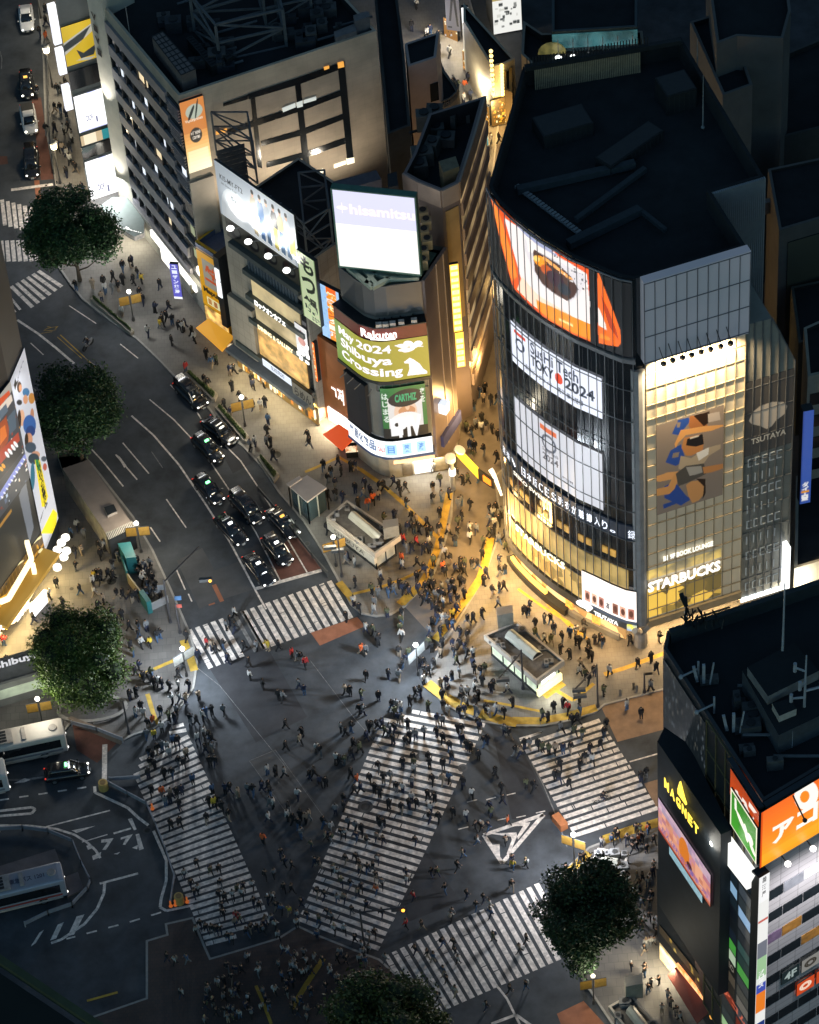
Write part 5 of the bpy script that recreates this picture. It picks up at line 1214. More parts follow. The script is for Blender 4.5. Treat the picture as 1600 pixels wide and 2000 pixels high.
q=[G(662,828,2.9),G(697,852,2.9),G(668,880,2.0),G(631,848,2.0)]
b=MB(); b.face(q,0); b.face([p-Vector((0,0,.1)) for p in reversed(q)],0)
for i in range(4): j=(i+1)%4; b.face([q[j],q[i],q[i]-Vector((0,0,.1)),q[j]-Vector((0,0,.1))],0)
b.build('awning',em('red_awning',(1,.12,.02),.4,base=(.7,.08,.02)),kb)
b=MB(); KB.slab(b,-.2,KB.L+.3,.2,2.2,0,.15); b.build('shop_window',E_shopc,kb)
alight('shop_lamp',KB.p(1.2,2.0,.6),KB.p(1.2,0,1.6),260,(1,.8,.5),3,.5,kb)
alight('shop_lamp',KB.p(-2.5,2.4,.9),KB.p(-2.5,0,1.9),330,(1,.6,.15),2.6,.6,kb)
# yellow curtain shop between
yc=thing('yellow_curtain_stall','glowing golden yellow shop opening with draped front beside the brown restaurant','shop front',KB.p(-4,0,.5))
cv=Cv(KB,-5.4,-1.6,.2,2.8,40,26,'f8b020',.35); rq=random.Random(2)
for k in range(10): x=k/10; cv.rpoly([(x,1),(x+.1,1),(x+.05,.2+.3*rq.random())],'d88c10')
cv.rrect(.1,0,.3,.5,'5a3c10').rrect(.5,0,.62,.4,'fff0a0')
cv.build('lit_front',1.4,yc,thick=.2)
# goods on stands in front of shops
M_goods=em('goods_bright',(1,.85,.6),.8,scale=3,col2=(.4,.12,.03),kind='voronoi')
for i,(x,y,sx,lab) in enumerate(((535,748,1.2,'display stand by the white shop front, left one'),(566,775,1.6,'display stand on the dark mat by the shop front'),(678,872,2.0,'goods table under the right side of the red awning'),(690,890,1.4,'goods stand before the corner drugstore window'),(455,690,1.0,'flower and menu stand beside the orange awning'))):
    p=G(x,y,KH); b=MB(); b.prism([(p.x-sx/2,p.y-.3),(p.x+sx/2,p.y-.3),(p.x+sx/2,p.y+.3),(p.x-sx/2,p.y+.3)],KH,KH+.9,0); b.prism([(p.x-sx/2-.05,p.y-.35),(p.x+sx/2+.05,p.y-.35),(p.x+sx/2+.05,p.y+.35),(p.x-sx/2-.05,p.y+.35)],KH+.9,KH+1.05,1)
    for k in range(4): b.prism([(p.x-sx/2+k*sx/4+.03,p.y-.2),(p.x-sx/2+(k+1)*sx/4-.03,p.y-.2),(p.x-sx/2+(k+1)*sx/4-.03,p.y+.2),(p.x-sx/2+k*sx/4+.03,p.y+.2)],KH+1.05,KH+1.3,1)
    solo(b.build('display_stand',[M_dark2,M_goods]),lab,'display stand')
# ================================================================ WHITE-LIT SHOPS AT THE TOP LEFT
WF=Face(G2(176,392),G2(236,372)); 
ws=thing('white_screen_shop','shop block at the top left with glaring white screens and a yellow billboard','building',WF.p(2,0,-8))
uA,uB=0,WF.L; fp=[G2(176,392),G2(236,372),G2(224,-60),G2(148,-60)]
bmass(ws,fp,0,32,mat('shop_block_wall',(.12,.14,.14),.6,.2,.4),M_dark,.5)
def wz(y,x=200): return WF.uz(x*1.0,y)[1]
for (xa,ya,yb,nm) in ((205,168,242,'upper'),(228,295,380,'lower')):
    z1=wz(ya,xa);z0=wz(yb,xa); cv=Cv(WF,.1,uB*.98,z0,z1,60,60,'ffffff',.15); cv.rrect(.45,.72,.72,1,'c8ccf0').txt('DIOR',.3,.25,.52,.4,'3a3c6a',.02).rrect(.6,.15,.66,.32,'5a5c7a').rrect(.05,.0,.95,.03,'b0b4d8'); cv.build('white_screen',1.7,ws)
z1,z0=wz(38,165),wz(118,165); cv=Cv(WF,0,uB,z0,z1,60,60,'e8c028',.15); cv.rpoly([(0,.3),(0,.6),(1,.9),(1,.72)],'c8c4b8').rpoly([(0,.38),(0,.55),(.9,.84),(.6,.55)],'2c3438').rpoly([(.35,.35),(.55,.22),(1,.35),(.85,.1),(.45,.1)],'2c3438').rpoly([(.3,.08),(.7,.0),(.9,.05),(.5,.1)],'c8c4b8'); cv.build('yellow_billboard',.5,ws,lit=True)
b=MB(); WF.slab(b,0,uB,wz(160,190),wz(122,190),.05,.12); b.build('dark_glazing',M_glass,ws); b=MB(); WF.slab(b,0,uB,wz(292,220),wz(268,220),.05,.12); b.build('dark_glazing',M_glass,ws)
cv=Cv(WF,.1,uB,wz(266,215),wz(246,215),50,16,'d0b890',.15); cv.rrect(.1,0,.5,1,'fff0d0').rrect(.7,0,1,1,'2a8a90'); cv.build('lit_window',1.0,ws)
b=MB(); WF.slab(b,0,uB,wz(382,232)-.6,wz(382,232)-.1,.05,.4); b.build('yellow_trim',mat('olive_trim',(.3,.3,.03),.5),ws)
for z0,z1 in ((23.5,29),(19.2,22.8),(14,17.5)): b=MB(); WF.slab(b,-.95,-.1,z0,z1,-.4,.1); b.build('white_blade_sign',em('side_screen',(1,1,1),1.4,scale=.5,col2=(.7,.72,.85)),ws)
alight('screen_spill',WF.p(1,6,3),WF.p(-2,0,6),700,(.92,.95,1),6,4,ws)
# cream pylon wall with vertical lettering between it and the beige store
PF=Face(G2(240,416),G2(266,440)); py=thing('cream_lettered_pylon','tall cream wall strip lit from below with black script lettering near its top','sign pylon',PF.p(1,0,-2))
b=MB(); PF.slab(b,-.2,PF.L+.2,KH,38,-4,0); b.build('wall',mat('cream_wall',(.6,.56,.46),.6,.12,.5),py)
b=MB(); 
for k,ch in enumerate('Vivi'): z=PF.uz(178,20+k*20)[1]; PF.text(b,ch,.35,1.3,z-1,z,.1,0,bold=.04)
b.build('lettering',mat('black_letters',(.01,.01,.01),.5),py)
for z in (16,5): spot('pylon_lamp',PF.p(.6,z,1.5),PF.p(.9,z+9,0),1300,(1,.97,.9),.2,70,.9,py)
# curved entrance canopy with white letters
ec=thing('entrance_canopy','low curved canopy with white script letters at the corner of the beige building','canopy',G(245,465,0))
c_=[G2(196,402,3.4),G2(220,385,3.4),G2(252,385,3.4),G2(282,432,3.4),G2(281,455,3.4),G2(262,462,3.4),G2(225,440,3.4)]
b=MB(); b.prism(c_,2.7,3.4,0,top=1); b.build('roof',[M_white,mat('canopy_top',(.2,.25,.22),.6,.2,.5)],ec)
EF=Face(G2(224,447,2.7),G2(281,462,2.7)); b=MB(); EF.text(b,'OneBrow',.1,EF.L-.1,2.75,3.75,.2,0,ext=.05,bold=.06); b.build('lettering',E_white,ec)
b=MB(); EF.slab(b,.1,EF.L-.1,KH,2.65,-2.6,-2.4); b.build('lit_entrance',em('entrance_glow',(1,.9,.65),.9,scale=.6,col2=(.5,.42,.25)),ec)
alight('entrance_lamp',EF.p(1.5,2.6,-.5),EF.p(1.5,0,.5),160,(1,.92,.72),3,1,ec)
# blue vertical sign on the corner
g0=G(352,590,1.2); F=Face((g0.x-.5,g0.y+.2),(g0.x+.35,g0.y)); cv=Cv(F,-.1,.85,1.6,6.9,16,80,'5a58c0',0)
for k,ch in enumerate('ユーザン薬局'): cv.txt(ch,.2,.86-k*.14,.8,.97-k*.14,'e8ecff',.04)
cv.rrect(0,0,1,.06,'ffffff'); o=cv.build('blue_sign',1.1,None,thick=.4); tag(o,'violet blue vertical sign standing at the corner of the beige building','sign')
# ================================================================ LEFT POSTER BUILDING
gC=Vector(G2(117,1045)); P0=Vector(G2(92,1108)); d2=(Vector(G2(0,1235))-P0).normalized(); Pf=P0+d2*26
lbd=thing('poster_tower','tall dark building with a white poster side and stacked lit restaurant floors','building',(P0.x-8,P0.y+4,0))
nb=Vector((-d2.y,d2.x)); 
if nb.x>0: nb=-nb
foot=[tuple(P0),tuple(gC),tuple(gC+nb*14),tuple(Pf+nb*14),tuple(Pf)]
bmass(lbd,foot,0,60,mat('tower_dark_wall',(.02,.026,.035),.5,.3,.2),M_dark,.5)
LF=Face(tuple(P0),tuple(gC)); LD=Face(tuple(Pf),tuple(P0))
zt=(LF.uz(42,684,.2)[1]+LF.uz(22,748,.2)[1])/2
cv=Cv(LF,-.05,LF.L+.05,2.6,zt,46,300,'c4c8d4',.2)
Q=lambda pts,c: cv.poly([(x/5,650+y/5) for x,y in pts],c)
for k,ch in enumerate('KYOT'): pass
vs=cv
Q([(135,510),(150,440),(160,480),(185,460),(160,520),(150,560)],'14161c'); 
for (x,y,rx,ry,c) in ((190,530,26,60,'3a2418'),(200,540,16,42,'c88c68'),(255,580,38,46,'2c6c9c'),(250,650,26,50,'c8906c'),(310,640,34,60,'b87c30'),(190,680,30,30,'20222a'),(215,830,30,90,'d8a888'),(190,850,20,110,'2a1c18'),(315,800,20,70,'b07c60'),(290,900,70,110,'2c5ca0'),(300,960,50,60,'1c3c78'),(285,1040,38,70,'c89070'),(260,1050,20,80,'2a1c14'),(300,1120,60,60,'3c4c5c'),(350,1190,46,40,'c09078'),(330,1230,60,60,'30404c'),(320,1400,24,150,'2c6c84'),(440,1310,22,40,'b05c4c'),(430,1230,30,30,'4a5460')):
    cv.ell(x/5,650+y/5,rx/5*.9,ry/5*.9,c)
Q([(340,1240),(390,1240),(470,1600),(440,1700),(410,1700)],'e8d428'); Q([(345,1240),(375,1240),(400,1340),(370,1350)],'3c9c50')
Q([(520,1720),(560,1760),(545,1960),(400,1960)],'f0e030')
# rotated lettering: the word reads downwards
U=lambda px,py: cv.f.uz(px,py,cv.off)
def vword(t,a,b_,wd,col):
    (ua,za),(ub,zb)=U(*a),U(*b_); W_=cv.u1-cv.u0; H_=cv.z1-cv.z0
    cv.txt(t,(ua-cv.u0)/W_-wd/2,(zb-cv.z0)/H_,(ua-cv.u0)/W_+wd/2,(za-cv.z0)/H_,col,.02,rot=90)
def vwordr(t,xa,ya,xb,yb,col):  # word running down the poster, cells placed one by one
    n=len(t)
    for k,ch in enumerate(t):
        x=xa+(xb-xa)*k/n; y=ya+(yb-ya)*k/n; u,z=U(x,y); dz=abs(U(xa,ya)[1]-U(xb,yb)[1])/n
        W_=cv.u1-cv.u0; H_=cv.z1-cv.z0; vs_,fs_,_=glyphs(ch,0.0,3,.02)
        wd=1.1 if dz>.8 else .9
        for f in fs_:
            cv_pts=[(cv.u0*0+ (u-wd/2)+wd*(vs_[q][1]), z-dz*.9*vs_[q][0]) for q in f]
            m=cv.mask(cv_pts); cv.c[m]=np.array(hexc(col))
vwordr('Unspoiled',370/5,650+1250/5,455/5,650+1700/5,'141a18')
vwordr('TOYOK',215/5,650+300/5,140/5,650+560/5,'181c24')
vwordr('6.19',398/5,650+1830/5,420/5,650+1730/5,'50545c')
cv.build('poster',.5,lbd,thick=.15,lit=True)
# lamps at the foot of the poster
for (x,y) in ((640,250),(600,300),(560,370),(520,440),(650,380),(625,440),(560,540)):
    p=G(x/5,1000+y/5,3.2); b=MB(); b.tube(p-Vector((0,0,.15)),p+Vector((0,0,.15)),.45,12); b.build('disc_lamp',em('disc_lamp',(1,.98,.88),1.6),lbd)
spot('poster_light',LF.p(1.2,zt+1,2.5),LF.p(.8,zt-12,.2),700,(1,.98,.95),.5,90,1,lbd)
# roof edge lit panel below the dark mass and stacked restaurant floors on the long side
def ld(x,y,o=.2): return LD.uz(x,y,o)
# floors from photo rows (y at x=60): top lines
zz=[ld(20,z_,.3)[1] for z_ in (760,800,880,930,985,1040,1100,1165,1215)]
Lc=LD.L
bands=[(760,805,'band1'),(805,850,'win'),(850,905,'red'),(905,955,'win2'),(955,985,'blue'),(985,1030,'dark')]
z=lambda y,x=30: ld(x,y,.3)[1]
cv=Cv(LD,Lc-16,Lc-.1,z(985,20),z(745,20),220,170,'3c4048',.3); rq=random.Random(19)
for k in range(340): x=rq.random(); y=rq.random(); cv.rrect(x,y,x+.006+.02*rq.random(),y+.008+.03*rq.random(),rq.choice(['e8e4d8','a83c20','f0b040','30343c','5a6c88','181c20','f8f4ec','c8d8f0','842c18','1c2024']))
q=lambda pts,c: cv.poly([(x/5,650+y/5) for x,y in pts],c)
q([(0,600),(110,420),(120,560),(0,760)],'a8a49c'); q([(0,640),(90,560),(100,600),(0,720)],'d85020'); q([(0,720),(110,600),(125,660),(0,850)],'e8d8c8')
q([(0,760),(60,690),(80,760),(0,860)],'5a6c7c'); q([(0,880),(60,820),(90,940),(80,1060),(0,1180)],'a8481c'); q([(0,940),(50,900),(70,1010),(0,1100)],'e87828')
q([(75,830),(150,740),(160,930),(95,1000)],'4c6070'); q([(0,1160),(180,970),(195,1050),(0,1290)],'b83c20'); q([(0,1290),(195,1050),(225,1160),(0,1440)],'28282c')
for k,(x,y) in enumerate(((70,1190),(100,1160),(130,1120),(155,1090))): cv.ell(x/5,650+y/5,3,7,'ffffff',-.6)
for k,(x,y) in enumerate(((15,1330),(35,1300))): cv.ell(x/5,650+y/5,3,5,'ffb020',-.6)
q([(0,1560),(240,1180),(262,1215),(0,1640)],'8c98e0'); q([(0,1450),(230,1165),(240,1185),(0,1550)],'30343c')
for k in range(10):
    x=20+k*24; y=1605-k*41; cv.ell(x/5,650+y/5,1.6,3,'f4f6ff',-.9)
cv.build('sign_band',.95,lbd,thick=.3)
cv=Cv(LD,Lc-18,Lc-.3,z(1068,60),z(985,20),220,90,'141a1c',.3)
q=lambda pts,c: cv.poly([(x/5,650+y/5) for x,y in pts],c)
q([(0,1640),(262,1240),(270,1330),(0,1740)],'1c2024'); 
for k in range(9): x=10+k*28; q([(x,1620-k*43),(x+5,1612-k*43),(x+8,1720-k*43),(x+2,1728-k*43)],'6c747c')
q([(185,1590),(250,1430),(330,1900),(290,2050)],'98a0ac'); q([(0,1870),(110,1720),(118,1745),(0,1910)],'e8a838')
q([(0,1740),(250,1390),(255,1410),(0,1775)],'b0b4b8')
cv.rpoly([(0,0),(.2,0),(.2,.2),(0,.2)],'2c2414')
cv.build('glazing',.5,lbd,thick=.3)
# golden lit lower floors
cv=Cv(LD,Lc-20,Lc-.2,z(1245,40)-.2,z(1068,60),240,150,'5c4010',.35)
for k in range(3): cv.rrect(0,.3*k+.2,1,.3*k+.24,'c88c28')
for k in range(30): cv.rrect(k/30,0,k/30+.004,1,'8a6420'); q2=lambda pts,c: cv.poly([(x/5,1000+y/5) for x,y in pts],c)
rq=random.Random(31)
for k in range(190): x=rq.random(); y=rq.random(); cv.rell(x,y,.006+.012*rq.random(),.015+.04*rq.random(),rq.choice(['f8c850','b07818','fff0b0','2c1c08','e8a828','7a5410','181008']),rq.random())
cv.build('lit_floor',1.0,lbd,thick=.3)
b=MB()
for pts,r in (([(262,290),(310,460),(85,845),(0,880)],.22),([(320,510),(360,690),(130,1060),(0,1110)],.22)):
    P_=[]
    for x,y in pts: u_,z_=ld(x/5,1000+y/5,1.2); P_.append(LD.p(u_,z_,1.2))
    for a,c in zip(P_,P_[1:]): b.bar(a,c,r)
b.build('neon_outline',em('neon_gold',(1,.83,.5),1.8),lbd)
b=MB(); 
for k,ch in enumerate('POCCHIOWL'):
    x=-2+k*7.2; y=1240-k*6.5 if k<5 else 1215-(k-5)*9; u_,z_=ld(x,y,1.6); LD.text(b,ch,u_,u_+.75,z_,z_+.9,1.6,0,bold=.05,ext=.05)
b.build('store_lettering',E_white,lbd)
b=MB(); LD.slab(b,Lc-14,Lc-2,KH,2.6,0,.3); b.build('shop_window',em('gold_front',(1,.7,.2),1.5,scale=.6,col2=(.4,.22,.04)),lbd)
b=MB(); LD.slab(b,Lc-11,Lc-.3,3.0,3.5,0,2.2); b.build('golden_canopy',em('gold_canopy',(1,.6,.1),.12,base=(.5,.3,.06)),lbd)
for k in range(4): alight('shop_lamp',LD.p(Lc-2-k*3.2,2.9,1.8),LD.p(Lc-2-k*3.2,0,3),240,(1,.74,.32),3,.8,lbd)
# white light boards standing on the pavement by it
b=MB(); F=Face(G2(62,1212),G2(92,1178)); F.slab(b,0,F.L,.3,2.2,0,.2); o=b.build('light_board',em('white_board',(1,1,1),1.6)); solo(o,'white lit menu board with black icons before the golden restaurant front','sign board')
# silver lettered low building at the left edge
sv=thing('silver_station_store','low grey station building with silver brush lettering beside the round tree','building',G(20,1330,0))
SVF=Face(G2(-30,1345),G2(100,1305)); fp=[tuple(SVF.p(u,0,o)[:2]) for u,o in ((-2,0),(SVF.L,0),(SVF.L,4),(-2,4))]
SVF=Face(G2(-30,1392),G2(105,1352)); fp=[tuple(SVF.p(u,0,o)[:2]) for u,o in ((-2,0),(SVF.L,0),(SVF.L,-3.4),(-2,-3.4))]
bmass(sv,fp,0,3.4,mat('silver_wall',(.22,.23,.22),.5,.2,.6),mat('silver_roof',(.12,.13,.13),.6,.3,1),.2)
b=MB(); SVF.text(b,'Shibuya',SVF.L*.3,SVF.L-.5,3.0,4.3,-2.2,0,bold=.03,ext=.04); b.build('lettering',em('silver_letters',(.85,.85,.9),.6),sv)
b=MB(); SVF.slab(b,.5,SVF.L-.3,1.3,2.6,0,.08); b.build('lit_window',em('pale_green_lit',(.65,.75,.55),.5,scale=.5,col2=(.2,.24,.2)),sv)
# ================================================================ RIGHT FOREGROUND BUILDINGS
HM=HT((1299,1868),1266)
m1=Vector(G2(1296,1266,HM)); m2=Vector(G2(1490,1565,HM)); m3=Vector(G2(1640,1476,HM)); m0=Vector(G2(1640,1122,HM)); mA=G2(1303,1233,HM)

mg=thing('orange_sign_building','dark roofed building with big orange corner sign and grey panelled office side','building',(m2.x+5,m2.y+10,0))
bmass(mg,[tuple(m1),tuple(m2),tuple(m2+(m3-m2)*2.5),tuple(m0),mA],0,HM,mat('magnet_wall',(.03,.035,.04),.4,.3,.3,spec=.7),mat('magnet_roof',(.012,.016,.02),.9,.3,.3),1.0)
ML=Face(tuple(m1),tuple(m2)); MR=Face(tuple(m2),tuple(m2+(m3-m2)*2))
# patterned glass at the far end of the left side
cv=Cv(ML,.2,ML.L*.45,HM-14,HM-1,90,70,'10161a',.15); rq=random.Random(3)
for k in range(260): x=rq.random(); y=rq.random(); cv.rpoly([(x,y),(x+.02,y+.03),(x+.035,y+.0),(x+.015,y-.03)],rq.choice(['2a3034','363a3a','1a2024','4a4a44','0c1216','22282c','4a5258']))
cv.build('patterned_glass',.9,mg,thick=.1)
mullions(ML,'mullion',mg,ML.L*.45,ML.L*.93,3,HM-.5,1.6,3.6,.06,.12,m=mat('gold_mullion',(.2,.17,.08),.5))
# black screen box
bx=[G2(1283,1446,HM-8.5),G2(1297,1420,HM-8.5)]
MS=Face(G2(1284,1448,HM-7.5),G2(1408,1630,HM-7.5)); 
pm=thing('screen_box','black projecting box with golden crown logo lettering and a pink video screen','building front',MS.p(3,0,-1))
zB=HM-7.5
ft=[tuple(MS.p(0,0,0)[:2]),tuple(MS.p(MS.L,0,0)[:2]),tuple(MS.p(MS.L,0,-1.0)[:2]),tuple(ML.p(ML.uz(1345,1370)[0],0,.02)[:2]),G2(1298,1420,HM-7.5)]
zBot=MS.uz(1290,1772,0)[1]
b=MB(); b.prism(ft,zBot,zB,0); b.build('box',mat('box_black',(.02,.026,.032),.6,.3,.3,spec=.3),pm)
cv=Cv(MS,MS.uz(1286,1570)[0]+.05,MS.uz(1388,1700)[0],0,1,10,10)
(ua,za)=MS.uz(1286,1572,.2); (ub,zb)=MS.uz(1388,1695,.2); (_,zc)=MS.uz(1287,1630,.2); (_,zd)=MS.uz(1387,1762,.2)
cv=Cv(MS,ua,ub,(zc+zd)/2,(za+zb)/2,150,80,'c07c6a',.2); rq=random.Random(12)
for i in range(14):
    for j in range(7): cv.rrect(i/14,j/7,(i+1)/14,(j+1)/7,rq.choice(['d88c70','c87860','e8a888','b87080','d49478','c88898','e09878']) if j<5 else rq.choice(['c8a8b8','b898b0','d0b0b8','a890a8']))
cv.rell(.5,.5,.1,.4,'d87820').rrect(0,0,1,.07,'a83c18').rell(.6,.3,.05,.1,'4a1c10')
cv.txt('がんばれ渋谷夏まつり',.06,.1,.95,.28,'6a5aa8',.01); cv.build('video_screen',1.0,pm)
cv=Cv(MS,ua+(ub-ua)*.2,ua+(ub-ua)*.84,(zc+zd)/2-1.35,(zc+zd)/2-.25,80,20,'9cc4d0',.15); cv.noise(.3,4,8); cv.build('strip_screen',.8,pm)
b=MB(); zl=MS.uz(1330,1560)[1]; (ul,zl)=MS.uz(1299,1540,.2); (ur,zr)=MS.uz(1368,1612,.2)
zl=(zl+zr)/2; n=6
for k,ch in enumerate('MAGNET'): u=ul+(ur-ul)*k/n; MS.text(b,ch,u,u+(ur-ul)/n*.74,zl-.75,zl+.5,.25,0,bold=.02,ext=.04)
b.build('logo_lettering',em('gold_logo',(1,.72,.08),1.7),pm)
b=MB(); um=(ul+ur)/2; 
MS.poly(b,[(um-.7,zl+1.1),(um+.7,zl+1.1),(um+.7,zl+1.3),(um+.35,zl+1.75),(um-.35,zl+3.1),(um-.7,zl+1.75)],.15,.3)
b.build('logo_mark',em('gold_logo',(1,.72,.08),1.7),pm)
# lower left side: lit mezzanine strip, white lettering, red awning
MG=Face(G2(1288,1872),G2(1404,2018))
b=MB(); MG.slab(b,0,MG.L+8,3.2,zBot+.3,-2,.2); b.build('lower_wall',mat('box_black',(.02,.026,.032),.35),mg)
cv=Cv(MG,.5,MG.L+1,5.0,6.2,80,14,'3a2c10',.3); 
for k in range(22): x=rq.random(); cv.rell(x,rq.random(),.02,.3,rq.choice(['c8a040','8a6a20','e8c860','1c1408']))
cv.build('lit_window',.7,mg)
b=MB(); (ua,za),(ub,zb)=MG.uz(1345,1850,.4),MG.uz(1378,1892,.4); MG.text(b,'ROUTE 109',ua,ub,(za+zb)/2-.35,(za+zb)/2+.25,.4,0,bold=.05); b.build('store_lettering',E_white,mg)
b=MB(); MG.slab(b,.2,MG.L*.35,.3,2.8,-.4,.1); b.build('shop_window',em('warm_shop2',(1,.85,.5),1.3,scale=.8,col2=(.4,.28,.12)),mg)
alight('shop_lamp',MG.p(2,2.9,.8),MG.p(2,0,2.4),230,(1,.86,.6),3,.6,mg)
q=[G(1327,1882,3.1),G(1392,1968,3.1),G(1362,1999,2.2),G(1304,1904,2.2)]
b=MB(); b.face(q,0); b.face([p-Vector((0,0,.12)) for p in reversed(q)],0)
for i in range(4): j=(i+1)%4; b.face([q[j],q[i],q[i]-Vector((0,0,.12)),q[j]-Vector((0,0,.12))],0)
b.build('awning',mat('dark_red_awning',(.22,.05,.03),.7,.15,1),mg)
b=MB(); MG.slab(b,MG.uz(1328,1880)[0],MG.uz(1392,1965)[0],3.1,3.65,.0,.4); b.build('sign_strip',em('red_strip',(1,.28,.06),1.6,scale=2,col2=(1,.6,.3)),mg)
b=MB(); b.tube(G(1393,1985,.2),G(1393,1985,2.6),.35,8); b.build('sign_pillar',em('orange_pillar',(1,.45,.08),1.0),mg)
# white wall strip, sign grid column and green/orange corner signs
us=ML.uz(1412,1640)[0]
for nm,pts,m in (('white_board',[(1413,1634),(1470,1712),(1458,1738),(1413,1680)],em('white_board_lit',(1,1,.95),1.15)),):
    b=MB(); us_=[ML.uz(x,y,1.2) for x,y in pts]; ML.poly(b,us_,.6,1.2,0); b.build(nm,m,mg)
p_=ML.p(*ML.uz(1405,1642,1.2),1.6); b=MB(); b.ball(tuple(p_),.45,10,7); b.build('flood_lamp',em('flood_lamp',(1,.97,.85),6),mg); plight('flood_light',p_+ML.n*.8,110,(1,.96,.85),.4,mg)
cv=Cv(ML,ML.uz(1413,1700,.6)[0],ML.L-.1,3,ML.uz(1440,1715,.6)[1],40,300,'15191c',.6)
rows=[('18242c','404850'),('90b8d8','30383c'),('18242c','98bce0'),('10141c','404448'),('14181c','282c30'),('18202c','34504c'),('48a040','283c38'),('b8d0b0','50a048'),('1c1a14','3c4040'),('50483c','4a4a44'),('181410','6c6860'),('7c2c18','404448'),('282c2c','702818'),('303838','484c50'),('a0c890','3c4040'),('d0e8c0','304040'),('c8ccd0','98a878')]
n=len(rows)
for k,(a,c) in enumerate(rows):
    y1=1-k/n-.004; y0=1-(k+1)/n+.004; cv.rrect(.04,y0,.48,y1,a); cv.rrect(.54,y0,.97,y1,c)
cv.txt('GEO',.1,1-8.7/n,.42,1-8.2/n,'90887c').txt('アコム',.08,1-11.8/n,.9,1-11.2/n,'e87050')
cv.build('tenant_grid',.8,mg,thick=.2)
# corner vertical sign stack
CS=Face(tuple(ML.p(ML.L-.1,0,.3)[:2]),tuple(MR.p(.9,0,1.2)[:2]))
zt_=MR.uz(1467,1718,.9)[1]; cv=Cv(MR,-1.1,.0,4,zt_,24,330,'e8e8e6',1.2)
secs=[('ffffff',.11),('f4f4f0',.08),('c84028',.008),('f4f4f0',.09),('707480',.07),('a0c898',.09),('e8eee8',.03),('4050b0',.04),('f08020',.09),('f0f0ec',.05),('203880',.04),('c8d0d8',.3)]
y=1.0
for c,hh_ in secs: cv.rrect(.05,y-hh_,.95,y,c); y-=hh_
for k,ch in enumerate('居酒屋'): cv.txt(ch,.3,.97-k*.03,.7,.992-k*.03,'303030')
for k,ch in enumerate('プロミス'): cv.txt(ch,.25,.565-k*.02,.75,.582-k*.02,'ffffff',.04)
cv.build('vertical_sign',.95,mg,thick=1.0)
# orange corner sign
zo=(MR.uz(1491,1692,.8)[1])
cv=Cv(MR,-.75,14,zo,HM-.1,170,140,'f06018',.8)
for k in range(28): cv.rrect(0,k/28,1,(k+1)/28,['f8a020','fba824','fca828','fb9c20','fa9420','f88e20','f68a22','f48424','f38024','f27c24','f17824','f07424','ef7024','ee6c24'][min(13,k//2)])
cv.rrect(0,0,.012,1,'d85010')
cv.ell(1575,1553,23,29,'fff6ea',.3).ell(1572,1556,9,12,'f68a22',.3)
(ua,za),(_,zc)=MR.uz(1508,1652,.8),MR.uz(1508,1622,.8)
for k,ch in enumerate('アコム'):
    hh_=(zc-za)*1.15; u=ua+k*hh_*1.02; cv.txt(ch,(u+.75)/14.75,(za-cv.z0)/(cv.z1-cv.z0),(u+.75+hh_*.9)/14.75,(za+hh_-cv.z0)/(cv.z1-cv.z0),'fff6ea',.045)
cv.build('orange_sign',1.15,mg,thick=.8)
cv=Cv(ML,ML.uz(1428,1500,.7)[0],ML.L+.78,ML.uz(1485,1640,.7)[1],HM-.1,90,100,'cc4a14',.75)
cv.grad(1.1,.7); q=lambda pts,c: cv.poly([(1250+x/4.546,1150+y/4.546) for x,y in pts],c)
cv.ell(1462,1540,8,15,'fff0e4',-.4).ell(1460,1536,3,6,'d05818',-.4)
q([(845,1780),(870,1800),(880,1860),(870,1880),(850,1830)],'fff0e4'); q([(910,1850),(945,1900),(960,1960),(940,1950),(930,1910),(905,1880)],'fff0e4'); q([(970,1890),(1000,1930),(1040,1990),(1010,1990),(965,1930)],'fff0e4')
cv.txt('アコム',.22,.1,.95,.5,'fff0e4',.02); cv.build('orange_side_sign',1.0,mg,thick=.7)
cv=Cv(ML,ML.uz(1428,1560,.8)[0],ML.L+.25,0,1,10,10); (ua,za),(ub,zb),(_,zc),(_,zd)=ML.uz(1427,1556,.9),ML.uz(1488,1622,.9),ML.uz(1425,1614,.9),ML.uz(1486,1696,.9)
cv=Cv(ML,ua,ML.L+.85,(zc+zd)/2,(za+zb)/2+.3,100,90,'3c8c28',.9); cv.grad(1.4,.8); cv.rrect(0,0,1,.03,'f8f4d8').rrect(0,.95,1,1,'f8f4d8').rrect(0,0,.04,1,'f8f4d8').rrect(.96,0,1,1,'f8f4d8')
cv.rpoly([(.15,.9),(.22,.9),(.24,.65),(.42,.6),(.42,.54),(.16,.6)],'fffbe8').rell(.45,.5,.25,.08,'fffbe8',-.5).rell(.6,.42,.07,.2,'fffbe8',.3).rell(.75,.42,.12,.12,'fffbe8').rell(.85,.25,.14,.07,'fffbe8',-.6).rell(.35,.35,.05,.1,'3c8c28')
cv.build('green_sign',1.1,mg,thick=.5)
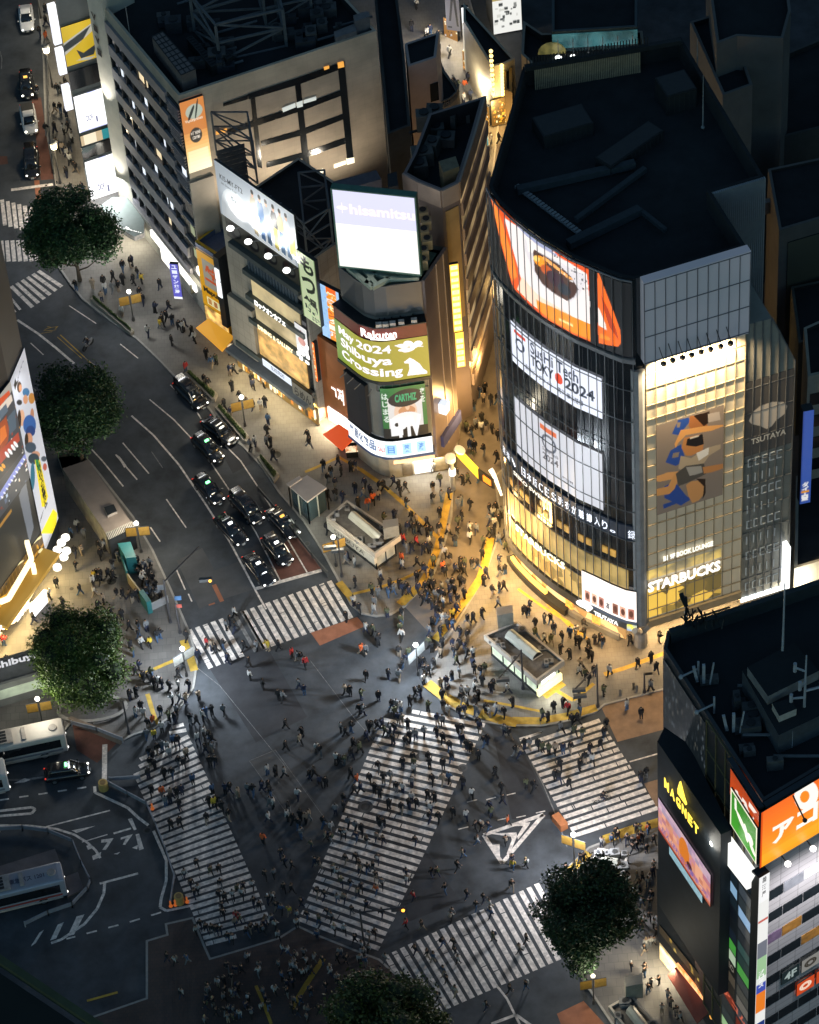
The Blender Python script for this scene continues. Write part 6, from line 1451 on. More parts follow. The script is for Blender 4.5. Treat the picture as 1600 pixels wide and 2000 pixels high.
# grey panel facade
MP=tiles('grey_panel_facade',(.5,.48,.5),(.46,.44,.47),(.1,.1,.11),1.9,.75,.5,1,0,.12,.02)
b=MB(); MR.slab(b,.3,16,0,zo-.2,0,.3); b.build('panel_wall',MP,mg)
for k in range(9):
    (u0,z0)=MR.uz(1488,1758+k*0,.32); z0=z0-k*3.15
    for i in range(7):
        b=MB(); u=u0+.15+i*2.15; MR.slab(b,u,u+2.05,z0-.75,z0+.55,.2,.36); 
        lit={(0,1):'g',(0,2):'w',(0,3):'w',(2,1):'d',(3,4):'g2',(2,0):'p',(3,2):'d'}.get((k,i))
        b.build('window',{'g':mat('win_grey',(.25,.26,.3),.3),'w':em('win_paper',(.8,.82,.85),.7),'d':em('win_orange_dim',(.6,.28,.06),.25,scale=1.5,col2=(.02,.02,.02)),'g2':em('win_green',(.4,.9,.3),.9,scale=.8,col2=(.85,1,.8)),'p':em('win_purple',(.3,.2,.35),.3,scale=1.5,col2=(.02,.02,.03))}.get(lit,M_win),mg)
zR=MR.uz(1488,1758,.32)[1]
for (i,k,t,bgc,fgc) in ((1.0,4,'4F','1a2c30','c8dcd8'),(2.0,4,'◎','a8a6a0','40382c'),(3.0,4,'GARCIA','a8a6ac','30303a'),(1.8,5,'◎','d04818','ffe0c8'),(2.8,5,'アコム','d04818','ffe8d8')):
    u=MR.uz(1488,1758,.32)[0]+.15+i*2.15; z0=zR-k*3.15-.9; cv=Cv(MR,u,u+(1.9 if len(t)<3 else 3.6),z0-.7,z0+1.1,40,30,bgc,.55); cv.txt(t,.15,.2,.85,.8,fgc,.03); cv.build('window_sign',.55 if k==4 else .9,mg)
b=MB()
for k in range(4): u,z_=MR.uz(1520+k*35,1703-k*17,1.6); 
for k in range(4):
    u=1.6+k*2.6; p=MR.p(u,zo-.5,1.5); b=MB(); b.bar(MR.p(u,zo-.2,.3),p,.04,1); b.ball(tuple(p),.28,8,5,0); b.build('floodlight',[em('flood_small',(1,.98,.92),3.5),M_frame],mg); spot('panel_fill_spot',p+MR.n*4.5-Vector((0,0,.4)),MR.p(u,zo-17,.3),1150,(1,.96,.95),.2,130,1,mg)  # spots hang clear of the lamp bodies, standing in for sign and street spill
for k in range(4):
    u=2.6+k*2.9; p=MR.p(u,HM-2.2,2.2); b=MB(); b.bar(MR.p(u-.2,HM,.6),p,.05,0); b.ball(tuple(p),.22,7,4,0); b.build('floodlight',M_frame,mg)
b=MB(); MR.slab(b,-.2,16,HM-.05,HM+.2,.2,.7); ML.slab(b,ML.L*.72,ML.L+.6,HM-.05,HM+.2,.2,.65); b.build('roof_trim',mat('trim_dark',(.05,.06,.07),.3,.1,1,metal=.6),mg)
machinery('small dark machines on the front half of the black roof by the orange sign',[(1380,1330),(1440,1330),(1520,1500),(1480,1510)],HM-1,14,3,.8)
# roof items
ps=[G2(1450,1310,HM+1.5),G2(1521,1436,HM+1.5),G2(1640,1380,HM+1.5),G2(1560,1250,HM+1.5)]
ph=thing('roof_penthouse','raised ribbed metal penthouse on the black roof at the right edge','roof hut',(*ps[0],HM-1))
b=MB(); b.prism(ps,HM-1,HM+1.5,0,top=1); b.build('wall',[mat('ribbed_metal',(.13,.15,.17),.4,.2,2,metal=.4),mat('magnet_roof',(.012,.016,.02),.9)],ph)
b=MB(); q=[G2(1460,1303,HM+2.6),G2(1500,1360,HM+2.6),G2(1600,1310,HM+2.6),G2(1550,1255,HM+2.6)]; b.prism(q,HM+1.5,HM+2.6,0,top=1); b.build('upper_block',[mat('pale_metal',(.25,.25,.25),.5),mat('magnet_roof',(.01,.01,.01),.9)],ph)
b=MB(); q=[G2(1508,1375,HM+2.2),G2(1522,1400,HM+2.2),G2(1556,1386,HM+2.2),G2(1545,1365,HM+2.2)]; b.prism(q,HM+1.5,HM+2.3,0,top=1); b.build('small_box',[mat('pale_box',(.5,.47,.42),.6),mat('magnet_roof',(.01,.01,.01),.9)],ph)
def mast(x,y,h0,H,r,label,name='antenna_mast',extras=()):
    p=G(x,y,h0); b=MB(); b.tube(p,p+Vector((0,0,H)),r,6,r*.5)
    for (dz,dx,dy,rr) in extras: b.tube(p+Vector((0,0,dz)),p+Vector((dx,dy,dz)),rr,5); b.tube(p+Vector((dx,dy,dz-.5)),p+Vector((dx,dy,dz+.5)),rr*1.6,6)
    return solo(b.build(name,mat('pale_pole',(.4,.42,.45),.4)),label,'mast')
mast(1528,1287,HM+1.5,9.5,.12,'tall white tapering mast on the penthouse of the black roof')
mast(1571,1380,HM+1.5,6.5,.13,'short antenna mast with dishes at the right edge of the black roof',extras=((2,1.4,.3,.12),(4.5,-.8,.5,.1),(3.2,-.5,-.4,.1),(1.2,-1.1,0,.1)))
mast(1547,1460,HM-1,2.2,.05,'thin short rod on the black roof in front of the penthouse')
for i,(x,y,lab) in enumerate(((1330,1322,'camera arm over the patterned glass, upper one'),(1361,1391,'camera arm over the patterned glass, lower one'))):
    p=G(x,y,HM+.2); q_=G(x+34,y-16,HM+.2); b=MB(); b.bar(p,q_,.06); b.ball(tuple(p),.22,6,4); b.bar(q_-Vector((0,0,1.2)),q_+Vector((0,0,.9)),.08); solo(b.build('camera_arm',mat('pale_pole',(.4,.42,.45),.4)),lab,'camera')
for (x,y,lab) in ((1362,1335,'cluster of pale antenna panels left of the penthouse, larger'),(1420,1430,'cluster of pale antenna panels near the roof corner, smaller')):
    p=G(x,y,HM-1); b=MB()
    for k in range(3): b.bar(p+Vector((k*.5,-k*.2,.3)),p+Vector((k*.5+.3*k-.3,-k*.2,2.2+.4*k)),.12 if k!=2 else .06)
    solo(b.build('roof_antenna',mat('pale_pole',(.4,.42,.45),.4)),lab,'antenna')
# rooftop plants, table silhouettes at the far corner of that roof
b=MB(); rq=random.Random(9)
for k in range(26):
    p=G(1335+rq.uniform(0,75),1232-rq.uniform(0,30),HM+.2); b.bar(p,p+Vector((rq.uniform(-.5,.5),rq.uniform(-.3,.3),rq.uniform(.6,1.6))),.06)
solo(b.build('roof_pipework',M_dark2),'tangle of dark pipes and rails on the far edge of the black roof','pipes')
p=G(1340,1215,HM); b=MB(); b.bar(p,p+Vector((0,0,3.2)),.1); b.bar(p+Vector((0,0,2.2)),p+Vector((-.4,0,3.6)),.18); b.bar(G(1360,1207,HM+1),G(1425,1186,HM+1),.07); b.bar(G(1360,1207,HM),G(1360,1207,HM+1.1),.07); b.bar(G(1425,1186,HM),G(1425,1186,HM+2.2),.07)
solo(b.build('roof_rail',M_dark2),'dark railing with a raised lamp on the far edge of the black roof','rail')
b=MB(); F=Face(G2(1306,1234,HM),G2(1640,1124,HM)); F.slab(b,0,F.L,HM-1,HM+.4,0,.5); solo(b.build('roof_ledge',mat('ledge_dark',(.03,.04,.045),.6)),'dark blue ledge along the far edge of the black roof','ledge')
# ================================================================ DARK BUILDINGS BEHIND THE TOWER (upper right)
def block(name,label,px,h,m,roof=None,par=.6,z0=0):
    t=thing(name,label,'building',G(px[0][0],px[0][1],h)*1.0); t.location.z=0; WLOC[t.name]=Vector(t.location)
    bmass(t,[G2(x,y,h) for x,y in px],z0,h,m,roof,par); return t
M_dk=mat('night_wall',(.06,.065,.065),.8,.3,.3); M_dk2=mat('night_wall_green',(.09,.1,.085),.8,.3,.3); M_dk3=mat('night_wall_grey',(.13,.13,.125),.8,.2,.3)
t=block('grey_tower','grey concrete tower at the top right with a dark roof step',[(1400,85),(1440,70),(1530,75),(1545,20),(1530,-90),(1380,-60)],34,M_dk3)
t=block('narrow_dark_block','dark block with one pale slanted side behind the glass tower, top right',[(1348,42),(1412,186),(1470,165),(1420,20)],30,M_dk3)
block('low_dark_block','low dark block right of the glass tower, beside two small roof huts',[(1470,130),(1475,280),(1620,245),(1640,60)],18,M_dk)
t=block('flat_roof_block','dark flat roofed building with a pale slanted front at the right edge',[(1522,450),(1640,415),(1640,300),(1500,330)],22,M_dk3,M_dark,.3)
cv=Cv(Face(G2(1522,450,22),G2(1640,415,22)),1,6,6,20,30,50,'5a5c50',.15); cv.grad(.7,1.0); cv.build('wall_panel',.0,t,lit=True)
block('olive_block','olive grey low building under the flat roofed block at the right edge',[(1560,670),(1640,650),(1640,540),(1545,560)],14,M_dk2,M_dark,.4)
t=block('blade_sign_building','pale building edge with stepped balconies and a blue blade sign at the right edge',[(1578,735),(1640,722),(1660,600),(1570,640)],20,mat('warm_pale_wall',(.4,.37,.3),.7,.2,.5),M_dark,.5)
F=Face(G2(1578,735,20),G2(1640,722,20)); b=MB()
for k in range(5): F.slab(b,.3,4,3+k*3.2,4.6+k*3.2,-.1,.12)
b.build('window',M_win,t)
F=Face(G2(1560,1000,0),G2(1585,985,0))
g=G(1562,985,7); F=Face((g.x,g.y),(g.x+1.0,g.y+.15)); cv=Cv(F,0,1.1,7,20.5,14,110,'3c5cb0',0)
cv.rrect(0,0,.12,1,'2c4690')
for k,ch in enumerate('ダイエ堂'): cv.txt(ch,.15,.18-k*.05,.8,.235-k*.05,'ffffff',.05)
cv.rrect(.1,.12,.85,.14,'f0a030'); o=cv.build('blue_blade_sign',.75,None,thick=1.0,lit=False); tag(o,'tall blue blade sign with white characters at the right edge','sign')
t=block('lit_alley_block','pale ribbed lower building with small white lights at the right edge',[(1552,1110),(1640,1085),(1640,900),(1555,930)],5,mat('warm_pale_wall',(.4,.37,.3),.7),M_dark,.3)
b=MB(); p=G(1568,1140,.2); b.prism([(p.x-.4,p.y-.3),(p.x+.4,p.y-.2),(p.x+.4,p.y+.3),(p.x-.4,p.y+.2)],KH,3.4); solo(b.build('light_box',em('light_box',(.95,.97,1),1.2)),'white standing light box at the foot of the right edge building','sign')
plight('alley_lamp',G(1565,1150,3),700,(1,.9,.7),.4)
rq=random.Random(41)
for (x,y,h,w_,hh_,c) in ((1400,150,20,1.6,.8,'d8d0a0'),(1440,120,22,1.2,.7,'a8b0a0'),(1500,110,24,1.4,2.2,'6c7460'),(1528,160,10,2.2,.8,'c8b070'),(1560,250,9,1.2,.6,'98a088'),(1530,280,12,1.8,.5,'707c70'),(1590,560,10,2.2,.9,'8c9078'),(1570,640,8,1.4,.8,'d0c090')):
    g=G(x,y,h); F=Face((g.x,g.y-.3),(g.x+w_,g.y-.1)); cv=Cv(F,0,w_,h,h+hh_,8,5,c,0); cv.noise(.6,int(x),4); tag(cv.build('roof_lantern',.35,None,thick=.5),'small dim lit roof box at the right, %s'%{1400:'nearest the top edge beside the slanted wall',1440:'second from the top, beside the grey tower',1500:'taller greenish one on the grey tower',1528:'warm one right of the grey tower',1560:'pale green one above the flat roofed block',1530:'flat one close to the ribbed wall',1590:'one below the flat roofed block',1570:'warm one above the blue blade sign'}[x],'roof box')
# two roof huts lit faintly
bigbox([(1478,392),(1508,385),(1512,392),(1482,402)],18,1.6,mat('hut_pale',(.3,.29,.27),.7),'roof_hut','small pale hut with a lamp on the dark roof right of the ribbed wall','roof hut')
b=MB()
for a,c in (((1525,375),(1548,362)),((1548,362),(1552,385)),((1552,385),(1528,392)),((1528,392),(1525,375))): b.bar(G(*a,20),G(*c,20),.08); b.bar(G(*a,18),G(*a,20),.06)
solo(b.build('roof_railing',M_grey),'pale railing frame around a hatch on the dark roof at the right','rail')
# ---- top centre: side street shops
t=block('lamp_row_building','dark building with a row of six round lamps along its front at the top','' or [(1070,55),(1290,52),(1290,-60),(1070,-60)],20,M_dk,M_dark,.5) if False else None
t=thing('lamp_row_building','dark teal glazed building with a row of round white lamps at the top edge','building',G(1170,40,0))
TF=Face(G2(1078,62,16),G2(1245,52,16)); bmass(t,[G2(1078,62,16),G2(1245,52,16),G2(1245,-60,16),G2(1078,-60,16)],0,16,mat('teal_wall',(.03,.06,.07),.3,.3,.4,spec=.7),M_dark,.5)
for k in range(6):
    p=TF.p(.6+k*(TF.L-1.2)/5,13.2,1.2); b=MB(); b.ball(tuple(p),.38,9,5,0,.5); b.bar(p,p+Vector((0,0,2.6)),.04,1); b.build('round_lamp',[em('row_lamp',(.95,1,.98),5),M_grey],t); 
spot('row_light',TF.p(TF.L/2,13,2.5),TF.p(TF.L/2,0,3),500,(.9,1,.98),.5,120,1,t)
b=MB(); TF.slab(b,0,TF.L,13.6,15.6,.0,.1); b.build('teal_glazing',em('teal_glass',(.08,.3,.33),.4,scale=.6,col2=(.01,.05,.06)),t)
t=thing('arched_sign_building','low building with a round arched window and tan parapet behind the glass tower roof','building',G(1090,110,0))
bmass(t,[G2(1018,105,14),G2(1050,135,14),G2(1260,115,14),G2(1255,60,14),G2(1060,65,14),G2(1022,40,14)],0,14,mat('tan_wall',(.3,.27,.22),.8,.2,.5),M_dark,1.0)
b=MB(); AF=Face(G2(1020,100,14),G2(1060,135,14)); c=G(1078,90,14); 
F=Face((c.x-2,c.y),(c.x+2,c.y-.2)); n=16; F.poly(b,[(2+1.6*math.cos(k*math.pi/8),13+1.6*math.sin(k*math.pi/8)) for k in range(16)],-.1,.1); b.build('round_window',em('round_glow',(.45,.38,.12),.35,scale=1.2,col2=(.08,.08,.03)),t)
t=thing('white_side_street_shop','white lit shop corner with lettered awning at the top centre','building',G(930,60,0))
F=Face(G2(905,110,0),G2(952,135,0)); bmass(t,[G2(905,5,9),G2(1005,115,9),G2(985,125,9),G2(960,130,9),G2(905,40,9)],0,9,mat('cream_shop',(.55,.5,.38),.6,.15,.4),M_dark,.4)
WF2=Face(G2(904,25,9),G2(962,128,9)); b=MB(); WF2.slab(b,0,WF2.L,.5,7.5,0,.15); b.build('lit_wall',em('cream_lit',(1,.93,.72),.55,scale=.3,col2=(.5,.44,.3)),t)
t=thing('white_stair_shop','brightly lit white interior with black fittings at the top centre','building',G(1000,45,0))
F=Face(G2(965,70,0),G2(1020,60,0)); cv=Cv(F,0,F.L,.2,8.5,60,70,'f4f4ee',0); rq=random.Random(6)
for k in range(24): x=rq.random()*.9; y=rq.random()*.5; cv.rrect(x,y,x+.05+.1*rq.random(),y+.03+.04*rq.random(),rq.choice(['282c2c','8a8c88','d8d8d0','404444']))
cv.rrect(0,.6,1,1,'b8a468'); cv.build('lit_front',1.0,t,thick=4)
BW=Face(G2(958,131,9),G2(1004,117,9))
for i,(x0,y0,x1,y1,lab) in enumerate(((959,100,964,192,'left column of golden bulbs on the sign at the side street'),(980,128,982,190,'right column of golden bulbs on the sign at the side street'))):
    n=10; b=MB(); pp_=None
    for k in range(n):
        u,z_=BW.uz(x0+(x1-x0)*k/n,y0+(y1-y0)*k/n,.6); p=BW.p(u,z_,.6); b.ball(tuple(p),.24,7,5,0)
        if k: b.bar(p,pp_,.06,1)
        pp_=p
    solo(b.build('bulb_sign',[em('gold_bulbs',(1,.72,.25),3),M_frame]),lab,'sign')
cv=Cv(BW,*sorted((BW.uz(958,180,.3)[0],BW.uz(992,210,.3)[0])),.3,4.2,50,60,'6a4410',.3); rq=random.Random(14)
for k in range(60): x=rq.random(); y=rq.random(); cv.rrect(x,y,x+.05+.12*rq.random(),y+.03+.08*rq.random(),rq.choice(['ffc040','fff0b0','3a2408','e89020','a86818']))
tag(cv.build('golden_front',1.5,None,thick=.3),'golden lit shop front under the two bulb columns','shop front')
for i,(x,y,w_,lab) in enumerate(((925,292,1.6,'first'),(938,238,1.4,'second'),(905,135,1.8,'third'),(868,70,2.0,'fourth'))):
    g=G(x,y,KH); F=Face((g.x,g.y),(g.x+w_*.8,g.y-w_*.7)); cv=Cv(F,0,w_,KH,3.0,26,30,'8a5a18',0)
    for k in range(26): a_=rq.random(); c_=rq.random(); cv.rrect(a_,c_,a_+.1,c_+.08,rq.choice(['ffd070','fff4d0','502c0c','f0a030','c0c8d0']))
    tag(cv.build('stall_front',1.3,None,thick=.4),'%s small lit stall front from the bend up the narrow side street'%lab,'stall')
t=thing('gold_sign_shop','golden yellow shop front with a bright strip along the narrow side street','building',G(985,170,0))
F=Face(G2(965,170,0),G2(990,215,0)); bmass(t,[G2(982,90,8),G2(1000,110,8),G2(1000,180,8),G2(985,175,8)],0,8,mat('gold_wall',(.4,.26,.08),.6,.2,.5),M_dark,.3)
b=MB(); F.slab(b,0,F.L,1,4,0,.2); b.build('gold_strip',E_amber,t); 
for (x,y,pw,c) in ((905,80,500,(1,.85,.6)),(930,170,500,(1,.85,.6)),(965,215,700,(1,.66,.25)),(955,270,400,(1,.66,.3)),(880,40,500,(1,.8,.5)),(842,60,300,(.9,.9,1))): plight('side_street_lamp',G(x,y,3.5),pw,c,.3)
cv=Cv(Face(G2(935,300,1),G2(952,297,1)),0,1.2,2,5,20,40,'1c8c94',0); cv.rell(.5,.8,.25,.1,'d8f8ff').rell(.5,.3,.25,.1,'e8ffff'); o=cv.build('teal_sign',1.2,None,thick=.3); tag(o,'teal sign with pale round marks over the narrow side street','sign')
t=thing('lettered_corner_sign','tall grey sign board with black strokes at the top centre','sign',G(880,20,0)); g=G(872,45,4); F=Face((g.x,g.y),(g.x+1.4,g.y-.5)); cv=Cv(F,0,1.7,3,10,30,80,'98949c',0); cv.rpoly([(.2,.2),(.35,.2),(.7,.9),(.5,.9)],'1c1c20').rpoly([(.5,.9),(.7,.9),(.9,.1),(.75,.1)],'1c1c20').rrect(.1,.05,.4,.09,'2a2a2e'); cv.build('board',.45,t)
g=G(905,80,3); F=Face((g.x,g.y),(g.x+.8,g.y)); cv=Cv(F,0,.8,3,8,10,50,'ffffff',0); cv.rrect(0,.05,1,.2,'f0c030'); o=cv.build('white_blade_sign',1.5,None,thick=.5); tag(o,'white and yellow blade sign at the top centre','sign')
# foreground building ledge, bottom left
lg=thing('roof_ledge','blurred olive green roof ledge crossing the bottom left corner','ledge',G(60,1960,215))
b=MB(); A=G(-60,1835,215); B_=G(260,2050,215); b.bar(A,B_,.07,0); d=(B_-A).normalized(); n_=Vector((0,0,-1)).cross(d); 
if n_.y>0: n_=-n_
b.bar(A+n_*.9-Vector((0,0,.5)),B_+n_*.9-Vector((0,0,.5)),.1,0)
b.face([A+n_*.2,B_+n_*.2,B_+n_*30-Vector((0,0,3)),A+n_*30-Vector((0,0,3))],1); b.face([A+n_*.2,B_+n_*.2,B_+n_*.2-Vector((0,0,3)),A+n_*.2-Vector((0,0,3))],1)
b.build('ledge',[mat('olive_ledge',(.07,.08,.04),.8),mat('ledge_black',(.01,.013,.012),.9)],lg)
# ================================================================ KIOSKS, STREET FURNITURE
M_kroof=mat('kiosk_roof_trim',(.42,.38,.33),.6,.15,1); M_pit=mat('kiosk_roof_floor',(.12,.11,.1),.8,.35,2)
def kiosk(name,label,px,h,glow,inner,draw=None,tower=None,sign=None):
    """px: near-left, near tip, right, far corner of the roof edge, in the photo"""
    t=thing(name,label,'station entrance',(*G2(*px[1],h),0)); q=[G2(x,y,h) for x,y in px]
    a=sum(q[i][0]*q[(i+1)%4][1]-q[(i+1)%4][0]*q[i][1] for i in range(4)); q=q if a>0 else q[::-1]
    b=MB(); b.prism(q,h-.75,h-.3,0,top=1); qi=inset(q,.22)
    for i in range(4):
        j=(i+1)%4; b.face([(*q[i],h-.3),(*q[j],h-.3),(*q[j],h),(*q[i],h)],0); b.face([(*q[i],h),(*q[j],h),(*qi[j],h),(*qi[i],h)],0); b.face([(*qi[j],h-.3),(*qi[i],h-.3),(*qi[i],h),(*qi[j],h)],0)
    b.build('roof',[M_kroof,M_pit],t)
    w_=inset(q,.45); b=MB(); b.prism(w_,KH,h-.75,0); b.build('glass_wall',glow,t)
    b=MB(); 
    for i in range(4):
        p0,p1=Vector(w_[i]),Vector(w_[(i+1)%4]); n=max(2,int((p1-p0).length/1.6))
        for k in range(n+1): p=p0.lerp(p1,k/n); b.bar((p.x,p.y,KH),(p.x,p.y,h-.75),.07)
        b.bar((*p0,KH+.25),(*p1,KH+.25),.12)
    b.build('post',M_frame,t)
    # long barrel skylight
    A,B_,C_,D_=[Vector(G2(x,y,h-.2)) for x,y in inner]; b=MB(); n=4
    for k in range(n):
        a0,a1=A.lerp(B_,k/n),A.lerp(B_,(k+1)/n); d0,d1=D_.lerp(C_,k/n),D_.lerp(C_,(k+1)/n)
        prof=[(0,0),(.12,.45),(.4,.7),(.6,.7),(.88,.45),(1,0)]
        for (s0,z0),(s1,z1) in zip(prof,prof[1:]):
            p=[a0.lerp(d0,s0),a1.lerp(d1,s0),a1.lerp(d1,s1),a0.lerp(d0,s1)]; zz=[z0,z0,z1,z1]
            f=[(v.x,v.y,h-.2+z) for v,z in zip(p,zz)]
            if (Vector(f[1])-Vector(f[0])).cross(Vector(f[3])-Vector(f[0])).z<0: f.reverse()
            b.face(f,0 if s0<.3 or draw is None else 1)
        b.bar((*a1,h-.2),(*d1,h-.2+.05),.05,2); b.bar((*a0.lerp(d0,.5),h+.52),(*a1.lerp(d1,.5),h+.52),.03,2)
    b.build('skylight',[mat('skylight_pale',(.42,.42,.36),.35,.15,1),draw or mat('skylight_blue',(.5,.52,.62),.3,.1,1),M_kroof],t)
    rq=random.Random(int(px[0][0])); cxy=[Vector(x) for x in q]
    for k in range(9):
        u,v=rq.choice(((rq.uniform(.05,.18),rq.uniform(.1,.9)),(rq.uniform(.84,.95),rq.uniform(.1,.9)),(rq.uniform(.1,.9),rq.uniform(.08,.15)),(rq.uniform(.1,.9),rq.uniform(.85,.92))))
        p=cxy[0].lerp(cxy[1],u).lerp(cxy[3].lerp(cxy[2],u),v); s1,s2,s3=rq.uniform(.2,.5),rq.uniform(.15,.4),rq.uniform(.2,.6); b=MB(); b.prism([(p.x-s1,p.y-s2),(p.x+s1,p.y-s2),(p.x+s1,p.y+s2),(p.x-s1,p.y+s2)],h-.29,h-.3+s3,0)
        b.tube((p.x,p.y,h-.3+s3),(p.x,p.y,h-.25+s3),min(s1,s2)*.7,7,mi=1); b.build('roof_unit',[mat('unit_grey',(.2,.2,.2),.6,.3,2),M_frame],t)
    if tower:
        (x,y),hh_=tower; p=G(x,y,h+hh_); b=MB(); b.prism([(p.x-.8,p.y-.6),(p.x+.8,p.y-.4),(p.x+.8,p.y+.6),(p.x-.8,p.y+.5)],h-.3,h+hh_,0,top=1); b.build('lift_shaft',[mat('shaft_wall',(.25,.24,.2),.6),M_kroof],t)
    return t
k1=kiosk('station_entrance','lettered station entrance pavilion with pale blue skylight in front of the round corner building',[(637,1010),(732,1082),(783,1046),(678,976)],3.2,em('kiosk_glow',(.5,.48,.38),.45,scale=.8,col2=(.12,.12,.1)),[(680,1012),(738,1060),(752,1050),(696,1003)],tower=((763,1022),1.6))
KF1=Face(G2(637,1010,3.2),G2(732,1082,3.2)); b=MB(); KF1.slab(b,.1,KF1.L-.1,1.5,2.6,-.3,.06,0); b.build('white_fascia',mat('fascia_white',(.5,.48,.42),.6),k1)
b=MB(); KF1.text(b,'SHIBUYA',1.2,KF1.L*.78,1.75,2.4,.1,0,bold=.0); b.build('fascia_lettering',mat('letter_dark',(.05,.05,.05),.5),k1)
k2=kiosk('station_entrance','glass station entrance pavilion with lit green-white interior in front of the glass tower',[(945,1240),(1048,1330),(1103,1290),(1010,1213)],3.2,em('kiosk_glow2',(.85,.95,.7),.75,scale=.7,col2=(.25,.32,.25)),[(986,1246),(1040,1290),(1060,1278),(1005,1233)],draw=mat('skylight_green',(.45,.5,.42),.35,.1,1),tower=((986,1192),1.8))
b=MB(); KF2=Face(G2(1048,1330,3.2),G2(1103,1290,3.2)); KF2.slab(b,.3,KF2.L-.3,.3,1.3,-.4,-.1,0); b.build('lit_counter',em('kiosk_yellow',(1,.95,.5),1.2),k2)
b=MB(); KF2.slab(b,.6,2.4,2.2,2.6,.0,.1,0); b.build('strip_lamp',E_white,k2)
alight('kiosk_lamp',KF2.p(1.5,2,.8),KF2.p(1.5,0,1.5),60,(1,1,.8),2,.4,k2)
k3=kiosk('station_entrance','station entrance pavilion half hidden by the tree at the lower right',[(1152,1690),(1218,1712),(1228,1664),(1168,1656)],3.0,em('kiosk_glow3',(.7,.55,.3),.6,scale=.8,col2=(.15,.12,.08)),[(1172,1690),(1205,1698),(1208,1680),(1178,1675)])
k4=kiosk('station_entrance','pale framed station entrance pavilion at the bottom edge right of the tree',[(1188,1965),(1260,2060),(1310,2030),(1232,1940)],3.2,em('kiosk_glow4',(.35,.4,.45),.35,scale=.8,col2=(.08,.09,.1)),[(1222,1978),(1262,2030),(1280,2018),(1240,1968)],tower=((1238,1915),2.0))
# glass lift house
gl=thing('glass_lift_house','glass box shelter with a flat pale roof beside the taxi queue','lift house',(*G2(600,980,3.4),0))
q=[G2(564,948,3.5),G2(600,980,3.5),G2(638,952,3.5),G2(600,928,3.5)]
b=MB(); b.prism(q,3.3,3.5,0); b.prism([G2(560,944,3.65),G2(566,950,3.65),G2(590,934,3.65),G2(585,929,3.65)],3.5,3.65,0); b.build('roof',mat('lift_roof',(.5,.44,.4),.6,.1,.6),gl)
b=MB(); b.prism(inset(q,.15),KH,3.3,0); b.build('glass_wall',mat('lift_glass',(.05,.08,.09),.1,.2,.5,spec=.9),gl)
b=MB()
for i in range(4):
    p0,p1=Vector(q[i]),Vector(q[(i+1)%4])
    for t_ in (0,.5,1): p=p0.lerp(p1,t_); b.bar((p.x,p.y,KH),(p.x,p.y,3.3),.07)
b.build('frame',mat('frame_cream',(.42,.4,.32),.5),gl); plight('lift_lamp',G(600,960,2.6)+Vector((0,-3,0)),60,(.9,.95,.8),.3,gl)
# grey ticket hall roof at the left
th=thing('concrete_street_hut','long low concrete building with a roof hatch and slatted end beside the road','building',(*G2(175,960,3.4),0))
q=[G2(122,915,3.4),G2(172,898,3.4),G2(258,1022,3.4),G2(206,1040,3.4)]
b=MB(); b.prism(q,KH,3.4,0,top=1); b.build('wall',[mat('pale_marble',(.45,.41,.33),.5,.35,1.5),mat('hut_roof',(.23,.19,.165),.85,.2,.3)],th)
q2=[G2(203,990,3.8),G2(222,984,3.8),G2(229,998,3.8),G2(210,1006,3.8)]; b=MB(); b.prism(q2,3.4,3.75,0,top=1); b.build('roof_hatch',[mat('hatch_pale',(.3,.27,.25),.7),M_dark2],th)
b=MB(); A,B_=Vector(G2(208,1042,3.4)),Vector(G2(257,1019,3.4)); C_,D_=Vector(G2(262,1030,3.4)),Vector(G2(213,1054,3.4))
for k in range(17): b.bar((*A.lerp(B_,k/16),3.45),(*D_.lerp(C_,k/16),3.45),.05)
b.prism([tuple(A),tuple(B_),tuple(C_),tuple(D_)],KH,3.35,1); b.build('slatted_end',[mat('slat_pale',(.45,.42,.38),.6),M_dark],th)
b=MB(); q3=[G2(110,880,1.2),G2(160,875,1.2),G2(170,897,1.2),G2(122,915,1.2)]; b.prism(q3,KH,1.1,0,cap=False); b.build('low_wall',mat('pale_marble',(.45,.41,.33),.5),th)
# teal wedge wall of the smoking area and its rail
sm=thing('smoking_area_screen','teal painted wedge shaped partition screens around the smoking area','partition',(*G2(240,1075),0))
for px,h0,h1 in (([(232,1072),(268,1100)],2.4,2.4),([(232,1072),(290,1195)],2.4,2.4)): pass
b=MB(); b.prism([G2(230,1061,2.6),G2(255,1058,2.6),G2(266,1088,2.6),G2(246,1090,2.6)],KH,2.6,0); b.build('teal_block',mat('teal_paint',(.02,.14,.15),.5,.15,1),sm)
def wallpx(t,a,c_,h,th_,m,name='screen_wall'):
    p,q_=Vector(G2(*a)),Vector(G2(*c_)); d=(q_-p).normalized(); n_=Vector((-d.y,d.x))*th_/2
    b=MB(); b.prism([tuple(p-n_),tuple(q_-n_),tuple(q_+n_),tuple(p+n_)],KH,KH+h,0); return b.build(name,m,t)
wallpx(sm,(243,1110),(252,1140),1.9,.15,mat('teal_paint',(.02,.14,.15),.5),'teal_panel'); wallpx(sm,(252,1140),(282,1180),1.5,.15,mat('tan_partition',(.3,.25,.15),.6),'tan_panel'); wallpx(sm,(280,1178),(295,1200),1.9,.5,mat('teal_paint',(.02,.14,.15),.5),'teal_panel'); wallpx(sm,(295,1195),(330,1178),1.1,.08,M_grey,'rail_panel')
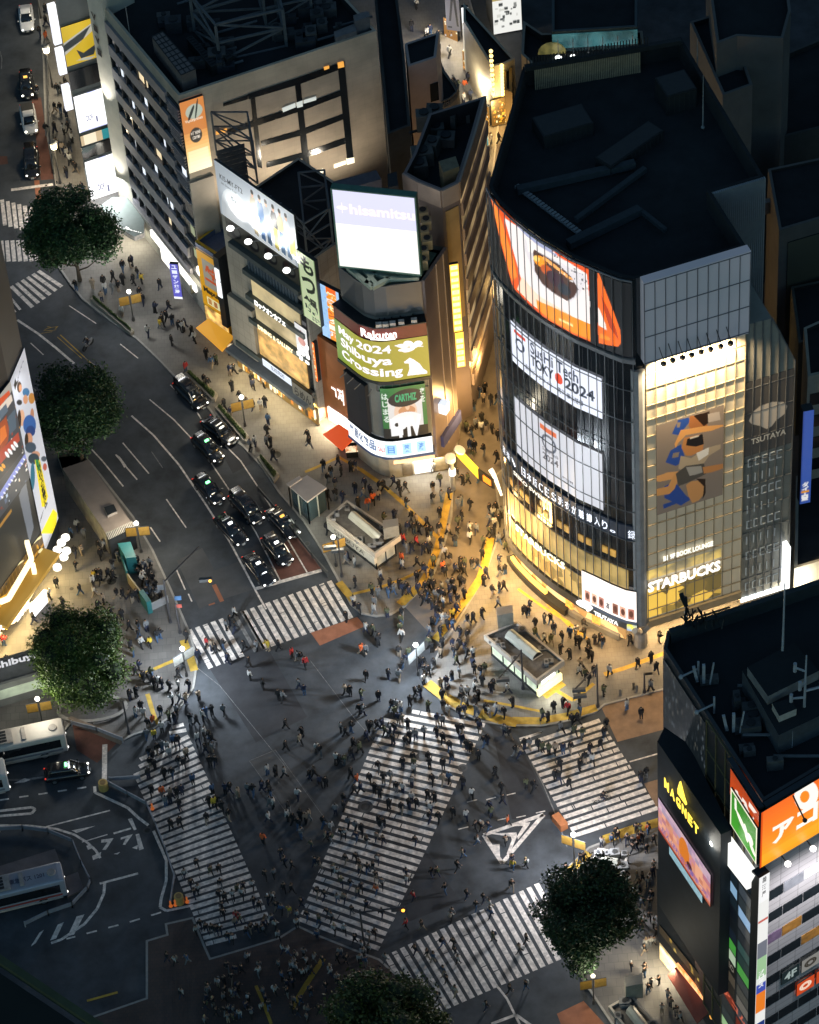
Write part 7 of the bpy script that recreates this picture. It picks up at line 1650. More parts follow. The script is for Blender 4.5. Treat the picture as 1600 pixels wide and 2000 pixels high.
# --- street lamps
def lamp_proto():
    t=thing('street_lamp','','street lamp',(0,0,0)); b=MB(); b.tube((0,0,0),(0,0,5.6),.09,8,.06); b.tube((0,0,0),(0,0,.8),.16,8,.13); b.build('pole',mat('lamp_pole',(.06,.06,.06),.5),t)
    b=MB(); b.tube((0,0,5.4),(0,0,6.3),.34,12,.42); b.build('lamp_shade',em('street_lamp_glow',(1,.86,.6),4),t); b=MB(); b.tube((0,0,6.3),(0,0,6.45),.5,12,.3); b.build('cap',M_steel,t); return t
LAMPS=[]
lp=lamp_proto()
for i,(x,y,lab,pw,c) in enumerate(((118,358,'glowing round street lamp nearest the top left crossing',500,(1,.8,.5)),(103,170,'glowing round street lamp beside the white screen shop',500,(1,.85,.6)),(80,35,'round street lamp at the very top left',300,(1,.9,.7)))):
    o=lp if i==0 else dup(lp); o.location=G(x,y,KH); tag(o,lab,'street lamp','round street lamps up the left road'); plight('street_light',Vector(o.location)+Vector((.9,-.9,6.0)),pw*1.6,c,.5)
def banner_lamp(x,y,lab,H=4.2,cols=('c89838','e0b050'),pw=260,c=(1,.9,.7),arms=1.1,rz=0,lit=True,h=KH):
    t=thing('banner_lamp_post',lab,'lamp post',G(x,y,h),group='lamp posts with hanging banners'); L=t.location.copy(); z=L.z
    b=MB(); b.tube((L.x,L.y,z),(L.x,L.y,z+H),.08,8,.06); b.tube((L.x,L.y,z),(L.x,L.y,z+.6),.18,8,.14); b.build('pole',mat('lamp_pole',(.06,.06,.06),.5),t)
    u=Vector((math.cos(rz),math.sin(rz),0))
    for s_ in (-1,1):
        b=MB(); a=Vector((L.x,L.y,z+H-.35))+u*s_*.12; e=a+u*s_*arms; b.face([a,e,e-Vector((0,0,1.3)),a-Vector((0,0,1.3))],0); n_=Vector((-u.y,u.x,0))*.03
        b.face([v-n_ for v in (a-Vector((0,0,1.3)),e-Vector((0,0,1.3)),e,a)],0); b.build('banner',mat('banner_'+cols[0 if s_<0 else 1],tuple(v*.5 for v in hexc(cols[0 if s_<0 else 1])),.7,.25,3),t); b=MB(); b.bar(a,e,.03); b.bar(a-Vector((0,0,1.3)),e-Vector((0,0,1.3)),.03); b.build('banner_arm',M_frame,t)
    b=MB(); b.ball((L.x,L.y,z+H+.25),.26,8,6); b.build('lamp_globe',em('globe_glow',(1,.97,.88),4) if lit else M_white,t)
    if pw: plight('post_light',(L.x,L.y-.5,z+H+1.5),pw,c,.4)
    return t
banner_lamp(261,626,'lamp post with orange banners by the first planter of the taxi road',rz=.2,pw=420,c=(.95,.95,.9))
banner_lamp(479,832,'lamp post with orange banners by the planter next to the black cars',rz=.2,pw=520,c=(1,.92,.75))
banner_lamp(395,585,'lamp post between the violet sign and the yellow store',cols=('c8c0a0','d8d8c0'),rz=.5,pw=300,H=3.2)
banner_lamp(657,1105,'lamp post with banners at the left end of the lettered station entrance',rz=.3,pw=520,c=(1,.88,.65))
banner_lamp(276,1078,'lamp post with orange banner between concrete hut and smoking area',rz=0,pw=600,c=(1,.9,.7))
banner_lamp(85,1420,'lamp post with banners in front of the low grey station building',rz=.1,pw=420,c=(1,.93,.75))
banner_lamp(1122,1690,'lamp post with orange and cream banners at the right end of the splitter road',rz=-.5,pw=2300,c=(.9,.93,1),H=4.6)
banner_lamp(1160,1960,'lamp post with two orange banners under the lower right tree',rz=.1,pw=260,lit=False)
banner_lamp(365,1320,'lamp post with white lamps at the left corner of the taxi crossing',cols=('d0d0c8','b8b8b0'),rz=.6,pw=2000,c=(.82,.91,1),H=4)
banner_lamp(817,1318,'lamp post with white lamps at the tip of the corner before the diagonal crossing',cols=('d8e0e0','c8d0d0'),rz=.8,pw=2600,c=(.82,.91,1),H=4.4)
# gateway of the pedestrian street
gw_=thing('street_gateway','gateway with white ring, yellow and black slanted banner spanning the pedestrian street','gateway',G(886,958,KH))
p=G(886,955,KH); b=MB(); b.tube(p,p+Vector((0,0,4.6)),.28,10,.2); b.build('post',M_grey,gw_)
b=MB(); b.tube(p+Vector((-.1,0,4.4)),p+Vector((-.1,0,5.0)),.55,14); b.tube(p+Vector((.9,.7,5.0)),p+Vector((1.0,.7,5.2)),.6,14); b.build('ring_head',em('gateway_head',(.95,.9,.75),.3),gw_)
b=MB(); b.tube(p+Vector((0,-.1,2.4)),p+Vector((0,-.1,3.1)),.38,10); b.build('white_band',em('white_band',(1,1,1),1.2),gw_)
zt_=4.8; A=G(893,862,zt_); B_=G(966,946,2.6)
def strip3(a,c_,w0,w1,m,name,par):
    a=Vector(a);c_=Vector(c_); b=MB(); f=[a+Vector((0,0,w0)),c_+Vector((0,0,w1)),c_-Vector((0,0,w1)),a-Vector((0,0,w0))]; d=(c_-a).normalized(); n_=Vector((d.y,-d.x,0)).normalized()*.08
    b.hexa([v+n_ for v in f],[v-n_ for v in f]); return b.build(name,m,par)
A=G(892,880,4.2); M1=G(935,925,3.2); B_=G(965,946,2.6)
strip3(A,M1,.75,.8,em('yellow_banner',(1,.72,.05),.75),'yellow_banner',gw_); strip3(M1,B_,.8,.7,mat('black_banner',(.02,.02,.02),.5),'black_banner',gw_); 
mp=M1.lerp(B_,.3)-Vector((0,.12,0)); mq=M1.lerp(B_,.8)-Vector((0,.12,0)); strip3(mp,mq,.42,.4,em('orange_text_banner',(1,.3,.03),1.1),'orange_panel',gw_)
b=MB(); pr=None
for k in range(9):
    t_=k/8; c_=G(958+22*t_**.8,916+52*t_,3.8-2.0*t_)
    if pr is not None: b.tube(pr,c_,.3-.02*k,8)
    pr=c_
b.build('white_arch',em('arch_glow',(1,.93,.72),1.4),gw_)
for x,y,pw in ((925,1010,420),(950,1090,700),(965,1020,700),(905,900,420),(930,800,650),(940,700,550),(915,1100,350),(985,560,260),(948,480,260)): plight('street_fill_light',G(x,y,5.5),pw*1.6,(1,.6,.2),.5)  # added lights without bodies, standing in for shop and sign spill
# canopy over the pedestrian street
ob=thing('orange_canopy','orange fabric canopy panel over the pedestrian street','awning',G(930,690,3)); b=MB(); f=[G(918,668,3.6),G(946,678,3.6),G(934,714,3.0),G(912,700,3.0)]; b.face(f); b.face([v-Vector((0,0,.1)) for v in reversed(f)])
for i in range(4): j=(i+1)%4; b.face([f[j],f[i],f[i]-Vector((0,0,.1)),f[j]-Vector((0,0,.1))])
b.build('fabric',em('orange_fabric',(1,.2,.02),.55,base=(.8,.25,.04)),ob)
# --- traffic signals and poles
def signal(label,x,y,H,arm=None,heads=(),plates=(),h=KH,lean=0):
    t=thing('traffic_signal',label,'traffic signal',G(x,y,h)); L=t.location.copy(); top=Vector((L.x,L.y,L.z+H))
    b=MB(); b.tube(L,top,.11,8,.08); b.tube(L,L+Vector((0,0,.5)),.2,8,.15); b.build('pole',mat('signal_pole',(.05,.05,.055),.5),t)
    if arm:
        e=G(arm[0],arm[1],H*.93); b=MB(); b.bar(top-Vector((0,0,.4)),e,.06); b.build('arm',mat('signal_pole',(.05,.05,.055),.5),t)
    for (hx,hy,hz,col) in heads:
        g=G(hx,hy,hz); b=MB(); b.prism([(g.x-.65,g.y-.16),(g.x+.65,g.y-.16),(g.x+.65,g.y+.16),(g.x-.65,g.y+.16)],hz,hz+.42,0); o=b.build('signal_head',mat('signal_box',(.08,.085,.09),.5),t)
        if col: b=MB(); b.ball((g.x+.45,g.y-.2,hz+.2),.16,7,5); b.build('signal_light',em('signal_'+col,{'o':(1,.35,.03),'g':(.1,1,.6),'r':(1,.08,.03)}[col],5),t)
    for (hx,hy,hz,col,w_,hh_) in plates:
        g=G(hx,hy,hz); b=MB(); b.prism([(g.x-w_/2,g.y-.03),(g.x+w_/2,g.y-.03),(g.x+w_/2,g.y+.03),(g.x-w_/2,g.y+.03)],hz,hz+hh_,0); b.build('sign_plate',mat('plate_'+col,hexc(col),.5),t)
    return t
signal('tall signal pole with a long arm over the lanes left of the taxi queue',333,1215,6.6,arm=(388,1068),heads=((402,1135,5.5,'o'),))
signal('dark pole with blue and red round signs at the left end of the taxi crossing',352,1236,4.6,plates=((348,1172,3.2,'5c84b0',.7,.6),(349,1187,2.6,'b85c50',.7,.5)))
signal('signal pole between the zebra corner and the station entrance',668,1125,5.8,heads=((660,1078,3.6,None),(645,1072,3.9,None)))
signal('tall dark pole standing right of the second station entrance, with a signal arm',1168,1380,6.6,arm=(1124,1345),heads=((1131,1350,2.6,None),(1133,1362,2.2,None)))
signal('dark pole leaning before the glass walls of the second station entrance',1022,1345,6.0,arm=(975,1325),heads=((982,1330,3.0,None),))
signal('dark signal pole at the foot of the diagonal crossing with an orange lamp',711,1845,5.6,arm=(790,1772),heads=((778,1778,4.6,'o'),))
signal('dark pole by the striped island at the left edge of the long zebra crossing',252,1432,5,heads=())
signal('small street sign on a post near the bright overhang',1259,1352,2.9,plates=((1266,1318,2.4,'282824',.9,.35),))
signal('pale direction sign plate on a post in the bus lanes',316,1165,1.2,plates=((316,1152,1.6,'8c9096',.8,.75),),h=0)
for x,y,lab in ((1212,1358,'bollard on the kerb under the bright overhang, left one'),(1244,1350,'bollard on the kerb under the bright overhang, right one'),(758,1198,'small bollard on the round kerb near the orange zebra patch'),(707,1195,'yellow and black bollard at the corner of the taxi crossing'),(1238,1345,'low post beside the kerb, next to the right bollard')):
    p=G(x,y,KH); b=MB(); b.tube(p,p+Vector((0,0,.85)),.14,8); b.ball((p.x,p.y,p.z+.85),.15,8,4); solo(b.build('bollard',mat('bollard_stone',(.2,.18,.15),.7)),lab,'bollard','bollards on the kerbs')
# orange delineators & guard barriers
def barrier(pts,label,h=.0,w=.35,hh_=.75,m=None,name='guard_rail',off=0):
    P_=[G(x,y,h) for x,y in pts]; b=MB()
    for a,c_ in zip(P_,P_[1:]):
        for z_ in (.35,.75): b.bar(a+Vector((0,0,z_)),c_+Vector((0,0,z_)),.05,0)
        b.bar(a+Vector((0,0,.55)),c_+Vector((0,0,.55)),.035,0,r2=.2)
        n=max(1,int((c_-a).length/2)); 
        for k in range(n+1): p=a.lerp(c_,k/n); b.bar(p,p+Vector((0,0,.85)),.06,0)
    return solo(b.build(name,m or mat('guard_rail',(.33,.34,.38),.45,.2,2,metal=.3)),label,'guard rail')
barrier([(215,1528),(274,1524)],'short guard rail at the top of the triangular island')
barrier([(213,1535),(250,1555),(287,1575)],'guard rail on the slanting side of the triangular island')
barrier([(287,1575),(305,1615),(325,1665),(340,1712)],'long guard rail along the left edge of the big zebra crossing')
barrier([(342,1715),(334,1768)],'last piece of guard rail at the end of the long zebra side')
barrier([(0,1625),(45,1622),(95,1628),(143,1648)],'curved guard rail around the bus island, upper arc')
barrier([(143,1648),(160,1690),(178,1725)],'guard rail around the bus island, right slanting side')
barrier([(178,1725),(172,1740),(142,1772)],'guard rail around the bus island, lower right corner')
barrier([(142,1772),(95,1788),(50,1810)],'guard rail around the bus island, lower end')
barrier([(141,1418),(190,1430),(240,1450)],'pale parapet rail on the low wall above the bus lane',h=.5)
b=MB(); P_=[Vector(G2(x,y)) for x,y in ((134,1412),(236,1455),(242,1448),(141,1408))]; b.prism([tuple(p) for p in P_],0,.75,0); solo(b.build('low_wall',mat('low_wall_tan',(.22,.17,.13),.8)),'low tan wall beside the bus lane under the pale rail','wall')
barrier([(505,960),(540,1000),(575,1045),(610,1090),(640,1125)],'dark guard rail along the kerb beside the taxi queue',h=KH,m=mat('rail_dark',(.09,.09,.085),.5))
barrier([(104,395),(108,440),(112,515)],'dark guard rail at the kerb beside the top tree',h=KH,m=mat('rail_dark',(.09,.09,.085),.5))
barrier([(92,80),(97,230),(106,340)],'dark guard rail along the kerb of the top left road',h=KH,m=mat('rail_dark',(.09,.09,.085),.5))
rq=random.Random(1)
for i,(x,y,lab) in enumerate(((298,1580,'orange post at the upper end of the zebra guard rail'),(334,1770,'orange post at the lower left of the striped island tip'),(343,1768,'second orange post at the striped island tip'),(366,1762,'orange post beside the yellow drum'),(1097,1610,'orange post at the corner of the right crossing'))):
    p=G(x,y); b=MB(); b.tube(p,p+Vector((0,0,.8)),.09,7); b.tube(p,p+Vector((0,0,.08)),.2,8); solo(b.build('marker_post',em('orange_post',(1,.25,.05),.25,base=(.7,.17,.04))),lab,'marker post','orange marker posts')
for x,y,lab in ((203,1540,'yellow impact drum at the top left tip of the triangular island'),(351,1762,'yellow impact drum with a ring at the bottom tip of the zebra rail')):
    p=G(x,y); b=MB(); b.tube(p,p+Vector((0,0,1.0)),.5,14,.45); b.tube(p+Vector((0,0,1)),p+Vector((0,0,1.03)),.3,12,mi=1); solo(b.build('impact_drum',[mat('drum_yellow',(.5,.33,.1),.6,.2,2),mat('drum_ring',(.25,.15,.05),.6)]),lab,'drum','yellow impact drums')
b=MB(); p,q_=G(1085,1600),G(1103,1622); b.bar(p+Vector((0,0,.45)),q_+Vector((0,0,.45)),.4,0,r2=.45); solo(b.build('orange_barrier',mat('orange_barrier',(.45,.16,.06),.6)),'orange barrier block between right crossing and the triangle marking','barrier')
# bus stop platforms
for px,lab in (([(0,1694),(108,1660),(122,1697),(0,1730)],'long raised bus platform behind the silver bus'),([(124,1716),(153,1705),(164,1738),(132,1755)],'short raised platform in front of the silver bus')):
    b=MB(); b.prism([G2(x,y) for x,y in px],0,.2,0); o=b.build('pavement',mat('platform_grey',(.13,.12,.13),.8,.2,1)); o['kind']='structure'
# planters along the taxi road
M_hedge=mat('hedge_leaf',(.05,.085,.02),.8,.5,3)
def leafcloud(b,centres,n,s,rnd,mi=0,flat=.6):
    tot=sum(c[3]*c[4]*c[5] for c in centres)
    for c in centres:
        m_=int(n*c[3]*c[4]*c[5]/tot)
        for _ in range(m_):
            while True:
                x,y,z=rnd.uniform(-1,1),rnd.uniform(-1,1),rnd.uniform(-1,1); r2=x*x+y*y+z*z
                if .25<r2<1: break
            q=rnd.choice((1,1,1,1.15,1.35)); p=Vector((c[0]+x*c[3]*q,c[1]+y*c[4]*q,c[2]+z*c[5]*q)); a=Vector((rnd.gauss(0,1),rnd.gauss(0,1),rnd.gauss(0,.6))).normalized(); d=a.cross(Vector((rnd.gauss(0,1),rnd.gauss(0,1),rnd.gauss(0,1)))).normalized(); e=s*rnd.uniform(.6,1.3)
            b.face([p-a*e,p-d*e*.6,p+a*e,p+d*e*.6],mi+rnd.choice((0,0,1)),[(0,0)]*4)
rl=random.Random(17)
for i,(px,lab) in enumerate((([(176,583),(255,650),(262,645),(184,577)],'first planter of low green shrubs, below the top tree'),([(258,640),(268,648),(265,655),(245,640)],'tiny end piece of the first planter'),([(360,728),(370,722),(425,768),(420,780),(412,778)],'planter with low hedge beside the black cars, second from the top'),([(420,795),(430,787),(486,850),(482,862),(474,858)],'planter with low hedge next to the banner lamp post'),([(502,893),(512,888),(545,925),(535,940)],'short planter with people sitting on its edge'))):
    if i==1: continue
    q=[G2(x,y,.6) for x,y in px]; t=thing('planter',lab,'planter',(*q[0],KH),group='planters along the taxi road'); b=MB(); b.prism(q,KH,.6,0); b.build('kerb_box',mat('planter_stone',(.3,.27,.22),.8,.2,2),t)
    qi=inset(q,.25); b=MB(); n=len(qi); c=Vector((sum(p[0] for p in qi)/n,sum(p[1] for p in qi)/n)); b.prism(qi,.6,.72,0)
    for k in range(700):
        j=rl.randrange(n); u,v=rl.random(),rl.random()
        if u+v>1: u,v=1-u,1-v
        p2=c+(Vector(qi[j])-c)*u+(Vector(qi[(j+1)%n])-c)*v; p=Vector((p2.x,p2.y,.72+rl.uniform(0,.3))); a=Vector((rl.gauss(0,1),rl.gauss(0,1),rl.gauss(0,.7))).normalized()*.12; d=a.cross(Vector((rl.random(),rl.random(),1))).normalized()*.09
        b.face([p-a,p-d,p+a,p+d],0,[(0,0)]*4)
    o=b.build('hedge',M_hedge,t)
# ================================================================ TREES
def tree(label,cx,cy,H,R,RZ,lobes,n,leaf,cols,seed,tr=.28,light=None,dense=1.0):
    g=G(cx,cy,KH); rnd=random.Random(seed); t=thing('street_tree',label,'tree',g)
    b=MB(); top=g+Vector((0,0,H-RZ*.9)); b.tube(g,top,tr,9,tr*.6)
    for k in range(7):
        a=rnd.uniform(0,6.28); s_=g.lerp(top,.6+.4*rnd.random()); e=s_+Vector((math.cos(a)*R*.6,math.sin(a)*R*.6,RZ*rnd.uniform(.6,1.3))); mid=s_.lerp(e,.5)+Vector((0,0,-.3)); b.tube(s_,mid,tr*.4,6,tr*.28); b.tube(mid,e,tr*.28,6,tr*.1)
    b.build('trunk',mat('bark',(.09,.07,.05),.9,.3,3),t)
    cs=[]
    for k in range(lobes):
        a=rnd.uniform(0,6.283); r=R*math.sqrt(rnd.random())*.78; z=H+rnd.uniform(-.55,.8)*RZ*math.sqrt(max(0,1-(r/R)**2)); s_=R*rnd.choice((.26,.32,.4) if dense>1 else (.16,.22,.3,.38))
        cs.append((g.x+r*math.cos(a),g.y+r*math.sin(a),z,s_,s_,s_*.8))
    b=MB(); leafcloud(b,cs,n,leaf,rnd); 
    m0=mat('leaf_'+cols[0],hexc(cols[0]),.6,.5,.6); m1=mat('leaf_'+cols[1],hexc(cols[1]),.55,.4,.8)
    # soft occluding core so that the crown is not see-through everywhere
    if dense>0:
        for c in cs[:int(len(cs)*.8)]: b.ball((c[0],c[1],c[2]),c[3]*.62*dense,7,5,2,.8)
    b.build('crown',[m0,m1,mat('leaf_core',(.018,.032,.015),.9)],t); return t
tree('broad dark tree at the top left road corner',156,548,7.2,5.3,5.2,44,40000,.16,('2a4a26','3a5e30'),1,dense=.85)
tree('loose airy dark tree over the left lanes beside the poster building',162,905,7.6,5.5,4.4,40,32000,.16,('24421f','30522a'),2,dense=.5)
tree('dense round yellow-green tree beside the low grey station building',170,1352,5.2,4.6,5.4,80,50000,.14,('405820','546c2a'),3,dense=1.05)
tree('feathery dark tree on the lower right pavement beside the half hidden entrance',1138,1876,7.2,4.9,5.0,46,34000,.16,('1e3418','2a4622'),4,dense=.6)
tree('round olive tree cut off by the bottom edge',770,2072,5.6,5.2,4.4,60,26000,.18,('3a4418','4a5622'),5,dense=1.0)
# round tree bench
b=MB(); g=G(182,1380,KH)
for k in range(20):
    a0,a1=2*math.pi*k/20,2*math.pi*(k+1)/20
    b.bar(g+Vector((3.4*math.cos(a0),1.6*math.sin(a0)-.6,.45)),g+Vector((3.4*math.cos(a1),1.6*math.sin(a1)-.6,.45)),.18,0,r2=.06)
    if k%3==0: b.bar(g+Vector((3.4*math.cos(a0),1.6*math.sin(a0)-.6,0)),g+Vector((3.4*math.cos(a0),1.6*math.sin(a0)-.6,.45)),.06,0)
solo(b.build('ring_bench',mat('bench_stone',(.3,.28,.25),.7)),'round pale bench ring at the foot of the dense tree','bench')
# ================================================================ VEHICLES
def loft(b,st,n=14,mi=0,p=.45):
    rings=[]
    for x,hw,z0,z1 in st:
        zc,hz=(z0+z1)/2,(z1-z0)/2; r=[]
        for k in range(n):
            a=2*math.pi*k/n; c,s=math.cos(a),math.sin(a)
            r.append((x,hw*math.copysign(abs(c)**p,c),zc+hz*math.copysign(abs(s)**p,s)))
        rings.append(r)
    vs=[v for r in rings for v in r]; fs=[]
    for i in range(len(rings)-1):
        for k in range(n): a=i*n+k; c=i*n+(k+1)%n; fs.append((a,a+n,c+n,c))
    fs.append(tuple(range(n))); fs.append(tuple(reversed(range(len(vs)-n,len(vs))))); b.mesh(vs,fs,mi)
M_black=mat('car_black',(.012,.013,.016),.18,.1,1,spec=.9); M_cwhite=mat('car_white',(.62,.62,.64),.3,.08,1,spec=.7); M_cglass=mat('car_glass',(.01,.012,.015),.06,.1,1,spec=1.0)
M_tyre=mat('tyre',(.015,.015,.015),.9); M_rim=mat('rim',(.4,.4,.42),.3,.1,2,metal=.8); M_chrome=mat('chrome',(.5,.5,.52),.2,.1,2,metal=.9)
E_head=em('headlight_dim',(1,.97,.9),2.6); E_headon=em('headlight_on',(1,.93,.75),9); E_tail=em('tail_light',(1,.05,.02),.8,base=(.5,.02,.02)); E_fog=em('marker_light',(1,.5,.1),1.6); E_green=em('taxi_sign_green',(.2,1,.3),4)
def wheels(t,xs,hw,r,w=.2):
    for x in xs:
        for s in (-1,1):
            b=MB(); b.tube((x,s*(hw-w),r),(x,s*hw,r),r,14); o=b.build('wheel',M_tyre,t); b=MB(); b.tube((x,s*(hw-.02),r),(x,s*(hw+.015),r),r*.62,10); b.build('rim',M_rim,o)
def car(kind,paint,taxi=None,lights='dim'):
    t=thing({'sedan':'parked_car','van':'minivan','pickup':'pickup_truck','cab':'taxi_cab'}[kind],'','car',(0,0,0))
    L,W,H={'sedan':(4.75,1.8,1.45),'van':(4.9,1.85,1.9),'pickup':(5.0,1.85,1.75),'cab':(4.45,1.72,1.72)}[kind]; h=L/2; w=W/2
    b=MB(); zb=.78 if kind in('sedan',) else .95
    hood=zb-.03
    loft(b,[(-h,w*.78,.35,zb-.1),(-h+.12,w*.93,.22,zb),(-h*.55,w,.2,zb+.04),(0,w,.2,zb+.04),(h*.45,w*.99,.2,zb+.02),(h*.75,w*.95,.2,hood-.06),(h-.18,w*.88,.24,hood-.16),(h,w*.7,.34,hood-.28)],16); body=b.build('body',paint,t,smooth=True)
    b=MB(); c0,c1,c2,c3={'sedan':(-h*.78,-h*.48,h*.08,h*.45),'van':(-h*.97,-h*.9,h*.3,h*.62),'pickup':(-h*.2,-h*.1,h*.3,h*.55),'cab':(-h*.9,-h*.76,h*.2,h*.58)}[kind]
    loft(b,[(c0,w*.8,zb-.05,zb+.06),(c1,w*.76,zb-.05,H-.06),((c1+c2)/2,w*.78,zb-.05,H-.03),(c2,w*.76,zb-.05,H-.06),(c3,w*.84,zb-.08,zb+.04)],14); b.build('window_glass',M_cglass,t,smooth=True)
    b=MB(); loft(b,[(c1-.02,w*.66,H-.1,H-.02),((c1+c2)/2,w*.7,H-.08,H+.015),(c2+.02,w*.66,H-.1,H-.02)],12); b.build('roof',paint,t,smooth=True)
    for s in (-1,1):
        b=MB(); b.hexa([(c1,s*w*.74,zb),(c1+.12,s*w*.74,zb),(c1+.12,s*w*.68,H-.05),(c1,s*w*.68,H-.05)],[(c1,s*w*.8,zb),(c1+.12,s*w*.8,zb),(c1+.12,s*w*.74,H-.05),(c1,s*w*.74,H-.05)]); b.bar((c3,s*w*.8,zb),(c2,s*w*.7,H-.05),.04); b.build('pillar',paint,t)
        b=MB(); b.ball((c3-.15,s*(w+.1),zb+.12),.11,6,4,0,.7); b.build('side_mirror',paint,t)
        b=MB(); b.ball((h-.13,s*w*.66,hood-.2),.13,8,5,0,.6); b.build('headlight',E_headon if lights=='on' else E_head,t)
        b=MB(); b.ball((-h+.08,s*w*.75,zb-.12),.11,7,5,0,.8); b.build('tail_light',E_tail,t)
    b=MB(); b.bar((h-.02,-w*.45,.42),(h-.02,w*.45,.42),.07); b.build('grille',M_chrome,t)
    b=MB(); b.bar((h+.04,-.17,.4),(h+.04,.17,.4),.05,r2=.09); b.build('number_plate',mat('plate_white',(.5,.5,.48),.5),t)
    if kind=='pickup': b=MB(); b.prism([(-h+.12,-w*.8),(-h*.22,-w*.8),(-h*.22,w*.8),(-h+.12,w*.8)],zb+.0,zb+.09,0); b.build('cargo_bed',mat('bed_dark',(.03,.03,.03),.8),t)
    if taxi is not None: b=MB(); b.prism([(-.1,-.22),(.12,-.22),(.12,.22),(-.1,.22)],H,H+.17,0); b.build('roof_sign',{'g':E_green,'o':E_fog,'w':em('roof_lamp_white',(1,1,1),3)}[taxi],t)
    wheels(t,(-h*.6,h*.62),w*1.0,.33)
    return t
PROT={}
def place_car(kind,paint,rear,front,label,taxi=None,z=.0,group='cars waiting at the stop line',lights='dim',h=.7):
    key=(kind,paint.name,taxi,lights)
    if key not in PROT: PROT[key]=car(kind,paint,taxi,lights); o=PROT[key]
    else: o=dup(PROT[key])
    a,b_=G(*rear,h),G(*front,h); c=(a+b_)/2; d=b_-a; o.location=(c.x,c.y,z+.001); o.rotation_euler=(0,0,math.atan2(d.y,d.x)); tag(o,label,'car' if taxi is None else 'taxi',group); return o
place_car('van',M_black,(346,742),(400,795),'large black people carrier with yellow number plate lights, farthest back in the queue',lights='dim')
place_car('sedan',M_black,(402,817),(456,860),'black sedan nearest the kerb beside the banner lamp planter')
place_car('cab',M_black,(382,850),(430,898),'black taxi with green roof light beside the kerbside sedan','g')
place_car('cab',M_black,(386,931),(430,980),'black taxi with green roof light alone in the left lane','g')
place_car('van',M_black,(455,962),(509,1020),'big black minivan in the middle of the queue')
place_car('sedan',M_black,(429,1007),(474,1057),'black sedan with white roof lamp left of the big minivan','w')
place_car('sedan',M_black,(530,994),(575,1042),'black car with orange roof light in the kerb lane','o')
place_car('cab',M_black,(520,1047),(564,1099),'black cab on the red surfacing, second from the stop line','w')
place_car('sedan',M_black,(485,1083),(527,1137),'black sedan nearest the stop line','w')
place_car('sedan',M_cwhite,(49,8),(54,58),'white sedan at the very top of the left road',group='cars on the top left road')
place_car('cab',M_black,(50,142),(54,186),'black cab with glowing headlights beside a motorcycle at the top left','o',group='cars on the top left road',lights='on')
place_car('pickup',M_cwhite,(52,206),(61,256),'white pickup truck on the top left road',group='cars on the top left road',lights='on')
place_car('van',M_black,(60,288),(63,345),'black van stopped before the top left crossing',group='cars on the top left road')
place_car('cab',M_black,(90,1513),(172,1500),'black taxi with small green light between the two bus lanes','g',group='vehicles in the bus terminal')
def bus(label,rear,front,paint,side,text=None,z=.0,tail=False):
    a,b_=G(*rear,3.1),G(*front,3.1); d=b_-a; L=10.6; c=b_-d.normalized()*L/2; yaw=math.atan2(d.y,d.x)
    t=thing('city_bus',label,'bus',(0,0,0),group='vehicles in the bus terminal'); h,w,H=L/2,1.24,3.05
    b=MB(); loft(b,[(-h,w*.93,.4,H-.12),(-h+.2,w,.32,H),(h-.5,w,.32,H),(h-.1,w*.97,.34,H-.06),(h,w*.86,.42,H-.25)],20,p=.22); b.build('body',paint,t,smooth=False)
    for s in (-1,1):
        b=MB(); b.prism(sorted([(-h+.5,s*(w-.02)),(h-.6,s*(w-.02)),(h-.6,s*(w+.02)),(-h+.5,s*(w+.02))],key=lambda q:(q[1],q[0] if q[1]==min(s*(w-.02),s*(w+.02)) else -q[0])),1.35,2.5,0); b.build('window',M_cglass,t)
        b=MB(); b.bar((-h+.4,s*(w+.025),1.0),(h-.5,s*(w+.025),1.0),.03,r2=.1); b.build('side_stripe',side,t)
        b=MB(); b.bar((-h+.4,s*(w+.02),.55),(h-.5,s*(w+.02),.55),.03,r2=.12); b.build('skirt',mat('bus_skirt',(.5,.42,.36),.5),t)
        b=MB(); b.ball((h-.05,s*.9,.75),.15,7,5,0,.8); b.build('headlight',E_head,t)
        if tail: b=MB(); b.ball((-h+.05,s*.9,1.0),.13,7,5); b.build('tail_light',E_tail,t)
    b=MB(); b.bar((h-.1,-w*.8,1.9),(h-.1,w*.8,1.9),.14,r2=.6); b.build('windscreen',M_cglass,t)
    b=MB(); b.prism([(h-4.2,-.75),(h-2.4+.8-2.2,-.75),(h-2.4-1.4,.75),(h-4.2,.75)],H,H+.14,0); b.prism([(-2.0,-.85),(.2,-.85),(.2,.85),(-2.0,.85)],H-.02,H+.2,0); b.build('roof_unit',mat('bus_roof_unit',(.33,.3,.28),.5),t)
    for k in range(4): b=MB(); b.tube((-1.7,-.6+k*.4,H+.2),(-1.7,-.6+k*.4,H+.24),.15,8); b.prism([(-1.2,-.7+k*.38),(-.4,-.7+k*.38),(-.4,-.42+k*.38),(-1.2,-.42+k*.38)],H+.2,H+.22,0); b.build('roof_vent',M_dark2,t)
    b=MB(); b.tube((h-1.1,0,H),(h-1.1,0,H+.12),.45,14,.4); b.build('roof_hatch',mat('bus_roof_unit',(.33,.3,.28),.5),t)
    if text:
        vs,fs,_=glyphs(text,0,2,.02); b=MB(); b.mesh([(h-5.2+v[0]*3.4,-.35+v[1]*.62,H+.012) for v in vs],fs); b.build('roof_lettering',mat('bus_text',(.06,.07,.12),.5),t)
    wheels(t,(-h*.5,h*.55),w+.01,.48,.28); t.location=(c.x,c.y,z); t.rotation_euler=(0,0,yaw); return t
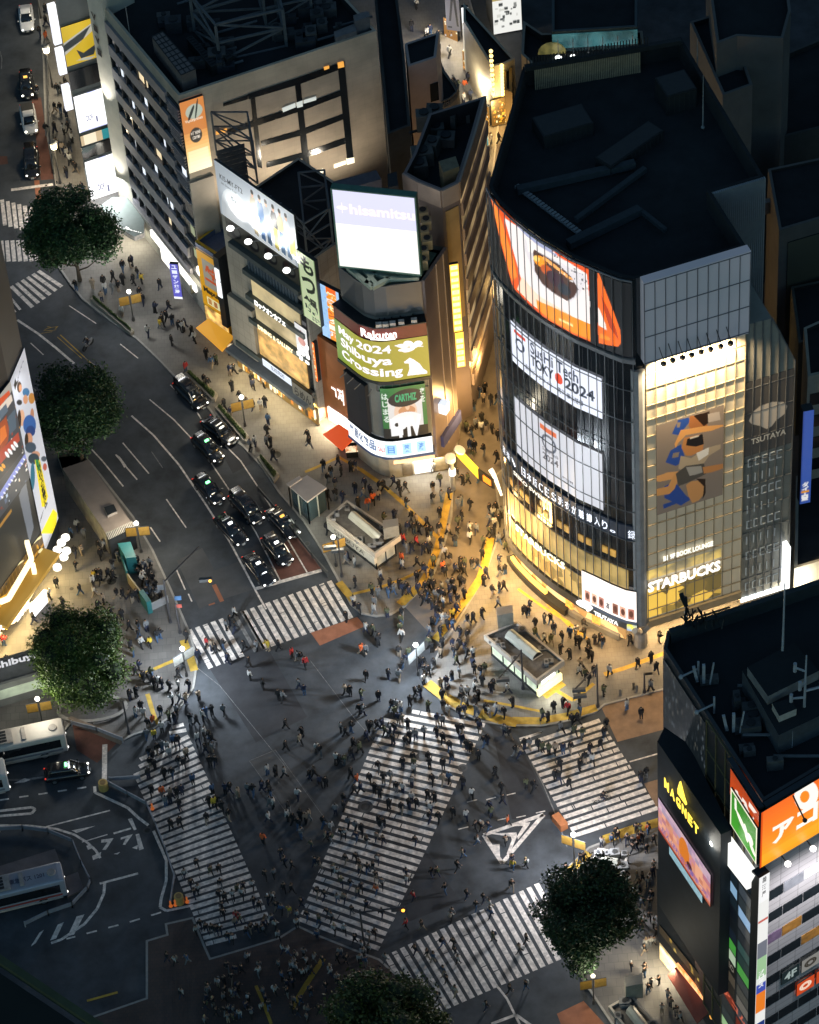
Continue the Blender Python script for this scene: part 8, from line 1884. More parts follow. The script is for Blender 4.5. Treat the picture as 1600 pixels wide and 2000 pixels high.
bus('cream white city bus leaving the kerb above the terminal taxi',(-60,1455),(124,1416),mat('bus_cream',(.5,.46,.42),.45,.1,.5),mat('bus_grey',(.2,.2,.22),.5))
bus('silver blue city bus with its number lettered on the roof',(-60,1742),(122,1698),mat('bus_silver',(.36,.38,.44),.35,.1,.5,metal=.3),mat('bus_red',(.3,.05,.04),.5),text='東急バス 1201',tail=True)
bus('white bus nose just entering at the left edge behind the terminal taxi',(-190,1535),(10,1494),mat('bus_white',(.5,.5,.5),.45,.1,.5),mat('bus_grey',(.2,.2,.22),.5))
# ================================================================ PEOPLE
def skeleton(p):
    """joints of one figure: p = stride, arm swing, bend, phone"""
    st,sw,bend,phone=p; J={}; E=[]
    def j(n,x,y,z,r,par=None): J[n]=(x,y,z,r); (E.append((par,n)) if par else None)
    j('pelvis',0,0,.93,.125); j('waist',.01,0,1.08,.115,'pelvis'); j('chest',.02+bend*.3,0,1.28,.135,'waist'); j('shoul',.02+bend*.5,0,1.42,.1,'chest'); j('neck',.03+bend*.6,0,1.5,.055,'shoul'); j('head',.045+bend*.75,0,1.585,.09,'neck'); j('crown',.035+bend*.8,0,1.665,.078,'head'); j('nose',.15+bend*.8,0,1.6,.013,'head')
    for s,n in ((1,'l'),(-1,'r')):
        a=st*s; k=max(0,-a)*.9
        hx=.0; j('hip'+n,hx,.085*s,.88,.088,'pelvis'); kx=math.sin(a)*.43; kz=.88-math.cos(a)*.42; j('knee'+n,kx,.095*s,kz,.062,'hip'+n)
        b2=a-k; ax=kx+math.sin(b2)*.42; az=kz-math.cos(b2)*.4; az=max(az,.07); j('ankle'+n,ax,.1*s,az,.042,'knee'+n); j('toe'+n,ax+.17,.11*s,max(.045,az-.04),.035,'ankle'+n)
        j('sh'+n,.02+bend*.5,.185*s,1.4,.062,'shoul'); aa=-sw*s
        if phone and s==phone: ex,ez=.02+bend*.5,1.14; j('elb'+n,ex,.24*s,ez,.045,'sh'+n); j('wr'+n,.27+bend,.15*s,1.24,.03,'elb'+n); hd=Vector((.8,-.3*s,.4)).normalized()
        else:
            ex=.02+bend*.5+math.sin(aa)*.27; ez=1.4-math.cos(aa)*.27; j('elb'+n,ex,.235*s,ez,.045,'sh'+n); a3=aa+.35; wx=ex+math.sin(a3)*.24; wz=ez-math.cos(a3)*.24; j('wr'+n,wx,.24*s,wz,.028,'elb'+n); hd=Vector((math.sin(a3+.1),0,-math.cos(a3+.1)))
        w=Vector(J['wr'+n][:3]); pm=w+hd*.07; j('palm'+n,*pm,.032,'wr'+n); sd=Vector((1,0,0)) if abs(hd.x)<.7 else Vector((0,0,1))
        for q,(o,L) in enumerate(((-.026,.062),(-.009,.075),(.009,.07),(.026,.055))):
            b0=pm+hd*.035+sd*o; j('f%d'%q+n,*b0,.009,'palm'+n); t=b0+hd*L*.55+Vector((0,-.008*s,0)); j('g%d'%q+n,*t,.008,'f%d'%q+n); t2=t+hd*L*.4+Vector((0,-.02*s,0)); j('h%d'%q+n,*t2,.007,'g%d'%q+n)
        th=w+hd*.03+sd*.045; j('t0'+n,*th,.011,'palm'+n); j('t1'+n,*(th+hd*.04+sd*.015),.009,'t0'+n)
    return J,E
def grow(J,E,keep,grow_=0.0,sub=1,root='pelvis'):
    names=[n for n in J if keep(n)]; ix={n:i for i,n in enumerate(names)}
    me=bpy.data.meshes.new('figure'); me.from_pydata([J[n][:3] for n in names],[(ix[a],ix[b_]) for a,b_ in E if a in ix and b_ in ix],[])
    ob=bpy.data.objects.new('figure',me); C.objects.link(ob); ob.modifiers.new('s','SKIN')
    if not me.skin_vertices: 
        bpy.context.view_layer.objects.active=ob
        bpy.context.view_layer.update()
    if not me.skin_vertices: 
        at=me.attributes.new('skin_vertex','FLOAT',"POINT") if False else None
    for n,i in ix.items():
        v=me.skin_vertices[0].data[i]; r=J[n][3]+grow_; wide=1.25 if n in('waist','chest','pelvis') else 1; v.radius=(r*(.82 if wide>1 else 1),r*wide); v.use_root=(n==root)
    if sub: m=ob.modifiers.new('u','SUBSURF'); m.levels=sub; m.render_levels=sub
    dg=bpy.context.evaluated_depsgraph_get(); out=bpy.data.meshes.new_from_object(ob.evaluated_get(dg)); bpy.data.objects.remove(ob); bpy.data.meshes.remove(me); return out
FING=set('f%d'%q+n for q in range(4) for n in 'lr')|set('g%d'%q+n for q in range(4) for n in 'lr')|set('h%d'%q+n for q in range(4) for n in 'lr')|{'t0l','t0r','t1l','t1r'}
POSES=[(.3,.3,0,0),(-.24,-.22,.02,0),(.05,.08,0,0),(.02,.1,.06,1),(.38,.34,.03,0),(-.08,.05,.1,-1)]
M_skin=mat('skin',(.3,.18,.12),.6,.1,4); M_shoe=mat('shoe',(.03,.03,.035),.6); M_eye=mat('eye',(.01,.01,.01),.4)
CL={'k':('black',(.012,.013,.016)),'n':('navy',(.02,.028,.06)),'g':('grey',(.16,.17,.18)),'w':('white',(.42,.42,.41)),'b':('blue',(.05,.1,.19)),'o':('orange',(.6,.12,.03)),'r':('red',(.42,.03,.03)),'y':('yellow',(.55,.4,.04)),'t':('beige',(.3,.24,.18)),'e':('olive',(.08,.09,.05))}
CM={k:mat('cloth_'+v[0],v[1],.85,.25,6) for k,v in CL.items()}; M_hair={'k':mat('hair_black',(.01,.009,.008),.5),'n':mat('hair_brown',(.07,.035,.015),.5),'l':mat('hair_blond',(.4,.3,.16),.5),'w':mat('cap_white',(.6,.6,.6),.7)}
FIG=[]; LOW=[]
def hairmesh(J,low=False):
    x,y,z,r=J['crown']; b=MB(); n,k=(8,5) if not low else (6,4); b.ball((x-.015,y,z+.005),r*1.24,n,k,0,1.0)
    b.ball((x-.05,y,z-.07),r*1.08,n,k,0,1.1); return b
for P_ in POSES:
    J,E=skeleton(P_)
    body=grow(J,E,lambda n:True,0,1); jacket=grow(J,E,lambda n:n in('pelvis','waist','chest','shoul','shl','shr','elbl','elbr','wrl','wrr','hipl','hipr'),.02,1,'chest'); tr_=grow(J,E,lambda n:n in('pelvis','hipl','hipr','kneel','kneer','anklel','ankler','waist'),.014,1)
    for v in body.polygons: 
        z=sum(body.vertices[i].co.z for i in v.vertices)/len(v.vertices); v.material_index=1 if z<.13 else 0
    # eyes and mouth as small darker faces joined to the head
    bm=bmesh.new(); bm.from_mesh(body)
    hx,hy,hz,hr=J['head']
    for (dy,dz,w_) in ((.032,.03,.012),(-.032,.03,.012),(0,-.035,.02)):
        q=[bm.verts.new((hx+.088,hy+dy+a*w_,hz+dz+c*.006)) for a,c in ((-1,-1),(1,-1),(1,1),(-1,1))]; f=bm.faces.new(q); f.material_index=2
    bm.to_mesh(body); bm.free()
    for m in (M_skin,M_shoe,M_eye): body.materials.append(m)
    for m_ in (jacket,tr_): m_.materials.append(CM['k']); m_.polygons.foreach_set('use_smooth',[True]*len(m_.polygons))
    body.polygons.foreach_set('use_smooth',[True]*len(body.polygons))
    b=hairmesh(J); hm=bpy.data.meshes.new('hair'); hm.from_pydata(b.v,[],b.f); hm.materials.append(M_hair['k']); FIG.append((body,jacket,tr_,hm,J))
    lj=grow(J,E,lambda n:n in('pelvis','waist','chest','shoul','shl','shr','elbl','elbr','wrl','wrr','palml','palmr'),.02,0,'chest'); lt=grow(J,E,lambda n:n in('pelvis','hipl','hipr','kneel','kneer','anklel','ankler','toel','toer','waist'),.012,0); hb=MB(); hb.ball(J['head'][:3],.1,6,4); 
    hh_=hairmesh(J,True); LOW.append([([tuple(v.co) for v in m.vertices],[tuple(p.vertices) for p in m.polygons]) for m in (lj,lt)]+[(hb.v,hb.f),(hh_.v,hh_.f)])
PEOPLE=[]
def crowd(ox,oy,sc,s):
    for tok in s.split():
        q=tok.split(','); c='k' 
        if len(q)>2: c=q[2]
        PEOPLE.append((ox+int(q[0])/sc,oy+int(q[1])/sc,c))
crowd(620,750,4,"1180,40 1235,80 1275,60 1310,30 1185,100 1225,180 1300,110,t 1360,130 1405,120 1125,90 1290,270 1240,310 1165,340 1210,370 1320,330 1365,350 1285,340,w 1415,400 1195,480 1230,490 1305,520 1405,570 1210,560 965,600,o 1020,620 905,650,w 960,745 1065,690 1095,700 1140,750 1180,740 1260,730 905,800 900,900 970,880 1030,860,n 960,1000 1105,930,g 1130,910 1195,940 1130,1030 1100,1080 1190,1130,w 1245,1130 1025,1140,t 1095,1160 955,1130 1080,1230 1195,1200,w 1300,1230 970,1250 1000,1310,w 1045,1370 1290,1330,y 1120,1390 1155,1400,e 1210,1400 1255,1410 1080,1450 985,1430,o 910,1380 880,1290 850,1270 830,1290 780,1390 740,1280 705,1280,g 670,1220,r 660,1360,o 665,1410,w 775,1230,r 875,1230,w 650,1140 710,1120,n 755,1130 800,1130 860,1080 860,1150 890,1150 740,1040 775,1060,t 605,1030 520,1050 695,930 650,840 690,810 640,790 525,800 490,810 600,760 375,770 300,810 415,830 360,860,g 400,930,o 440,900,o 480,870,t 320,930 190,680 265,650 300,640 165,600 50,640 110,680 85,740 140,770 150,870 200,880 85,870 80,1130 1345,980 1370,1010,w 1400,960 1440,1000 1350,1060,g 1385,1080,w 1420,1060 1345,1150 1375,1170 1420,1210 1470,1180 1475,1270 1420,1380 1425,1460 1470,1450 1320,1480 1300,1540 1370,1620 1425,1590 1460,1580 1415,1710 780,1500 850,1460 900,1500 830,1440 500,1560 570,1560 600,1600,g 640,1560 670,1600 700,1590 720,1620 430,1600 300,1550 475,1620 500,1490,w 555,1630,b 450,1700,g 445,1760,w 290,1700,w 330,1740,y 550,1790 665,1790 660,1840 650,1900 665,1960,w 380,1900,w 440,1910,e 480,1980 230,1810 790,1600 830,1680 850,1590 880,1570 880,1700 900,1720 920,1650 950,1640 975,1590 985,1700,w 1030,1560 1060,1560 1075,1610 1045,1670 1100,1680,y 1150,1560 1150,1640 1090,1760 1060,1800,y 1120,1540 960,1790 930,1760 940,1830 985,1830,w 1010,1840,g 1060,1880,b 1020,1880 1175,1840 1220,1830 1290,1790 900,1860 880,1920,g 960,1940 1115,1940 1175,1960 1000,1460 1150,1460 1120,1420 1040,1600 990,1650 865,1640 910,1570 240,1350,n 295,1390,w 225,1370,g")
crowd(600,1150,4,"720,490 800,500 770,540 750,580 560,410 430,470,o 460,470 465,670 635,660 720,670,g 300,780,t 340,790 425,820 560,830 410,930 440,940,g 910,570 880,580 950,640 990,590 910,700,w 920,630 975,460 960,420 1045,500,t 1060,420 1140,430,n 1150,490 1200,430 1240,460 1250,500 1170,560,e 1185,560 1300,500,w 1295,580 1310,630 1190,650,g 1135,680,r 1090,720 1045,740,t 1210,800 1255,800,w 1310,770,w 1360,640 1390,620 1370,720 1320,720,g 1440,770 1455,750 1570,780,w 1345,830 1320,870 1255,870,w 1210,850 1100,790 1060,830 890,800 845,800 805,870 945,910 1065,910 1105,940,w 1190,950 1230,940 1400,940 1430,960,w 1485,940,w 1540,960 1325,950 665,900 700,900 735,920,w 690,960 715,1010 745,1010,t 1020,1020 1060,1020 790,1060 850,1130 915,1110 1015,1110 1065,1160 805,1150 770,1190 675,1170 685,1080 650,1080,g 480,1070 510,1070 550,1060 590,1050 470,1140 610,1100,e 265,1080,g 345,1080 300,1110 360,1200 415,1240 80,1240,w 100,1260 230,1320,w 260,1330 300,1330 350,1280 345,1440 390,1480,o 105,1500 150,1500 25,1450 60,1430 1180,1090 1210,1090 1350,1070 1340,1040 1385,1180 1410,1170 1115,1220 1210,1170 1250,1220 1280,1230 1340,1290 1130,1310 830,1310 840,1350 750,1350 560,1380 950,1310 960,1360 1065,1360 840,1400,w 490,1470 600,1480 655,1460,g 980,1480 1060,1480,t 1110,1470,b 1220,1510 1475,1430 1520,1550 1290,1590,w 1530,1640 820,1500,g 700,1540 750,1550,w 370,1560 420,1550 530,1560 570,1590 945,1600 1000,1620 290,1640 290,1690 225,1720,g 640,1680 740,1710 800,1680 820,1620,w 860,1670 970,1710,w 960,1780 1030,1780 1145,1740 1245,1760,w 1430,1690 1440,1740 1545,1100 1580,1130 580,1840 560,1810 600,1820 430,1880 380,1850,g 325,1820 270,1900 190,1850,w 130,1820 850,1960 390,1930 550,1930,t 150,1930,t 190,1940 1320,1850 1360,1850 1420,1850 1570,1810,o 1330,1960,w 1555,1960 600,1960 470,1970 300,1900,w 20,1760,t")
crowd(900,1150,4,"300,110 105,230 500,180 530,170 540,130 585,270 655,230,g 705,230 585,350 655,385,w 730,310 710,400 795,380 855,340,b 900,330 970,350 960,290 780,470 855,510 900,400 930,420 1000,430 1050,400 1090,390 1110,410 1000,500 1030,530 940,590,t 975,660 1045,640 1000,700 930,640,w 1165,640,w 1325,400 1385,580 1490,540 1530,620 1485,760,g 1550,380 1115,800,e 930,860 800,890 730,930 840,930,r 640,980,e 685,1000 935,950,b 410,890 785,1080 890,1100 910,1020 950,1120 870,1020 1140,1060 1120,1110 1300,910,w 1410,970 500,1210 540,1210,g 605,1210 640,1230,e 690,1250 740,1240,t 800,1240,n 860,1230 1010,1240 1095,1210 970,1320 930,1370 1030,1330,w 1050,1340 780,1370 740,1450 770,1470 850,1520 1450,1440 1410,1470 345,1120 390,1140 430,1260 460,1270,t 270,1430 515,1520 570,1540 1210,1900 1230,1930 1370,1880 1400,1880 1465,1880,o 1300,1960 1345,1980 1100,1980,w 1185,1960,b 1510,1960 1390,1960,o")
crowd(250,1150,4,"15,290 90,290 150,290 90,350 110,420,w 180,420,y 235,370 255,350 50,490 30,440 90,600 65,640 125,680 190,660 175,700 240,720,w 210,730 270,740 330,760 400,750,w 400,660 480,750 355,860,w 410,850,w 455,860,t 560,830,t 70,810 110,920 20,830 65,960,w 130,970,w 260,950 330,1000 385,950 400,940 490,1010 540,1020 590,990,w 610,960,b 660,950 750,940,g 370,1010 160,1050 200,1020,o 270,1080,w 150,1130,g 210,1130,y 595,1110,w 640,1140 660,1160 550,1160,w 610,1240 660,1230,g 645,1340 690,1340 360,1180,b 395,1180 270,1220 310,1220,w 235,1240 170,1270 330,1270,w 200,1300 215,1370 180,1350 460,1280,t 400,1340,r 440,1350 290,1440 350,1430 165,1440 510,1480,b 190,1570 270,1580,o 340,1590,t 385,1580 425,1560 300,1660 405,1680 335,1640 665,1560,b 640,1660 680,1670,y 700,1650 740,1700 790,1760 340,1840 410,1820 620,1790 765,1560 800,1550 865,1590,t 940,1550 980,1570 1050,1540,n 1100,1530 1120,1580 1110,1660 1140,1670,w 1100,1780,w 1095,1410,w 1160,1420 1225,1430 1330,1600,w 1260,1700 1255,1770,w 1290,1790 1350,1770 1395,1790,t 1340,1830 1355,1900,g 1060,1950,o 1235,1220 1345,1170,t 1365,1110,r 1490,1250,w 1235,1050 1215,840 1180,820 1055,740 955,670,w 1340,740 1380,780 1285,500,r 1330,520 1360,530 1390,570,r 945,570 910,440 835,180,w 800,240 770,280,g 835,300 620,420,r 650,440,t 690,460 745,430 780,540 550,520 1010,440,g 1100,440,y 1180,440 1410,1450 1450,1430 1510,1490 1550,1500 460,370 430,590")
crowd(300,1550,3.556,"370,160 800,150,w 890,410 915,470 965,490 780,560 840,550 910,650 965,660 1100,350,e 1035,270,g 1120,470 1150,480 1250,520,w 1280,540,w 1340,450 1410,440 1440,520,t 1490,520 1560,450 1310,610 1370,620 1420,680 1140,680 1190,700 1280,720,w 1330,720,t 1550,660,o 1480,770 1210,820 1240,850,g 1030,760 1070,840 1150,870 1000,900,w 1000,840 1140,980,b 1260,940,w 1330,940,w 1380,810 305,480 220,550,w 400,530 460,520 265,620 315,660,w 290,690 470,620 460,700 590,660 630,640 690,630,w 710,620 620,690,w 555,700,w 500,720 490,830 480,780 580,850,r 600,870,r 570,890,t 700,750 740,770 830,710,w 800,730 855,780 895,800,b 945,810,y 825,870,w 850,910,w 780,870 770,900 330,900 300,945,w 370,930 410,940 440,940 470,940 520,990 550,1000 650,960 680,930 720,930 760,940 870,980,w 900,1080,w 940,1090,w 990,1130 1120,1140,w 960,1200,w 990,1210,w 1070,1230,w 1230,1220,w 1180,1160 1280,1280,w 1290,1310 1300,1100,w 1440,1310,w 1480,1170,b 1350,1320 655,1140,w 620,1220 740,1200,g 895,1270,b 850,1370,w 755,1480,w 605,1530,w 550,1380,w 1215,1540,w 200,1390,w 1200,1340 1100,1230 1050,1110 1450,1050,w 1460,1100,w 1500,980,w 1400,1000 1540,960 155,1160,w 240,1150,b 100,1140")
crowd(700,1550,2.759,"100,360 80,390 10,380 95,440 95,520,t 20,500 40,600 130,640 130,480,g 260,430 265,460,t 300,550,r 260,700,r 345,710 455,800,n 515,800 375,860 405,880,b 310,840 525,850 540,890,w 460,950,b 500,660,w 510,640 470,510 585,540 395,420 425,420 535,390 565,320,t 830,350 835,380,y 905,370 830,490 675,560,y 635,600 710,590,w 715,640,b 730,770 905,780 870,830,t 480,1000 525,1060,w 430,1090 815,1050 905,1030 690,1140 100,740 60,830,w 150,880,w 1450,260 1215,340 1195,350 1115,400 1445,420 1530,450 1560,480,w 1590,420 1515,490,y 1580,550 1490,570 1515,560 1570,590 1540,680,w 1570,660 1520,720 1590,700,w 1550,810,w 1570,800,w 1540,940 1470,930 1500,650")
crowd(0,1000,5,"760,130,w 700,200,b 830,200,g 740,390 800,370,t 745,530 970,340 1030,330,w 990,410 1160,430,g 1105,510 930,620,y 990,610,y 960,600 1065,600 1110,620 980,650 920,680,w 790,760 930,780,w 620,880 965,915 1020,850,t 1150,800 1210,800 1270,810,t 1300,840 1340,810 1080,990 1145,1060 1200,1010 1100,1070 490,800,w 45,1260,r 75,1450 345,1270 560,690 335,1040 1340,520 1380,560 1420,520,g 1460,590 1500,640 1400,660,w 1450,700 1490,760,g 1530,720 1440,780 1560,790,g 1400,620,w 1360,480 1470,500 1370,600 1430,620 1520,790")
crowd(350,400,4,"50,930 40,960,w 215,1160 230,1150,t 260,1230,b 295,1210,e 400,1300 430,1290 420,1420 570,1370 580,1400 665,1390,t 480,1500 360,1560 375,1550,w 530,1550 580,1560 640,1560,w 675,1550 700,1680,b 690,1770 690,1850,g 720,1850 1010,1800 1020,1860 200,1370 230,1400 410,1620 740,1960 560,1880,g 600,1850,w")
crowd(0,400,4,"1020,450 1040,440 1080,530,y 1110,580,y 1050,590 965,590 965,480 930,640 885,650 815,600 830,660,w 730,620,t 800,720,t 890,560 1255,620 1120,740 1095,690 1215,810 1320,790 1275,880 1305,870 1350,900 1255,930,y 1270,910 1405,950 1450,940,w 1505,990 1525,1040,w 1345,1060 1160,990,w 1455,1270,r 960,830,w 600,630")
crowd(0,0,3.556,"320,60 325,150 325,260,o 285,225 320,350 405,620 430,610 385,750 425,750 465,780 325,900 450,900,w 480,880 385,890 400,1000,t 440,1030,t 505,960,w 490,1020 530,1170 470,1200 490,1110,w 470,1065,w 580,1310 500,1310 470,1340,w 380,160 460,580 485,640 400,1350 520,1150 410,1020")
crowd(800,0,4,"460,620 435,670,o 385,670 345,660 480,750 425,770,w 505,610 470,520,w 315,410,w 235,390 225,290 165,240 140,260,w 55,30,w 20,210 640,1090,w 700,1080 725,880,o 735,910,w")
crowd(1211,1328,1.823,"80,560 62,590 95,600 120,660,w 105,710,w 125,690 70,740 50,780,w 80,790 110,800,w 95,850 75,870 130,900 100,940,w 85,960 120,930,g 60,830,t 140,1070 100,1100 170,1120,w 110,1080 90,1040 200,1180 180,1150,t 215,1200,w 150,1170,w 65,530 100,530,o 45,600 25,640 30,575 120,770 60,700,g 135,860,w")
rp=random.Random(77)
for k in range(70):   # the dim plaza at the bottom
    PEOPLE.append((rp.uniform(385,760),rp.uniform(1870,1995),rp.choice('kkkkkngw')))
def inpoly(x,y,p):
    r=False
    for i in range(len(p)):
        (a,b),(c,d)=p[i],p[(i+1)%len(p)]
        if (b>y)!=(d>y) and x<(c-a)*(y-b)/(d-b)+a: r=not r
    return r
ZONES=[('on the long left crossing',[(240,1405),(375,1405),(560,1830),(400,1880)]),('on the diagonal crossing',[(800,1350),(970,1405),(745,1875),(575,1800)]),('on the right crossing',[(1010,1440),(1180,1395),(1300,1590),(1120,1650)]),('on the bottom crossing',[(745,1860),(1060,1715),(1140,1880),(850,2010)]),('on the taxi crossing',[(360,1225),(650,1125),(700,1215),(410,1320)]),
 ('by the triangle marking',[(740,1880),(960,1420),(1020,1450),(1130,1660),(1060,1730)]),('on the lower right pavement',[(1050,1740),(1120,1650),(1300,1590),(1310,2050),(1130,2050)]),('on the bottom plaza',[(0,1840),(400,1840),(600,1800),(760,1870),(900,2060),(0,2060)]),
 ('on the tower pavement',[(830,1330),(880,1230),(985,1000),(1300,1150),(1300,1360),(1000,1425)]),('on the left plaza',[(0,1000),(240,1040),(390,1240),(385,1350),(260,1440),(0,1480)]),('on the open road',[(360,1230),(700,1180),(860,1340),(560,1810),(370,1420)])]
def zone(x,y):
    for n,p in ZONES:
        if inpoly(x,y,p): return n
    return 'on the upper pavement'
HD={}
pos=[]
for (x,y,c) in PEOPLE:
    g=G(x,y+11,0); 
    z=KH if zone(x,y) not in('on the long left crossing','on the diagonal crossing','on the right crossing','on the bottom crossing','on the taxi crossing','by the triangle marking','on the open road') else .012
    p=Vector((g.x,g.y,z)); ok=all((p-q[0]).length>.33 for q in pos if abs(q[0].x-p.x)<.5)
    if ok: pos.append((p,x,y,c))
inview=[q for q in pos if -5<q[1]<1605 and q[2]<1995]
inview.sort(key=lambda q:(q[0]-CAMP).length)
CONT={'black':'k'}
NLEG=[('k','black trousers'),('n','navy trousers'),('g','grey trousers'),('b','blue jeans'),('t','beige trousers'),('w','white trousers')]
TOPN={'k':'black jacket','n':'navy coat','g':'grey jacket','w':'white top','b':'blue jacket','o':'orange top','r':'red top','y':'yellow top','t':'beige coat','e':'olive jacket'}
def heading(x,y):
    zn=zone(x,y)
    base={'on the long left crossing':(450,1700,300,1350),'on the diagonal crossing':(650,1800,880,1360),'on the right crossing':(1090,1420,1200,1640),'on the bottom crossing':(800,1920,1090,1790),'on the taxi crossing':(390,1270,670,1160)}.get(zn)
    if base: a,b_=G2(*base[:2]),G2(*base[2:]); h=math.atan2(b_[1]-a[1],b_[0]-a[0]); return h+(math.pi if rp.random()<.5 else 0)+rp.gauss(0,.25)
    return rp.uniform(0,6.283)
ind=[]; rest=[]
for i,q in enumerate(inview):
    (ind if i<300 else rest).append(q)
rest+= [q for q in pos if q not in inview][:0]
recs=[]
for (p,x,y,c) in ind:
    zn=zone(x,y); moving=zn in('on the long left crossing','on the diagonal crossing','on the right crossing','on the bottom crossing','on the taxi crossing','by the triangle marking','on the open road') or rp.random()<.45
    pose=rp.choice((0,1,4)) if moving else rp.choice((2,3,5,2,1)); leg=rp.choice('kkkknngbt')
    if c=='k' and rp.random()<.22: c=rp.choice('nneg')
    if c in 'yr' and rp.random()<.35: c='k'
    recs.append([p,x,y,c,leg,zn,pose])
cnt={}
for r in sorted(recs,key=lambda r:r[2]): k=(r[3],r[4],r[5]); cnt.setdefault(k,[]).append(r)
ORD='first second third fourth fifth sixth seventh eighth ninth tenth eleventh twelfth thirteenth fourteenth fifteenth sixteenth seventeenth eighteenth nineteenth twentieth'.split()
LEGN=dict(NLEG)
def mkperson(r,label):
    p,x,y,c,leg,zn,pose=r; body,jk,tr_,hm,J=FIG[pose]
    o=bpy.data.objects.new('person',body); C.objects.link(o); o.location=p; o.rotation_euler=(0,0,heading(x,y)); s=rp.uniform(.94,1.08); o.scale=(s,s,s); tag(o,label,'person','people crossing and waiting around the junction')
    for me,nm,m in ((jk,'jacket',CM[c]),(tr_,'trousers',CM[leg]),(hm,'hair',M_hair[rp.choice('kkkkknnlw' if rp.random()<.4 else 'k')])):
        ch=bpy.data.objects.new(nm,me); C.objects.link(ch); ch.parent=o; ch.material_slots[0].link='OBJECT'; ch.material_slots[0].material=m
    if rp.random()<.33:
        ch=bpy.data.objects.new('backpack' ,BAG); C.objects.link(ch); ch.parent=o; ch.material_slots[0].link='OBJECT'; ch.material_slots[0].material=CM[rp.choice('kkgntwe')]
    return o
b=MB(); loft(b,[(-.3,.11,1.08,1.38),(-.22,.15,1.02,1.42),(-.13,.15,1.02,1.42)],10); BAG=bpy.data.meshes.new('backpack'); BAG.from_pydata(b.v,[],b.f); BAG.materials.append(CM['k'])
for k,rs in cnt.items():
    for i,r in enumerate(rs):
        where=k[2]; base='person in %s and %s %s'%(TOPN[k[0]],LEGN[k[1]],where)
        lab=base if len(rs)==1 else 'person in %s and %s, %s such from top %s'%(TOPN[k[0]],LEGN[k[1]],ORD[min(i,19)],where)
        mkperson(r,lab)
# everybody beyond those: one crowd
cb=MB(); pal=['k','n','g','w','b','o','r','y','t','e']; mats_=[CM[k] for k in pal]+[M_skin,M_hair['k']]
for (p,x,y,c) in rest:
    if c=='k' and rp.random()<.22: c=rp.choice('nneg')
    if c in 'yr' and rp.random()<.35: c='k'
    pose=rp.choice((0,1,2,3,4,5)); h=heading(x,y); s=rp.uniform(.94,1.08); co,si=math.cos(h)*s,math.sin(h)*s
    for (vs,fs),mi in zip(LOW[pose],(pal.index(c),pal.index(rp.choice('kkkknngbt')),10,11)):
        i=len(cb.v); cb.v+=[(p.x+v[0]*co-v[1]*si,p.y+v[0]*si+v[1]*co,p.z+v[2]*s) for v in vs]
        for f in fs: cb.f.append(tuple(k+i for k in f)); cb.m.append(mi); cb.uv.append([(0,0)]*len(f))
o=cb.build('crowd',mats_); tag(o,'dense crowd of small dark pedestrians farther up the pavements and streets','crowd',kind='stuff')
print('PEOPLE',len(ind),len(rest))
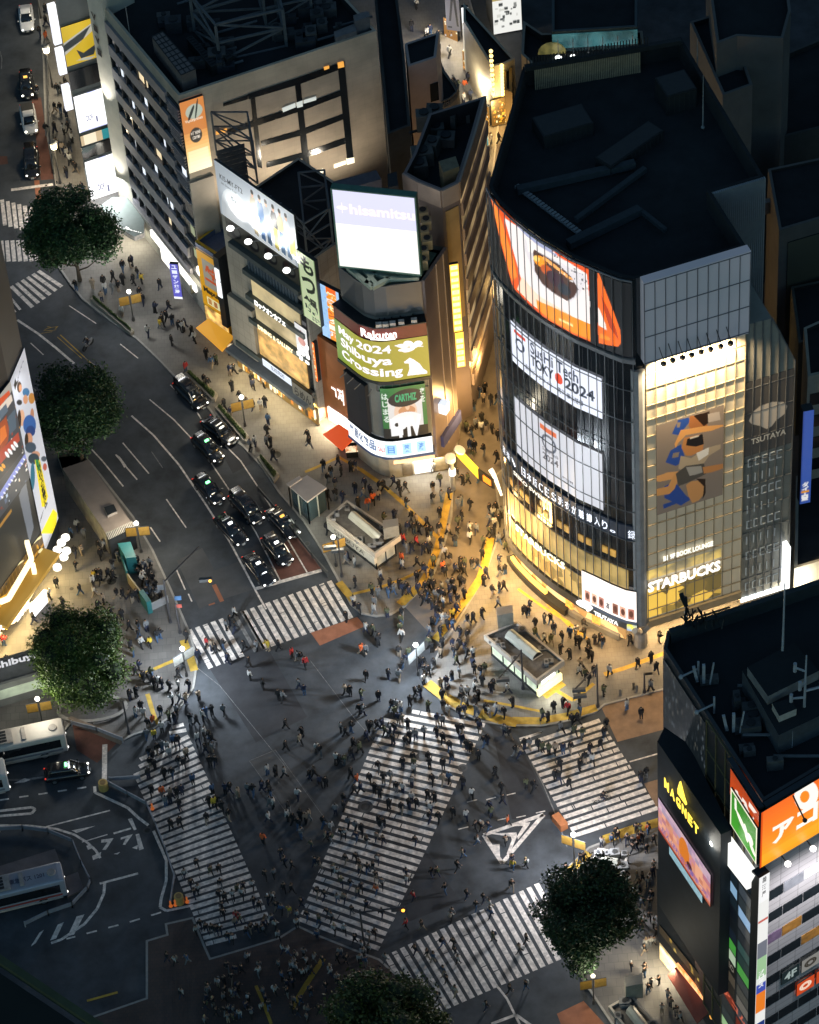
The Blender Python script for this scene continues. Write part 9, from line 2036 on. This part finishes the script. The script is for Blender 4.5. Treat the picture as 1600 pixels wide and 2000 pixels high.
# motorcycle and bicycle riders
def bike(name,label,x,y,yaw,motor):
    t=thing(name,label,'motorcycle' if motor else 'bicycle',(0,0,0)); R_=.32
    for xx in (-.62,.62): 
        b=MB(); n=14
        for k in range(n): a0,a1=2*math.pi*k/n,2*math.pi*(k+1)/n; b.bar((xx+R_*math.cos(a0),0,R_+R_*math.sin(a0)),(xx+R_*math.cos(a1),0,R_+R_*math.sin(a1)),.05 if motor else .02,0,up=(0,1,0))
        for k in range(4): a0=math.pi*k/4; b.bar((xx-R_*math.cos(a0),0,R_-R_*math.sin(a0)),(xx+R_*math.cos(a0),0,R_+R_*math.sin(a0)),.008,0,up=(0,1,0))
        b.build('wheel',M_tyre,t)
    b=MB()
    if motor: loft(b,[(-.8,.1,.55,.8),(-.4,.16,.4,.82),(.1,.16,.35,.75),(.45,.14,.45,.9),(.6,.1,.6,.95)],10); b.bar((.55,-.3,1.0),(.55,.3,1.0),.02)
    else:
        for a,c_ in (((-.62,0,.32),(-.2,0,.8)),((-.2,0,.8),(.5,0,.85)),((.5,0,.85),(.62,0,.32)),((-.05,0,.35),(.5,0,.8)),((-.05,0,.35),(-.2,0,.8)),((-.62,0,.32),(-.05,0,.35))): b.bar(a,c_,.018)
        b.bar((.5,-.25,1.0),(.5,.25,1.0),.015)
    b.build('frame',CM['g'] if motor else M_grey,t)
    p=G(x,y,0); t.location=(p.x,p.y,.012); t.rotation_euler=(0,0,yaw)
    # rider
    J,E=skeleton((.0,.0,.12,0))
    for s,n in ((1,'l'),(-1,'r')):
        J['hip'+n]=(-.15,.09*s,.92,.088); J['knee'+n]=(.22,.14*s,.78,.062); J['ankle'+n]=(.05,.13*s,.38,.042); J['toe'+n]=(.2,.13*s,.33,.035)
        J['elb'+n]=(.25,.26*s,1.16,.045); J['wr'+n]=(.48,.24*s,1.05,.028); pm=Vector((.53,.235*s,1.03)); J['palm'+n]=(*pm,.032)
        for q in range(4): o_=(-.026,-.009,.009,.026)[q]; J['f%d'%q+n]=(pm.x+.02,pm.y+o_,pm.z,.009); J['g%d'%q+n]=(pm.x+.03,pm.y+o_,pm.z-.03,.008); J['h%d'%q+n]=(pm.x,pm.y+o_,pm.z-.045,.007)
        J['t0'+n]=(pm.x-.03,pm.y-.03*s,pm.z,.011); J['t1'+n]=(pm.x,pm.y-.04*s,pm.z-.02,.009)
    J['pelvis']=(-.18,0,.95,.125); J['waist']=(-.1,0,1.08,.115)
    body=grow(J,E,lambda n:True,0,1); [body.materials.append(m) for m in (M_skin,M_shoe)]; jk=grow(J,E,lambda n:n in('pelvis','waist','chest','shoul','shl','shr','elbl','elbr','wrl','wrr'),.02,1,'chest'); tr_=grow(J,E,lambda n:n in('pelvis','hipl','hipr','kneel','kneer','anklel','ankler','waist'),.014,1)
    jk.materials.append(CM['k']); tr_.materials.append(CM['n']); o=bpy.data.objects.new('person',body); C.objects.link(o); o.location=t.location; o.rotation_euler=t.rotation_euler
    tag(o,'rider in dark jacket on the '+('motorcycle alone on the wide left road' if motor and y>400 else 'motorcycle beside the top left cab' if motor else 'bicycle crossing the right zebra'),'person','riders')
    hb=hairmesh(J); hm=bpy.data.meshes.new('hair'); hm.from_pydata(hb.v,[],hb.f); hm.materials.append(CM['k'] if not motor else CM['w'])
    for me,nm in ((jk,'jacket'),(tr_,'trousers'),(hm,'helmet' if motor else 'hair')): ch=bpy.data.objects.new(nm,me); C.objects.link(ch); ch.parent=o
bike('motorcycle','pale motorcycle alone on the wide left road',173,678,-2.2,True)
bike('motorcycle','silver motorcycle beside the top left cab',74,185,-1.6,True)
bike('bicycle','bicycle being ridden over the right zebra crossing',1177,1567,.3,False)
